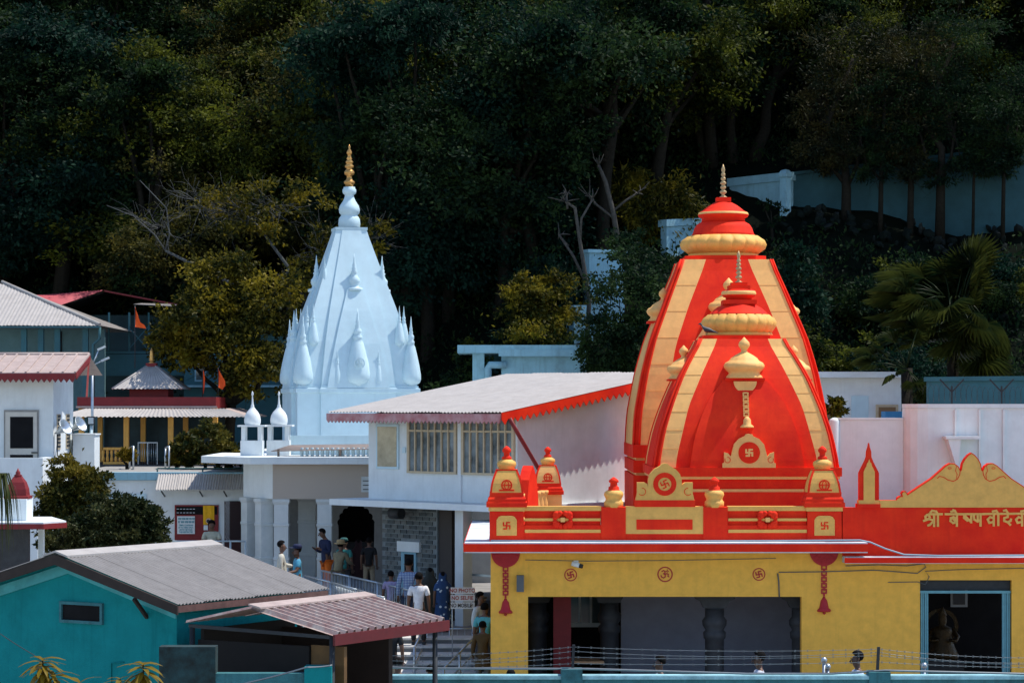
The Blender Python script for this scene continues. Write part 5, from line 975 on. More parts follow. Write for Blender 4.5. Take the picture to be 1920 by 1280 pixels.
for s_ in (1, -1): m = MB(); m.hexa([(0, .27, zg(0) - .26), (gw_ * s_, .27, zg(gw_) - .26), (gw_ * s_, .298, zg(gw_) - .26), (0, .298, zg(0) - .26), (0, .27, zg(0) - .1), (gw_ * s_, .27, zg(gw_) - .1), (gw_ * s_, .298, zg(gw_) - .1), (0, .298, zg(0) - .1)]); m.build('gable_band', mat('pale_teal_band', (0.07, 0.38, 0.40), 0.8, 0.3, 3, dirt=0.4, dc=(.02, .12, .13)), ct, True)
m = MB(); m.box(gw_ - .2, gw_ - .003, .5, LN - .3, -.1, zg(gw_) - .02); m.build('side_wall', TEAL, ct)
m = MB(); m.box(-gw_ + .2, gw_ - .2, LN - .5, LN - .3, -.1, zg(gw_)); m.build('rear_wall', TEAL, ct)
wz1, wz0 = WZ(1128, 39.1), WZ(1168, 39.1); xa, xb = -0.16, 0.70
fr = MB(); t = .045
fr.box(xa, xb, .25, .299, wz0, wz0 + t); fr.box(xa, xb, .25, .299, wz1 - t, wz1); fr.box(xa, xa + t, .25, .299, wz0 + t, wz1 - t); fr.box(xb - t, xb, .25, .299, wz0 + t, wz1 - t); fr = fr.build('window_frame', TEALW, ct)
m = MB(); m.box(xa + t, xb - t, .285, .297, wz0 + t, wz1 - t); m.build('pane', DARK, fr)
m = MB(); m.bar((1.55, -.0, ze + .05), (1.55, .3, ze - .25), .05); m.build('bracket', BRN, ct)
m = MB(); m.tube([(0.85, .29, .3), (0.85, .29, 2.3), (1.1, .29, 2.33)], .012, 5); m.build('cable_channel', TEAL, ct)
# junction box and pipe between cottage and shed
bx = thing('vent_cowl', 'small white capped vent box between the cottage eave and shed', 'vent', (WX(393, 40.5), 40.5, WZ(1170, 40.5))); m = MB(); m.box(-.13, .13, -.13, .13, -1.9, .18); m.build('shaft', CONC, bx); m = MB(); m.box(-.17, .17, -.17, .17, .183, .24); m.build('cap', WHITE, bx)
# tin shed
sd = thing('tin_shed', 'open shed with ribbed faded red tin roof on thin posts', 'shed', (WX(470, 37), 37, 0), rad(-32)); zr, zer, zel, sr, sl2_, LN = 3.29, 2.97, 3.02, 1.5, 1.26, 2.83
RIB = mat('ribbed_red_tin', (0.27, 0.14, 0.125), 0.6, 0.3, 9, 0.1, c2=(0.42, 0.37, 0.33), streak=0.3, dc=(.25, .05, .06))
for i in range(4):
    a, b = LN * i / 4, LN * (i + 1) / 4 + .03; up = .008 * (i % 2)
    m = MB(); m.corr((0, a, zr + up), (0, b, zr + up), (sr, b, zer + up), (sr, a, zer + up), 4, .03, 6, 1, trap=True); m.build('roof_sheet', RIB, sd)
    m = MB(); m.corr((0, a, zr + up), (0, b, zr + up), (-sl2_, b, zel + up), (-sl2_, a, zel + up), 4, .02, 6, 1, trap=True); m.build('roof_sheet', RIB, sd)
m = MB(); m.hexa([(-.02, -.03, zr + .025), (.2, -.03, zr - .018), (.2, LN + .05, zr - .018), (-.02, LN + .05, zr + .025), (-.02, -.03, zr + .05), (.2, -.03, zr + .007), (.2, LN + .05, zr + .007), (-.02, LN + .05, zr + .05)]); m.build('ridge_cap', TINR, sd)
m = MB(); m.box(sr + .003, sr + .04, -.05, LN + .06, zer - .16, zer - .005); m.build('red_fascia', mat('crimson_board', (0.10, 0.004, 0.006), 0.6, 0.2, 5), sd)
for x, y in ((sr - .12, .1), (sr - .12, LN - .1), (-sl2_ + .1, .1), (-sl2_ + .1, LN - .1)): m = MB(); m.tube([(x, y, -.1), (x, y, zer - .03)], .04, 8); m.build('post', IRON, sd)
for y in (.1, LN - .1): m = MB(); m.bar((-sl2_ + .05, y, zel - .06), (sr - .05, y, zer - .06), .05, .05); m.build('rafter', IRON, sd)
m = MB(); m.box(-1.3, sr - .6, 2.2, 2.3, -.1, 2.8); m.build('back_panel', mat('brown_board', (0.025, 0.016, 0.012), 0.85, 0.3, 4), sd)
m = MB(); m.box(sr - .6, sr - .02, .25, .32, -.1, zer - .2); m.build('timber_panel', mat('ochre_timber', (0.14, 0.07, 0.02), 0.75, 0.3, 5), sd)
m = MB(); m.box(-1.15, sr - .62, .22, .28, -.1, 2.75); m.build('front_shade_panel', mat('shade_dark_board', (0.012, 0.010, 0.009), 0.9, 0.3, 4), sd)  # added dark sheet, stands in for the shade under the shed roof
m = MB(); m.box(-1.16, -1.1, .3, LN - .3, -.1, 2.9); m.build('side_shade_panel', mat('shade_dark_board', (0.012, 0.010, 0.009), 0.9, 0.3, 4), sd)  # left side closed by an added dark sheet, under-roof shade as colour
# boundary wall in the foreground
bw = thing('front_boundary_wall', 'weathered teal boundary wall with square piers in the foreground', 'wall', (WX(680, 42), 42, -.13)); lx = lambda px: WX(px, 42) - WX(680, 42); lz = lambda py: WZ(py, 42) + .13
BWM = mat('bright_teal_coping', (0.30, 0.55, 0.60), 0.85, 0.3, 6, 0.5, 30, dirt=0.7, dc=(0.04, 0.12, 0.13))
m = MB(); m.box(lx(655), lx(2100), 0, .25, 0, lz(1273)); m.build('wall_face', TEALW, bw)
m = MB(); m.box(lx(672), lx(2100), -.03, .28, lz(1273) + .003, lz(1266)); m.build('coping', BWM, bw)
for a, b, t in ((1052, 1092, 1254), (1629, 1669, 1259)): m = MB(); m.box(lx(a), lx(b), -.06, .32, 0, lz(t)); m.build('pier', TEALW if a > 600 else TEAL, bw)
bw2 = thing('cottage_yard_wall', 'blackened teal yard wall with a square pier beside the cottage', 'wall', (WX(300, 36.2), 36.2, -.13)); kx = lambda px: WX(px, 36.2) - WX(300, 36.2); kz = lambda py: WZ(py, 36.2) + .13
m = MB(); m.box(kx(404), kx(571), 0.02, .22, 0, kz(1262)); m.build('wall_face', TEALW, bw2)
m = MB(); m.box(kx(298), kx(404), .0, .3, 0, kz(1212)); m.build('old_block', mat('sooty_teal_plaster', (0.02, 0.06, 0.065), .9, .5, 5, .6, 30, c2=(0.008, 0.012, 0.011), dirt=.6, dc=(.006, .008, .007)), bw2)
m = MB(); m.box(kx(571), kx(622), -.04, .3, 0, kz(1249)); m.build('pier', TEAL, bw2)
for px, t in ((1075, 1209), (1648, 1213)): m = MB(); m.bar((lx(px) - .01, .1, lz(1256)), (lx(px) + .01, .1, lz(t)), .045, .05); m.build('wire_post', IRON, bw)
m = None
BWIRE = mat('galvanised_wire', (0.20, 0.23, 0.25), 0.4, metal=0.8)
def wire(label, pts, r, sag=0.0, barbs=False, M=None):
    P_ = []; pts = [Vector(p) for p in pts]
    for a, b in zip(pts[:-1], pts[1:]):
        for i in range(12): t = i / 12; P_.append(a.lerp(b, t) - Vector((0, 0, sag * 4 * t * (1 - t))))
    P_.append(pts[-1]); m = MB(); m.tube(P_, r, 4)
    o = m.build('barbed_wire' if barbs else 'pipe', M or BWIRE); tag(o, label, 'wire' if barbs else 'pipe')
    if barbs:
        m = MB()
        for a, b in zip(P_[:-1], P_[1:]):
            for f in (0.2, 0.7): p = a.lerp(b, f); m.bar(p - Vector((.012, 0, .02)), p + Vector((.012, 0, .02)), .005); m.bar(p - Vector((.012, 0, -.02)), p + Vector((.012, 0, -.02)), .005)
        q = m.build('barbs', BWIRE, o); q['kind'] = 'stuff'
    return o
Yw = 42.1
for i, (a, b, c, d, sg) in enumerate(((1228, 1212, 1216, 1232, .05), (1236, 1220, 1222, 1240, .08), (1246, 1231, 1228, 1246, .04), (1252, 1243, 1240, 1250, .03))):
    wire(('topmost barbed wire strand on the foreground wall', 'second barbed wire strand sagging above the foreground wall', 'third barbed wire strand above the foreground wall', 'lowest barbed wire strand just over the pipe')[i], [W(690, a, Yw), W(1075, b, Yw), W(1648, c, Yw), W(1990, d, Yw)], .0032, sg, True)
wire('long pale pipe lying along the foreground wall', [W(660, 1248, Yw - .05), W(800, 1252, Yw - .05), W(1100, 1253, Yw - .05), W(1400, 1262, Yw - .05), W(1560, 1262, Yw - .05), W(1660, 1256, Yw - .05), W(1990, 1264, Yw - .05)], .018, 0)
wire('straight steel pipe running low behind the barbed wire', [W(1480, 1268, 43), W(1700, 1269, 43), W(1990, 1271, 43)], .022, 0)
wire('slanting pale cable from the cottage to the wall pier', [W(455, 1281, 36.0), W(575, 1250, 36.0), W(623, 1246, 36.1)], .012, .01)
wire('thin dark cable slanting across the teal gable wall', [W(-10, 1180, 37.9), W(60, 1225, 37.6), W(140, 1275, 37.4)], .006, .01, False, IRON)
for i, px in enumerate((1545, 1552, 1733)):
    t = thing('pipe_riser', ('capped steel pipe riser below the temple wall', 'shorter capped pipe riser beside the taller one', 'capped pipe riser before the shuttered doorway')[i], 'pipe', (WX(px, 44), 44, -.005)); top = WZ((1240, 1252, 1250)[i], 44); m = MB(); m.tube([(0, 0, 0), (0, 0, top)], .03, 8); m.build('pipe', STEEL, t); m = MB(); m.lathe([(.05, 0), (.055, .05), (.03, .08), (.0, .085)], (0, 0, top), 10); m.build('cap', STEEL, t)
# =====================================================================
# railings, signs, small objects
# =====================================================================
def top_rail(name, label, tops, h, M, bar, mid=True, r=.025): return rail(name, label, [W(a, b, Y) - Vector((0, 0, h)) for a, b, Y in tops], h, M, bar, mid, r)
PALER = mat('pale_rail_paint', (0.42, 0.50, 0.54), 0.45, 0.15, 8)
top_rail('ramp_railing', 'steel ramp railing with thin bars along the stone wall side', [(603, 1069, 67), (655, 1080, 65), (708, 1092, 63), (766, 1105, 61.2)], 0.95, STEEL, .11, False)
top_rail('ramp_railing', 'nearer steel ramp railing with thin bars above the shed roof', [(571, 1078, 65), (620, 1091, 63.1), (668, 1105, 61.3), (720, 1120, 59.6)], 0.95, STEEL, .11, False)
top_rail('stair_handrail', 'left sloping steel handrail of the stone steps', [(777, 1213, 57), (799, 1171, 60.4)], .78, STEEL, .13)
top_rail('landing_railing', 'level steel railing with upright bars across the stone steps', [(801, 1178, 60.35), (843, 1178, 60.35), (886, 1178, 60.35)], .55, STEEL, .14, False, .02)
top_rail('stair_handrail', 'right sloping steel handrail near the yellow corner', [(832, 1252, 55.4), (862, 1222, 56.7), (888, 1195, 58)], .8, STEEL, .13)
m = MB(); m.box(WX(300, 70.2), WX(460, 70.2), 70.1, 71.9, 1.15, 1.28); struct(m.build('guard_step', PAVE))
k_ = thing('low_kerb_wall', 'low white kerb wall below the guard railing', 'kerb', (WX(300, 69.9), 69.9, 1.15)); m = MB(); m.box(0, WX(460, 69.9) - WX(300, 69.9), 0, .18, 0, .42); m.build('kerb', WHITE, k_)
rail('guard_railing', 'pale pipe railing that the khaki guard leans on', [W(306, 1014, 69.95) - Vector((0, 0, .95)), W(382, 1014, 69.95) - Vector((0, 0, .95)), W(432, 1014, 69.95) - Vector((0, 0, .95)), W(460, 1014, 69.95) - Vector((0, 0, .95))], .95, PALER, .10)
sgn = thing('rule_sign', 'stand with three white boards reading no photo, no selfie, no mobile', 'sign', (WX(868, 58.3), 58.3, .385)); sz0 = sgn.location.z; k = 58.3 / F
for sx in (-1, 1): m = MB(); m.tube([(sx * 20 * k, .03, 0), (sx * 20 * k, .03, WZ(1101, 58.3) - sz0)], .014, 6); m.build('post', STEEL, sgn)
SB = mat('sign_board_white', (0.62, 0.62, 0.60), .6, .1, 6); TR = mat('sign_red_letters', (0.32, 0.03, 0.01), .6); TB = mat('sign_black_letters', (0.05, 0.03, 0.02), .6)
for i, (tx_, p0, p1, M) in enumerate((('NO PHOTO', 1100.5, 1112.5, TR), ('NO SELFIE', 1114.5, 1126.5, TR), ('NO MOBILE', 1128.5, 1140.5, TB))):
    m = MB(); m.box(-23 * k, 22 * k, -.012, .012, WZ(p1, 58.3) - sz0, WZ(p0, 58.3) - sz0); b = m.build('board', SB, sgn)
    text_mesh('lettering', tx_, .125, M, b, FRONT(-1 * k if i < 2 else -4 * k, -.014, WZ((p0 + p1) / 2, 58.3) - sz0), .003, .002, sx=.86 if i < 2 else .74)
    if i == 2: q = MB(); q.bar((13 * k, -.016, WZ(1137, 58.3) - sz0), (18 * k, -.016, WZ(1132, 58.3) - sz0), .05, .02); q.build('phone_mark', TB, b)
tb = thing('wooden_table', 'low wooden table standing inside the pillared porch', 'table', (WX(1095, 55.2), 55.2, .02)); zt = WZ(1236, 55.2) - .02
m = MB(); m.box(-.42, .42, -.35, .35, zt - .05, zt); m.build('tabletop', mat('sun_toned_orange_wood', (0.62, 0.34, 0.16), .5), tb)  # bright orange colour stands in for sunlight on the tabletop
for sx in (-1, 1):
    for sy in (-1, 1): m = MB(); m.box(sx * .37 - .03, sx * .37 + .03, sy * .3 - .03, sy * .3 + .03, 0, zt - .051); m.build('leg', BRN, tb)
idl = thing('golden_statue', 'dim golden robed statue on a plinth inside the shuttered doorway', 'statue', (WX(1767, 55.6), 55.6, .02)); z0 = WZ(1238, 55.6); m = MB(); m.box(-.42, .42, -.3, .3, 0, z0); m.build('plinth', DGREY, idl)
GD = mat('gilt_robe', (0.045, 0.026, 0.006), .35, .7, 22, .8, 30, metal=.5); m = MB(); m.loft([[(rx * math.cos(a), rx * .6 * math.sin(a), z0 + z) for a in [2 * math.pi * j / 14 for j in range(14)]] for rx, z in ((.34, .003), (.36, .1), (.27, .3), (.2, .5), (.24, .62), (.2, .7), (.07, .75), (.09, .8), (.1, .88), (.08, .95), (.1, .97), (.05, 1.08), (.01, 1.16))], None, True, True)
for sx in (-1, 1): m.tube([(sx * .2, 0, z0 + .66), (sx * .33, -.06, z0 + .5), (sx * .26, -.16, z0 + .42), (sx * .12, -.2, z0 + .45)], [.06, .05, .045, .035], 7)
m.build('robed_figure', GD, idl); m = MB(); q = MB(); ring2d(m, 0, z0 + .72, .30, .38, .22, .04, 0, 24); m.build('halo', GD, idl)
# =====================================================================
# people
# =====================================================================
def skin_mesh(verts, edges, rad_, sub=1):
    me = bpy.data.meshes.new('t'); me.from_pydata(verts, edges, []); o = bpy.data.objects.new('t', me); COL.objects.link(o)
    sk_ = o.modifiers.new('s', 'SKIN'); sk_.use_smooth_shade = True; sk_.branch_smoothing = .6
    for i, r in enumerate(rad_): me.skin_vertices[0].data[i].radius = (r, r) if not isinstance(r, tuple) else r
    me.skin_vertices[0].data[0].use_root = True; sb = o.modifiers.new('u', 'SUBSURF'); sb.levels = sub; sb.render_levels = sub
    dg = bpy.context.evaluated_depsgraph_get(); out = bpy.data.meshes.new_from_object(o.evaluated_get(dg)); bpy.data.objects.remove(o); bpy.data.meshes.remove(me); return out
CL = {}
def cloth(c, check=None, pat=None):
    key = 'cloth_%02x%02x%02x%s' % (*[int(x * 255) for x in c], check or pat or '')
    if key in MATS: return MATS[key]
    m = mat(key, c, .85, .18, 14, .3, 60)
    if check or pat:
        t = m.node_tree; N = t.nodes.new; L = t.links.new; b = t.nodes['Principled BSDF']; src = b.inputs['Base Color'].links[0].from_socket; tc = N('ShaderNodeTexCoord'); k = N('ShaderNodeMix'); k.data_type = 'RGBA'
        if check:
            sep = N('ShaderNodeSeparateXYZ'); L(tc.outputs['Object'], sep.inputs[0]); fs = []
            for ax in ('X', 'Z'):
                a = N('ShaderNodeMath'); a.operation = 'MULTIPLY'; L(sep.outputs[ax], a.inputs[0]); a.inputs[1].default_value = 26; f = N('ShaderNodeMath'); f.operation = 'FRACT'; L(a.outputs[0], f.inputs[0]); g = N('ShaderNodeMath'); g.operation = 'LESS_THAN'; L(f.outputs[0], g.inputs[0]); g.inputs[1].default_value = .35; fs.append(g)
            mx = N('ShaderNodeMath'); mx.operation = 'MAXIMUM'; L(fs[0].outputs[0], mx.inputs[0]); L(fs[1].outputs[0], mx.inputs[1]); L(mx.outputs[0], k.inputs[0]); k.inputs[7].default_value = (.02, .07, .25, 1)
        else:
            v = N('ShaderNodeTexVoronoi'); v.inputs['Scale'].default_value = 9; L(tc.outputs['Object'], v.inputs['Vector']); g = N('ShaderNodeMath'); g.operation = 'LESS_THAN'; L(v.outputs['Distance'], g.inputs[0]); g.inputs[1].default_value = .28; L(g.outputs[0], k.inputs[0]); k.inputs[7].default_value = (.45, .55, .62, 1)
        L(src, k.inputs[6]); L(k.outputs[2], b.inputs['Base Color'])
    return m
def person(label, px, Y, z, h, rz, shirt, legs, arms='down', lean=0, head=0, hat=None, kurta=0.0, drape=None, longs=False, spread=.09, glasses=False):
    """one standing figure facing -Y before rotation; arms: down / phone / rail / behind / side"""
    t = thing('person', label, 'person', (WX(px, Y), Y, z), rad(rz)); H = h; Lr = rad(lean)
    def tl(x, y, zz):        # lean the trunk forward about the hips
        dz = zz - .52 * H; return (x, y - dz * math.sin(Lr), .52 * H + dz * math.cos(Lr))
    pel, wai, che, nec = tl(0, 0, .53 * H), tl(0, 0, .62 * H), tl(0, 0, .755 * H), tl(0, .01 * H, .845 * H)
    hp = rad(head); hd = lambda y, zz: (nec[0], nec[1] - .012 * H + y * H - math.sin(hp) * zz * H, nec[2] + zz * H * math.cos(hp))
    h1, h2, h3 = hd(-.012, .045), hd(-.004, .085), hd(.0, .128)
    V = [pel, wai, che, nec, h1, h2, h3]; Ed = [(0, 1), (1, 2), (2, 3), (3, 4), (4, 5), (5, 6)]; Rr = [.075 * H, .07 * H, .082 * H, .032 * H, .043 * H, .053 * H, .034 * H]
    sh, el, wr, hn = {}, {}, {}, {}
    for s_ in (-1, 1):
        sh[s_] = tl(s_ * .105 * H, .005 * H, .805 * H)
        S_ = Vector(sh[s_])
        if arms == 'phone' : E_ = S_ + Vector((s_ * .03, .0, -.175)) * 1.0 * H; Wv = E_ + Vector((-s_ * .05, -.12, .05)) * H
        elif arms == 'rail': E_ = S_ + Vector((s_ * .03, -.06, -.15)) * H; Wv = E_ + Vector((-s_ * .02, -.12, -.03)) * H
        elif arms == 'behind': E_ = S_ + Vector((s_ * .045, .05, -.16)) * H; Wv = E_ + Vector((-s_ * .07, .05, -.1)) * H
        elif arms == 'side' and s_ == 1: E_ = S_ + Vector((.06, -.04, -.15)) * H; Wv = E_ + Vector((.03, -.12, -.02)) * H
        else: E_ = S_ + Vector((s_ * .035, .015, -.17)) * H; Wv = E_ + Vector((s_ * .005, -.03, -.145)) * H
        hv = (Wv - E_).normalized(); el[s_], wr[s_], hn[s_] = tuple(E_), tuple(Wv), tuple(Wv + hv * .05 * H)
        b = len(V); V += [sh[s_], el[s_], wr[s_], hn[s_]]; Ed += [(2, b), (b, b + 1), (b + 1, b + 2), (b + 2, b + 3)]; Rr += [.043 * H, .027 * H, .018 * H, (.022 * H, .012 * H)]
    for s_ in (-1, 1):
        b = len(V); V += [(s_ * .052 * H, 0, .49 * H), (s_ * spread * .75 * H, -.01 * H, .275 * H), (s_ * spread * .8 * H, .01 * H, .045 * H), (s_ * spread * .9 * H, -.085 * H, .018 * H)]; Ed += [(0, b), (b, b + 1), (b + 1, b + 2), (b + 2, b + 3)]; Rr += [.055 * H, .036 * H, .024 * H, .018 * H]
    me = skin_mesh(V, Ed, Rr); me.materials.append(SKIN); me.materials.append(IRON); bo = bpy.data.objects.new('body', me); COL.objects.link(bo); bo.parent = t
    bm = bmesh.new(); bm.from_mesh(me)          # fingers, nose, ears joined into the same body mesh
    ex = MB()
    for s_ in (-1, 1):
        hv = (Vector(hn[s_]) - Vector(wr[s_])).normalized(); sd = hv.cross(Vector((0, 1, 0))); sd = sd.normalized() if sd.length > .1 else Vector((1, 0, 0)); p = Vector(hn[s_]) - hv * .008
        for j in range(4): f0 = p + sd * (j - 1.5) * .018; L = (.06, .072, .068, .052)[j] * H / 1.7; ex.tube([f0, f0 + hv * L * .55, f0 + hv * L * .9 + Vector((0, -.012, 0))], [.0085, .008, .006], 5)
        f0 = p - hv * .04 - sd * .03; ex.tube([f0, f0 + hv * .03 - sd * .02, f0 + hv * .055 - sd * .022], [.01, .009, .007], 5)
        ex.tube([Vector(h2) + Vector((s_ * .052 * H, .004 * H, -.01 * H)), Vector(h2) + Vector((s_ * .06 * H, .012 * H, .012 * H))], [.008 * H, .006 * H], 5)
        e0 = Vector(h2) + Vector((s_ * .019 * H, -.047 * H, .004 * H)); ex.tube([e0, e0 + Vector((0, -.006 * H, 0))], .006 * H, 5, 1)
    fn = Vector(h2) + Vector((0, -.05 * H, -.004 * H)); ex.tube([fn, fn + Vector((0, -.014 * H, -.022 * H)), fn + Vector((0, .0, -.028 * H))], [.005 * H, .010 * H, .006 * H], 6)
    mo = Vector(h1) + Vector((0, -.043 * H, .0)); ex.tube([mo + Vector((-.014 * H, 0, 0)), mo + Vector((.014 * H, 0, 0))], .004 * H, 5, 1)
    vm = [bm.verts.new(v) for v in ex.v]
    for f, mi in zip(ex.f, ex.m):
        try: q = bm.faces.new([vm[i] for i in f]); q.material_index = mi; q.smooth = True
        except ValueError: pass
    bm.to_mesh(me); bm.free()
    # clothes
    hem = tl(0, 0, (.46 - kurta) * H if kurta == 0 else .50 * H)
    V = [che, wai, tl(0, 0, .53 * H), tl(0, 0, .475 * H), tl(0, .005 * H, .83 * H)]; Ed = [(0, 1), (1, 2), (2, 3), (0, 4)]; Rr = [.094 * H, .083 * H, .088 * H, .09 * H, .045 * H]
    for s_ in (-1, 1):
        b = len(V); V += [sh[s_], el[s_] if longs else tuple(Vector(sh[s_]).lerp(Vector(el[s_]), .8))]; Ed += [(0, b), (b, b + 1)]; Rr += [.052 * H, .036 * H]
        if longs: V.append(wr[s_]); Ed.append((b + 1, b + 2)); Rr.append(.026 * H)
    me = skin_mesh(V, Ed, Rr); me.materials.append(shirt); o = bpy.data.objects.new('shirt', me); COL.objects.link(o); o.parent = t
    V = [(0, 0, .53 * H)]; Ed = []; Rr = [.083 * H]
    for s_ in (-1, 1): b = len(V); V += [(s_ * .052 * H, 0, .47 * H), (s_ * spread * .75 * H, -.01 * H, .275 * H), (s_ * spread * .8 * H, .01 * H, .05 * H)]; Ed += [(0, b), (b, b + 1), (b + 1, b + 2)]; Rr += [.063 * H, .047 * H, .038 * H]
    me = skin_mesh(V, Ed, Rr); me.materials.append(legs); o = bpy.data.objects.new('trousers', me); COL.objects.link(o); o.parent = t
    for s_ in (-1, 1): m = MB(); m.tube([(s_ * spread * .8 * H, .03 * H, .024 * H), (s_ * spread * .85 * H, -.04 * H, .022 * H), (s_ * spread * .9 * H, -.11 * H, .017 * H)], [.026 * H, .028 * H, .018 * H], 8); m.build('shoe', IRON, t)
    if kurta:
        m = MB(); m.loft([[(w * H * math.cos(a), w * .72 * H * math.sin(a) * (1 + .08 * math.cos(5 * a)), zz * H) for a in [2 * math.pi * j / 18 for j in range(18)]] for w, zz in ((.125, .5 - kurta), (.115, .5 - kurta * .6), (.1, .5), (.092, .56))], None, False, True); m.build('kurta_skirt', shirt, t)
    if drape:
        m = MB(); rings = []
        for w, zz in ((.17, .03), (.155, .2), (.13, .4), (.115, .55), (.125, .70), (.135, .78), (.10, .84), (.07, .88), (.072, .94), (.055, .985), (.02, 1.0)):
            rings.append([(w * H * math.cos(a) * (1 + .05 * math.cos(7 * a + zz * 9)), w * .75 * H * math.sin(a) * (1 + .05 * math.cos(6 * a)) + (.012 * H if zz > .85 else 0), zz * H + .004) for a in [2 * math.pi * j / 22 for j in range(22)]])
        m.loft(rings, None, True, True); m.build('draped_shawl', drape, t)
    # hair or headgear
    m = MB(); c = Vector(h3) * .55 + Vector(h2) * .45 + Vector((0, .008 * H, .006 * H)); rings = []
    for i in range(8):
        th = rad(-45 + 135 * i / 7); r = .0585 * H * math.cos(th); ring = []
        for j in range(16):
            a = 2 * math.pi * j / 16; y = r * 1.08 * math.sin(a); zz = .058 * H * math.sin(th)
            if math.sin(a) < -.35 and th < rad(22): y *= .62; zz = max(zz, .014 * H)
            ring.append((c.x + r * .98 * math.cos(a), c.y + y, c.z + zz))
        rings.append(ring)
    m.loft(rings, None, True, True); m.build('hair', HAIR, t)
    if hat:
        kind, hm = hat; m = MB(); cz = c.z + .02 * H
        if kind == 'brim': m.lathe([(.115 * H, -.012 * H), (.11 * H, 0), (.07 * H, .006 * H), (.068 * H, .05 * H), (.05 * H, .062 * H), (.0, .066 * H)], (c.x, c.y, cz), 18)
        else: m.lathe([(.066 * H, -.01 * H), (.068 * H, .03 * H), (.05 * H, .05 * H), (.0, .056 * H)], (c.x, c.y, cz), 16); m.prism([(-.05 * H, 0), (.05 * H, 0), (.04 * H, .008 * H), (-.04 * H, .008 * H)], c.y - .12 * H, c.y - .05 * H); 
        o = m.build('hat' if kind == 'brim' else 'cap', hm, t)
        if kind != 'brim':
            for v in o.data.vertices[-8:]: v.co.z += cz
    if glasses: m = MB(); m.box(h2[0] - .045 * H, h2[0] + .045 * H, h2[1] - .062 * H, h2[1] - .052 * H, h2[2] - .004 * H, h2[2] + .014 * H); m.build('sunglasses', IRON, t)
    return t
Cc = cloth; NAVY = Cc((.010, .018, .06)); BLK = Cc((.010, .011, .013)); KHAKI = Cc((.20, .17, .10)); JEAN = Cc((.02, .035, .07)); BEIGE = Cc((.32, .27, .19)); WHT = Cc((.62, .64, .68)); GREYT = Cc((.05, .05, .055))
person('person in a cream kurta facing the blue shirted guard', 528, 62.7, 1.15, 1.73, 95, Cc((.52, .50, .42)), BEIGE, 'side', kurta=.2, longs=True)
person('person in light blue uniform shirt and dark peaked cap', 557, 61.4, 1.15, 1.68, -75, Cc((.06, .28, .42)), NAVY, 'side', hat=('cap', NAVY))
person('person in navy shirt and orange trousers leaning on a marble column', 612, 69.0, 1.15, 1.75, -55, NAVY, Cc((.55, .12, .01)), 'phone', lean=6, head=28, longs=True)
person('person in khaki clothes and tan wide brimmed hat at the ramp rail', 634, 66.2, 1.15, 1.54, 150, KHAKI, KHAKI, 'rail', lean=14, hat=('brim', Cc((.38, .26, .12))), longs=True)
person('person in a teal cap and teal shirt behind the tan hat', 645, 67.6, 1.15, 1.52, 170, Cc((.03, .20, .18)), GREYT, hat=('cap', Cc((.02, .10, .10))))
person('person in dark maroon clothes in front of the cusped arch', 672, 70.4, 1.15, 1.36, 185, Cc((.05, .012, .015)), BLK, drape=Cc((.03, .010, .012)))
person('person in black clothes with pale trousers under the arch', 692, 69.4, 1.15, 1.46, 175, BLK, BEIGE)
person('child in a lilac shirt walking beside the checked shirt', 733, 62.4, .78, 1.38, 165, Cc((.30, .26, .42)), GREYT)
person('person in a blue and white checked shirt seen from behind', 766, 61.5, .78, 1.73, 175, Cc((.42, .52, .62), check='chk'), JEAN, longs=True)
person('person in a plain white T-shirt climbing the steps', 785, 59.5, .645, 1.66, 180, Cc((.74, .76, .80)), BLK)
person('person wrapped in a dark olive shawl on the landing', 806, 62.3, .78, 1.46, 190, Cc((.03, .035, .03)), BLK, drape=Cc((.035, .04, .033)))
person('person in a blue and white patterned sari on the landing', 830, 61.4, .78, 1.42, 185, Cc((.02, .06, .16)), BLK, drape=Cc((.012, .045, .13), pat='pat'))
person('person in a white shirt and sunglasses by the yellow corner', 901, 57.5, .255, 1.75, 60, Cc((.55, .57, .55)), GREYT, glasses=True, longs=True)
person('person in a teal T-shirt queueing at the yellow corner', 909, 56.9, .125, 1.68, 165, Cc((.10, .42, .46)), GREYT)
person('person in a brown shawl and pale trousers at the yellow corner', 905, 55.7, 0, 1.5, 170, Cc((.10, .06, .02)), Cc((.2, .2, .2)), drape=None, longs=True, kurta=.18)
person('person in black shirt and beige trousers under the shed eave', 733, 53.7, 0, 1.72, 175, BLK, BEIGE)
person('dark haired person in white shirt behind the wall below the steps', 746, 46, 0, 1.66, 170, WHT, GREYT)
person('person in a white shirt bending behind the wall by the shed', 693, 46.5, 0, 1.58, 150, WHT, GREYT, lean=35)
person('short person with black hair just showing over the foreground wall', 958, 46.2, 0, 1.43, 175, GREYT, GREYT)
person('dark clothed person low behind the wall beside the handrail', 808, 46.4, 0, 1.5, 185, BLK, BLK)
person('person in white shirt passing the dark porch opening', 1237, 43.3, .28, 1.68, -80, WHT, GREYT)
person('person in white shirt and glasses before the carved pillars', 1423, 43.3, .28, 1.76, -85, Cc((.60, .62, .70)), GREYT, glasses=True)
person('person in pale blue shirt before the plain yellow wall', 1607, 43.3, .28, 1.76, -85, Cc((.50, .56, .68)), GREYT)
person('guard in khaki uniform leaning at the pale railing', 397, 70.35, 1.28, 1.77, 5, Cc((.42, .42, .33)), KHAKI, 'rail', lean=5, head=12)
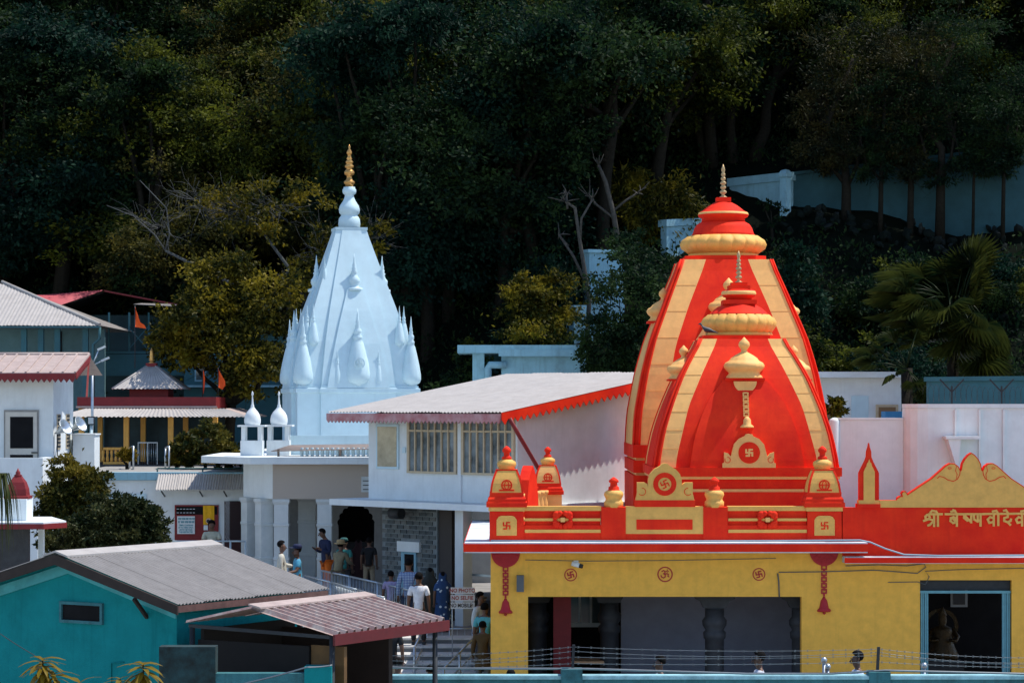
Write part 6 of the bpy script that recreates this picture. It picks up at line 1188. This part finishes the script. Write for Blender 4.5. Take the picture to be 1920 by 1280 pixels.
# =====================================================================
# vegetation
# =====================================================================
def leaf_mesh(name, C, D, L, Wd, M, rng, droop=0.0):
    """many small folded leaves: C centres, D outward directions (N,3)"""
    N = len(C); a = D + rng.normal(0, 0.75, (N, 3)); a[:, 2] -= droop; a /= np.linalg.norm(a, axis=1)[:, None] + 1e-9
    r = rng.normal(0, 1, (N, 3)); b = np.cross(a, r); b /= np.linalg.norm(b, axis=1)[:, None] + 1e-9; n = np.cross(a, b)
    l = L * rng.uniform(0.6, 1.35, (N, 1)); w = Wd * rng.uniform(0.6, 1.35, (N, 1)); f = 0.25 * w
    V = np.empty((N, 4, 3)); V[:, 0] = C; V[:, 1] = C + a * l * 0.5 + b * w * 0.5 + n * f; V[:, 2] = C + a * l; V[:, 3] = C + a * l * 0.5 - b * w * 0.5 + n * f
    me = bpy.data.meshes.new(name); me.vertices.add(4 * N); me.vertices.foreach_set('co', V.astype(np.float32).ravel())
    idx = np.arange(N)[:, None] * 4; tri = np.concatenate([idx + 0, idx + 1, idx + 2, idx + 0, idx + 2, idx + 3], 1).ravel()
    me.loops.add(6 * N); me.loops.foreach_set('vertex_index', tri.astype(np.int32)); me.polygons.add(2 * N)
    me.polygons.foreach_set('loop_start', np.arange(0, 6 * N, 3, dtype=np.int32)); me.polygons.foreach_set('loop_total', np.full(2 * N, 3, np.int32))
    me.update(calc_edges=True); me.materials.append(M); return me
def clumps(rng, ells, per, size=0.22, shell=0.55):
    """points inside ellipsoids: clumps sit towards the shell, each with a ball of leaves"""
    C, D = [], []
    for (c, r, ncl) in ells:
        c = np.array(c, float); r = np.array(r, float)
        for _ in range(ncl):
            d = rng.normal(0, 1, 3); d /= np.linalg.norm(d); q = c + d * r * (rng.uniform(shell, 1.0) if rng.random() < .8 else rng.uniform(1.0, 1.35)); cr = size * float(np.mean(r)) * rng.uniform(0.6, 1.4)
            n = max(6, int(per * rng.uniform(0.35, 1.7))); e = rng.normal(0, 1, (n, 3)); st = rng.normal(0, 1, 3) * np.array([1, 1, .45]); st /= np.linalg.norm(st)
            p = q + e * cr * 0.42 * np.array([1.1, 1.1, 0.6]) + st * cr * rng.normal(0, 0.75, (n, 1)); e /= np.linalg.norm(e, axis=1)[:, None]; C.append(p); D.append(e * 0.6 + st * .3 + d * 0.4)
    return np.concatenate(C), np.concatenate(D)
def limb(mb, p, q, r0, r1, wob, rng, n=7, sides=7):
    p, q = np.array(p, float), np.array(q, float); L = np.linalg.norm(q - p); pts = []; off = np.zeros(3)
    for i in range(n):
        t = i / (n - 1); off = off + rng.normal(0, wob * L / n, 3) * (0 < i < n - 1); pts.append(tuple(p + (q - p) * t + off * math.sin(math.pi * min(1, t + .15)) ))
    mb.tube(pts, [r0 + (r1 - r0) * i / (n - 1) for i in range(n)], sides); return pts
LF_DK = leafmat('dark_evergreen_leaf', (0.001, 0.010, 0.007), (0.028, 0.055, 0.014), 0.35, .65)
LF_OL = leafmat('olive_leaf', (0.001, 0.012, 0.006), (0.120, 0.135, 0.014), 0.4, .6)
LF_YL = leafmat('yellow_olive_leaf', (0.004, 0.016, 0.006), (0.21, 0.165, 0.014), 0.4, .5)
LF_BL = leafmat('bluish_dark_leaf', (0.000, 0.009, 0.007), (0.014, 0.046, 0.026), 0.3, .65)
LF_BR = leafmat('russet_leaf', (0.002, 0.012, 0.006), (0.145, 0.125, 0.024), 0.4, .6)
LF_BU = leafmat('garden_bush_leaf', (0.010, 0.024, 0.008), (0.19, 0.145, 0.018), 0.3)
LF_YB = leafmat('clipped_yellow_leaf', (0.08, 0.06, 0.006), (0.36, 0.24, 0.02), 0.35)
LF_PL = leafmat('palm_leaf', (0.004, 0.016, 0.007), (0.055, 0.065, 0.012), 0.3, 0.4)
LF_MG = leafmat('mango_leaf', (0.10, 0.08, 0.012), (0.34, 0.22, 0.02), 0.35, 0.35)
# ---- shared forest trees
def forest_proto(k, M, H=9.0, R_=3.6, narrow=False, leafL=0.26):
    rng = np.random.default_rng(40 + k); m = MB(); top = np.array([rng.normal(0, .4), rng.normal(0, .4), H * 0.72]); limb(m, (0, 0, -0.6), top, 0.28, 0.10, 0.12, rng)
    E = []; nE = 6 if not narrow else 8
    for i in range(nE):
        a = 2 * math.pi * i / nE + rng.uniform(-.4, .4); rr = R_ * rng.uniform(.35, .75) * (0.6 if narrow else 1); z = H * rng.uniform(.45, .95) if not narrow else H * (0.3 + .7 * i / nE)
        c = np.array([math.cos(a) * rr, math.sin(a) * rr, z]); s_ = R_ * rng.uniform(.32, .5) * ((1.15 - .6 * i / nE) if narrow else 1); E.append((c, (s_, s_, s_ * .75), 30)); limb(m, (0, 0, H * rng.uniform(.25, .5)), c, 0.13, 0.03, 0.2, rng, 6, 5)
    E.append((np.array([0, 0, H * .9]), (R_ * .45, R_ * .45, R_ * .35), 16)); C, D = clumps(rng, E, 95, 0.34, .25)
    return m, leaf_mesh('crown', C, D, leafL, leafL * .55, M, rng, 0.3)
FP = []
for k, (M, nar, ll, H, Rr) in enumerate(((LF_OL, False, .17, 9, 3.9), (LF_DK, False, .18, 10, 3.7), (LF_BR, False, .16, 9, 3.9), (LF_BL, True, .17, 11, 3.5), (LF_DK, True, .17, 11, 3.3), (LF_OL, False, .18, 8.5, 3.5))):
    m, cm = forest_proto(k, M, H, Rr, nar, ll); FP.append((m, cm, H))
FT = [None] * len(FP)
FLAB = ['olive leaved forest tree', 'dark evergreen forest tree', 'russet tinged forest tree', 'bluish feathery conifer', 'dark narrow conifer', 'bushy olive green tree']
FZ = [(140, 'at the far edge above the colonnade house'), (330, 'rising above the red roof hall'), (520, 'above the bare twiggy boughs'), (700, 'behind the white spire'), (860, 'just past the white spire'), (1020, 'above the outbuilding'), (1200, 'above the pollarded trees'), (1340, 'above the willowy tree'), (1490, 'behind the tall red spire tip'), (1700, 'above the forked wall tree'), (9999, 'above the slender wall trees')]
def put_forest(k, x, Y, s, rz):
    zn = next(b for a, b in FZ if CX + x * F / Y < a); hh = hz(x, Y); tier = 'low on the slope' if hh < 13 else ('midway up the slope' if hh < 24 else 'high on the slope'); lab = '%s, %s, %s' % (FLAB[k], tier, zn)
    m, cm, H = FP[k]; t = thing('forest_tree', lab, 'tree', (x, Y, hz(x, Y) - .2), rz, 'forest trees on the hill'); rs = random.Random(int(x * 100)); t.scale = (s * rs.uniform(.85, 1.25), s * rs.uniform(.85, 1.2), s * rs.uniform(.85, 1.15)); t.rotation_euler[0] = rs.uniform(-.12, .12); t.rotation_euler[1] = rs.uniform(-.14, .14)
    if FT[k] is None: FT[k] = m.build('trunk', BARK, t); o = bpy.data.objects.new('crown', cm); COL.objects.link(o); o.parent = t
    else: link('trunk', FT[k], t, (0, 0, 0)); o = bpy.data.objects.new('crown', cm); COL.objects.link(o); o.parent = t
def solveY(px, py, h, y0=83, y1=175):
    Y = y0
    while Y < y1:
        x = WX(px, Y)
        if hz(x, Y) + h > WZ(py, Y): return Y
        Y += 0.5
    return y1
rng0 = random.Random(21)
for row, py in enumerate((-150, -70, 20, 110, 200, 290, 370, 450, 540)):
    for c in range(13):
        px = -40 + c * 168 + rng0.uniform(-60, 60) + (84 if row % 2 else 0); p2 = py + rng0.uniform(-35, 35)
        if px > 1430 and p2 > 120: continue
        if px > 1010 and p2 > 250: continue
        if px < 240 and p2 > 400: continue
        if 240 < px < 620 and p2 > 470: continue
        h = 6.0; Y = solveY(px, p2, h, 95 if px < 700 else 90)
        if px > 1300 and Y < 97: Y = 97
        if px < 330: k = rng0.choice((1, 3, 3, 4, 1, 0) if p2 > -20 else (3, 4, 1))
        elif px < 640: k = rng0.choice((0, 2, 5, 2, 0, 1))
        elif px < 1000: k = rng0.choice((0, 5, 0, 2, 1, 5) if p2 < 330 else (1, 4, 1, 3))
        elif px < 1250: k = rng0.choice((1, 4, 1, 5, 1))
        else: k = rng0.choice((5, 0, 1, 0, 4))
        put_forest(k, WX(px, Y), Y, rng0.uniform(.8, 1.15), rng0.uniform(0, 6.28))
# dark shrubs filling the foot of the slope
SHP = []
for k in range(3):
    rng = np.random.default_rng(90 + k); C, D = clumps(rng, [(np.array([rng.normal(0, .9), rng.normal(0, .5), .9 + rng.uniform(-.2, .5)]), (1.1, .9, .8), 16) for _ in range(4)], 80, .34, .2); SHP.append(leaf_mesh('foliage', C, D, .16, .085, (LF_DK, LF_BL, LF_OL)[k], rng, .3))
rs = random.Random(77); SHST = None
for i in range(46):
    px = rs.uniform(640, 1090) if i < 24 else (rs.uniform(1440, 1930) if i < 40 else rs.uniform(-40, 330)); Y = rs.uniform(83.5, 95) if i < 24 else (rs.uniform(81, 90) if i < 40 else rs.uniform(96, 102)); x = WX(px, Y); k = rs.choice((0, 0, 1, 0, 1, 2 if i < 40 else 1))
    lab = '%s shrub on the slope %s' % (('dense dark green', 'bluish dark', 'olive tinged')[k], 'between the white spire and the outbuilding' if i < 24 else ('below the long boundary wall' if i < 40 else 'above the colonnade house roof'))
    t = thing('hillside_shrub', lab, 'shrub', (x, Y, hz(x, Y) - .15), rs.uniform(0, 6.28), 'shrubs on the slope'); s_ = rs.uniform(.6, 1.15); t.scale = (s_, s_, s_ * rs.uniform(.7, 1.1))
    m = MB(); m.tube([(0, 0, -.2), (.05, .02, .5), (.1, .1, .9)], [.05, .04, .02], 5)
    if SHST is None: SHST = m.build('stem', BARK, t)
    else: link('stem', SHST, t, (0, 0, 0))
    o = bpy.data.objects.new('foliage', SHP[k]); COL.objects.link(o); o.parent = t
# undergrowth over the slope
rng = np.random.default_rng(9); C = []
for _ in range(13000):
    Y = rng.uniform(80, 112); px = rng.uniform(-60, 1980); x = WX(px, Y)
    if x < -7 and Y < 94: continue
    if px > 1340 and 90.5 < Y < 96.5: continue
    n = 7; C.append(np.array([x, Y, hz(x, Y)]) + rng.normal(0, [.35, .35, .2], (n, 3)) + np.array([0, 0, .2]))
C = np.concatenate(C); D = np.tile(np.array([0, -.2, .8]), (len(C), 1)); o = bpy.data.objects.new('undergrowth', leaf_mesh('undergrowth', C, D, .20, .10, LF_DK, rng, .1)); COL.objects.link(o); o['kind'] = 'stuff'; o['label'] = 'dark low undergrowth covering the hillside'
# ---- individual trees
def tree(label, base, ells, M, leafL, per, seed, trunk_r=0.2, barkM=None, lim=None, twigs=0, csize=0.3, droop=0.2, name='leafy_tree', shell=.5, cat='tree', aspect=.55):
    """tree with its own limbs; ells = [(px, py, Y, rpx_x, rpx_z, clumps)] crown masses"""
    rng = np.random.default_rng(seed); t = thing(name, label, cat, tuple(base)); b = np.array(base); m = MB(); E = []
    for (px, py, Y, rx, rzz, n) in ells:
        c = np.array(W(px, py, Y)) - b; k = Y / F; E.append((c, (rx * k, rx * k * .8, rzz * k), n))
    if lim is None:
        cen = np.mean([e[0] for e in E], axis=0); fork = cen * np.array([.5, .5, .45]); limb(m, (0, 0, -.3), fork, trunk_r, trunk_r * .7, .1, rng)
        for e in E: limb(m, fork, e[0] + rng.normal(0, .2, 3), trunk_r * .55, trunk_r * .12, .18, rng, 7, 6)
    else:
        for (pts, r0, r1) in lim:
            P_ = [tuple(np.array(W(*p)) - b) for p in pts]; n = len(P_); m.tube(P_, [r0 + (r1 - r0) * i / (n - 1) for i in range(n)], 8)
    for e in E:
        for _ in range(twigs):
            d = rng.normal(0, 1, 3); d /= np.linalg.norm(d); p = e[0] + d * np.array(e[1]) * .25; q = e[0] + d * np.array(e[1]) * rng.uniform(.8, 1.15); limb(m, p, q, .014, .004, .3, rng, 5, 4)
            for _ in range(5): u = p + (q - p) * rng.uniform(.35, .95); limb(m, u, u + d * .3 + rng.normal(0, .3, 3), .007, .003, .2, rng, 3, 3)
    m.build('trunk', barkM or BARK, t); E = [e for e in E if e[2] > 0]
    if E: C, D = clumps(rng, E, per, csize, shell); o = bpy.data.objects.new('crown', leaf_mesh('crown', C, D, leafL, leafL * aspect, M, rng, droop)); COL.objects.link(o); o.parent = t
    return t
def gnd(px, Y): x = WX(px, Y); return (x, Y, hz(x, Y) - .1)
tree('leafy olive tree growing left of the white spire, tall and dense', (WX(430, 83), 83, TERR), [(380, 600, 83, 70, 75, 60), (440, 660, 83, 75, 60, 55), (330, 650, 83, 45, 60, 30), (500, 560, 83.5, 70, 55, 42), (410, 520, 83.5, 60, 45, 36), (540, 640, 84, 45, 60, 26), (470, 700, 83, 60, 40, 25)], LF_YL, .17, 70, 1, .22, twigs=5)
tree('leaning lichen covered tree with bare twiggy boughs', (WX(560, 86), 86, 4.1), [(500, 390, 86, 90, 45, 30), (430, 400, 86, 60, 35, 10), (600, 470, 86, 50, 55, 24), (690, 450, 86, 35, 40, 15), (560, 540, 86, 40, 40, 14), (300, 430, 86, 90, 50, 0), (380, 380, 86, 80, 40, 0)], LF_YL, .17, 55, 2, lim=[([(560, 760, 86), (545, 640, 86), (480, 555, 86), (410, 520, 86), (310, 470, 86)], .13, .04), ([(310, 470, 86), (318, 440, 86), (312, 390, 86), (262, 338, 86)], .035, .010), ([(312, 472, 86), (290, 440, 86), (250, 405, 86), (200, 385, 86)], .030, .010), ([(545, 640, 86), (540, 500, 86), (485, 425, 86), (420, 365, 86)], .08, .02)], barkM=mat('lichen_bark', (0.075, 0.08, 0.078), .9, .35, 8, .6), twigs=16)
tree('big dark limbed tree whose boughs spread above the golden finial', gnd(985, 97), [(700, 60, 97, 110, 75, 60), (640, 170, 97, 110, 75, 55), (800, 180, 97, 120, 90, 70), (760, 300, 97, 120, 70, 50), (900, 120, 97, 110, 90, 55), (560, 250, 97, 90, 60, 40), (950, 250, 97, 80, 80, 40), (700, 360, 97, 70, 50, 25)], LF_OL, .2, 60, 3, lim=[([(985, 420, 97), (965, 310, 97), (930, 200, 97), (880, 130, 97), (840, 60, 97), (770, -20, 97)], .40, .16), ([(900, 150, 97), (820, 105, 97), (740, 95, 97), (680, 55, 97), (600, -10, 97)], .2, .05), ([(935, 220, 97), (860, 240, 97), (790, 215, 97), (730, 220, 97)], .12, .03), ([(800, 120, 96.5), (740, 75, 96.5), (700, 40, 96.5)], .08, .02)], twigs=6, barkM=mat('grey_dark_bark', (0.022, 0.022, 0.022), .9, .4, 6, .6))
tree('yellow green shrub tree spilling over the outbuilding roof', (WX(1010, 84.5), 84.5, hz(WX(1010, 84.5), 84.5)), [(985, 555, 84.5, 45, 40, 26), (1030, 590, 84.5, 50, 45, 30), (1000, 620, 84, 60, 28, 24), (960, 530, 84.5, 28, 25, 12), (1050, 540, 84.5, 30, 35, 12)], LF_YL, .15, 60, 4, .1)
tree('willowy yellow leaved tree left of the tall spire', gnd(1225, 92), [(1225, 380, 92, 70, 50, 40), (1180, 350, 92, 45, 35, 24), (1270, 385, 92, 40, 40, 22), (1200, 430, 92, 60, 40, 26), (1250, 430, 92, 40, 40, 18)], LF_YL, .24, 60, 5, .14, droop=.9, aspect=.3)
tree('dark dense shrub trailing over the retaining wall', (WX(1180, 80), 80, hz(WX(1180, 80), 80) - .3), [(1170, 560, 80, 75, 70, 50), (1130, 640, 80, 50, 60, 36), (1210, 640, 80, 60, 60, 40), (1230, 520, 81, 60, 50, 30), (1180, 470, 82, 40, 40, 20)], LF_DK, .14, 75, 6, .1, cat='shrub', name='trailing_shrub')
tree('dark slope shrub right of the tall spire shoulder', gnd(1500, 84), [(1495, 520, 84, 38, 55, 26), (1480, 470, 84, 22, 30, 10), (1520, 560, 84, 30, 30, 12)], LF_BL, .2, 55, 7, .06, cat='shrub', name='slope_shrub')
# pruned bare trees on the retaining wall
def stub(label, base, lims, seed):
    rng = np.random.default_rng(seed); t = thing('pruned_tree', label, 'tree', base); m = MB(); b = np.array(base)
    for pts, r0, r1 in lims:
        P_ = [tuple(np.array(W(*p)) - b) for p in pts]; n = len(P_); m.tube(P_, [.62 * (r0 + (r1 - r0) * i / (n - 1)) for i in range(n)], 8); e = np.array(P_[-1])
        for _ in range(7): q = e + rng.normal(0, .22, 3) + np.array([0, 0, .15]); m.tube([tuple(e), tuple((e + q) / 2 + rng.normal(0, .03, 3)), tuple(q)], [.03, .02, .008], 4)
    m.build('trunk', BARKP, t)
stub('pollarded grey tree with two bent stubby limbs', (WX(1100, 86.2), 86.2, WZ(650, 86.2)), [([(1100, 650, 86.2), (1105, 560, 86.2), (1090, 470, 86.2), (1078, 390, 86.2), (1060, 378, 86.2)], .14, .07), ([(1088, 450, 86.2), (1090, 410, 86.2), (1112, 372, 86.2)], .08, .05), ([(1103, 540, 86.2), (1075, 480, 86.2), (1048, 440, 86.2)], .09, .06), ([(1064, 392, 86.2), (1062, 362, 86.2)], .06, .05)], 1)
stub('tall pollarded trunk leaning beside the willowy tree', (WX(1163, 89), 89, WZ(480, 89)), [([(1163, 480, 89), (1150, 400, 89), (1135, 340, 89), (1122, 310, 89)], .17, .10), ([(1152, 410, 89), (1120, 385, 89), (1105, 370, 89)], .08, .05), ([(1150, 395, 89), (1175, 375, 89), (1195, 362, 89)], .08, .05)], 2)
# row of trees in front of the long boundary wall
rowt = [(1585, 415, 92.0, .20, 'forked', 4, [(1560, 190, 70), (1600, 110, 80), (1540, 270, 55)]), (1650, 408, 91.6, .10, 'thin', 2, [(1650, 270, 40), (1660, 190, 60)]), (1706, 408, 91.6, .13, 'stout', 4, [(1700, 200, 65), (1720, 110, 70), (1690, 285, 32)]), (1762, 398, 91.4, .19, 'thickest', 4, [(1765, 170, 70), (1790, 80, 80), (1730, 240, 40)]), (1824, 390, 91.2, .06, 'slender', 2, [(1830, 300, 38), (1850, 230, 55)]), (1880, 388, 91.0, .08, 'curving', 2, [(1885, 285, 38), (1900, 190, 70)])]
for i, (px, py, Y, r, adj, sd, cr) in enumerate(rowt):
    base = W(px, py, Y); rng = np.random.default_rng(60 + i); L_ = [([(px, py + 60, Y), (px + 2, py - 60, Y), (px - 2 + 6 * (i % 2), py - 120, Y), (cr[-1][0], cr[-1][1] - 10, Y), (cr[1][0], cr[1][1], Y)], r, r * .35), ([(px + 1, py - 70, Y), (px - 25, py - 100, Y), (px - 40, py - 160, Y)], r * .5, r * .2), ([(px + 1, py - 60, Y), (px + 22, py - 105, Y), (px + 30, py - 170, Y)], r * .45, r * .2)]
    tree(('%s trunk tree standing before the long boundary wall, dark crown' % adj), tuple(base), [(a, b, Y, s, s * .85, 34) for a, b, s in cr] + [(px + rng.uniform(-45, 45), rng.uniform(285, 325), Y - .4, 34, 22, 10)], LF_DK if i not in (0, 2) else leafmat('feathery_dark_leaf', (0.004, 0.012, 0.007), (0.045, 0.038, 0.010), .25, .6), .17, 90, 70 + i, lim=L_, name='wall_tree', twigs=3, aspect=.3)
# fan palm behind the compound wall
def fan_palm(label, px, py, Y, zb, n, Rf):
    t = thing('fan_palm', label, 'palm', (WX(px, Y), Y, zb)); zc = WZ(py, Y) - zb; m = MB(); rng = np.random.default_rng(4)
    m.tube([(0, 0, 0), (.05, 0, zc * .5), (0, 0, zc)], [.2, .17, .16], 10); m.build('trunk', BARK, t)
    f = MB(); nb = 26     # one frond: stalk plus pleated fan blades
    f.tube([(0, 0, 0), (.5, 0, .05), (1.0, 0, 0)], [.022, .018, .012], 5)
    for i in range(nb):
        a = rad(-105 + 210 * i / (nb - 1)); L = Rf * (0.74 + .26 * math.cos(a)); c, s_ = math.cos(a), math.sin(a); w = .019; o_ = .03 * (i % 2)
        p0 = Vector((.99, 0, o_ * .3)); p1 = p0 + Vector((c * L * .55, s_ * L * .55, .05 + o_)); p2 = p0 + Vector((c * L, s_ * L, -.12 * L)); nv = Vector((-s_, c, 0))
        f.add([p0, p1 - nv * w, p2, p1 + nv * w + Vector((0, 0, .02))], [(0, 1, 2), (0, 2, 3)])
    fr = None
    for i in range(n):
        el = -65 + 145 * ((i * 0.618) % 1) ** .9; az = i * 137.5
        if fr is None: fr = f.build('frond', LF_PL, t); o = fr
        else: o = link('frond', fr, t, (0, 0, 0))
        o.location = (.35 * math.cos(i * 2.4) * (n > 30), .35 * math.sin(i * 2.4) * (n > 30), zc + .3 * (i % 5 - 2) * (n > 30) - .002 * i); o.rotation_euler = Euler((rng.uniform(-.5, .5), -rad(el), rad(az)), 'XYZ'); s_ = rng.uniform(.85, 1.2); o.scale = (s_, s_, s_)
    return t
fan_palm('large fan palm with shaggy fronds behind the razor wire', 1785, 590, 73, 2.0, 70, .95)
fan_palm('smaller hanging fan palm crown beside the service building', 1700, 690, 70.5, 1.0, 14, .55)
# garden bushes
def bush(label, px, py, Y, zb, ells, M, leafL, per, seed, name='round_bush', cat='bush'):
    return tree(label, (WX(px, Y), Y, zb), ells, M, leafL, per, seed, .07, csize=.17, name=name, shell=.6, cat=cat)
bush('round bright leafed bush between the balcony house and low wall', 140, 930, 58, 1.14, [(140, 920, 58, 56, 50, 120), (115, 955, 58, 40, 45, 60), (170, 950, 58, 36, 45, 60), (130, 1000, 58, 55, 40, 30)], LF_BU, .10, 95, 31)
bush('feathery darker juniper bush in front of the round bush', 215, 990, 55.5, -.13, [(215, 985, 55.5, 66, 48, 130), (270, 985, 55.5, 36, 42, 60), (170, 1005, 55.5, 58, 38, 80), (120, 1015, 55.5, 45, 22, 20), (240, 1020, 55.5, 70, 30, 30)], leafmat('juniper_leaf', (0.008, 0.020, 0.008), (0.085, 0.085, 0.028), .2), .11, 95, 32)
bush('loose bush growing beside the shrine column', 385, 840, 76, TERR, [(385, 830, 76, 42, 40, 40), (350, 850, 76, 28, 30, 20), (420, 855, 76, 30, 30, 18)], LF_BU, .15, 60, 33)
for i, (px, py) in enumerate(((238, 853), (331, 858))):
    bush(('clipped yellow shrub left of the shrine steps', 'clipped yellow shrub right of the shrine steps')[i], px, py, 76, TERR, [(px, py, 76, 17, 10, 34)], LF_YB, .08, 60, 35 + i, 'clipped_shrub', 'shrub')
bush('sprawling leafy shrub beside the tall spire and service wall', 1560, 780, 67, 1.0, [(1560, 768, 67, 18, 18, 14), (1553, 800, 67, 14, 20, 10)], LF_YL, .15, 40, 38)
bush('thin leggy shrub on the bank before the bright wall', 1450, 400, 91, hz(WX(1450, 91), 91), [(1450, 395, 91, 25, 25, 8), (1435, 380, 91, 15, 18, 5)], LF_DK, .14, 22, 39)
# drooping grassy fronds at the left edge
gp = thing('pampas_clump', 'drooping grassy clump beside the small red shrine', 'grass clump', (WX(-5, 47), 47, 0)); zt = WZ(905, 47); m = MB(); m.tube([(0, 0, 0), (0, 0, zt)], [.07, .05], 7); m.build('stem', BARK, gp)
rng = np.random.default_rng(8); bl = []
for i in range(70):
    a = rng.uniform(0, 6.28); r = rng.uniform(.25, .5); dz = rng.uniform(.6, 1.5); m = MB(); w = .008; c, s_ = math.cos(a), math.sin(a); pts = [Vector((0, 0, zt)), Vector((c * r * .5, s_ * r * .5, zt + .18)), Vector((c * r * .85, s_ * r * .85, zt - dz * .3)), Vector((c * r, s_ * r, zt - dz))]; nv = Vector((-s_, c, 0)) * w
    m.add([pts[0] - nv, pts[0] + nv, pts[1] - nv * 2, pts[1] + nv * 2, pts[2] - nv * 2, pts[2] + nv * 2, pts[3]], [(0, 2, 3, 1), (2, 4, 5, 3), (4, 6, 5)], 0, True); m.build('blade', LF_PL, gp)
# foreground mango shoots: whorls of long drooping leaves
lf = MB(); prof = [(0, .006), (.05, .026), (.12, .036), (.2, .028), (.27, .002)]
v = []
for i, (l, w) in enumerate(prof): z = -l * l * 2.2; v += [(l, -w, z + .006), (l, 0, z), (l, w, z + .006)]
lf.add(v, [(i * 3 + j, i * 3 + j + 3, i * 3 + j + 4, i * 3 + j + 1) for i in range(4) for j in range(2)], 0, True); lsrc = None
for i, (px, py, n) in enumerate(((80, 1236, 46), (102, 1262, 26), (268, 1244, 46), (225, 1272, 22), (150, 1280, 16))):
    Y = 31; t = thing('mango_shoot', ('tall mango shoot with a full whorl of drooping leaves below the cottage window', 'lower mango side shoot beside the tall shoot', 'mango shoot with drooping leaves near the cottage corner', 'small mango side shoot left of the corner shoot', 'lowest mango shoot tip between the two whorls')[i], 'plant', (WX(px, Y), Y, -.13)); zt = WZ(py, Y) + .13; m = MB(); m.tube([(0, 0.3, 0), (.05, .1, zt * .6), (0, 0, zt)], [.03, .02, .008], 6); m.build('stem', BARK, t); rr = random.Random(i)
    for j in range(n):
        if lsrc is None: lsrc = lf.build('leaf', LF_MG, t); o = lsrc
        else: o = link('leaf', lsrc, t, (0, 0, 0))
        o.location = (0, 0, zt - .007 * j); o.rotation_euler = Euler((rr.uniform(-.3, .3), rad(-35 + 105 * j / n + rr.uniform(-14, 14)), rad(137.5 * j)), 'XYZ'); s_ = rr.uniform(.75, 1.1); o.scale = (s_, s_, s_)
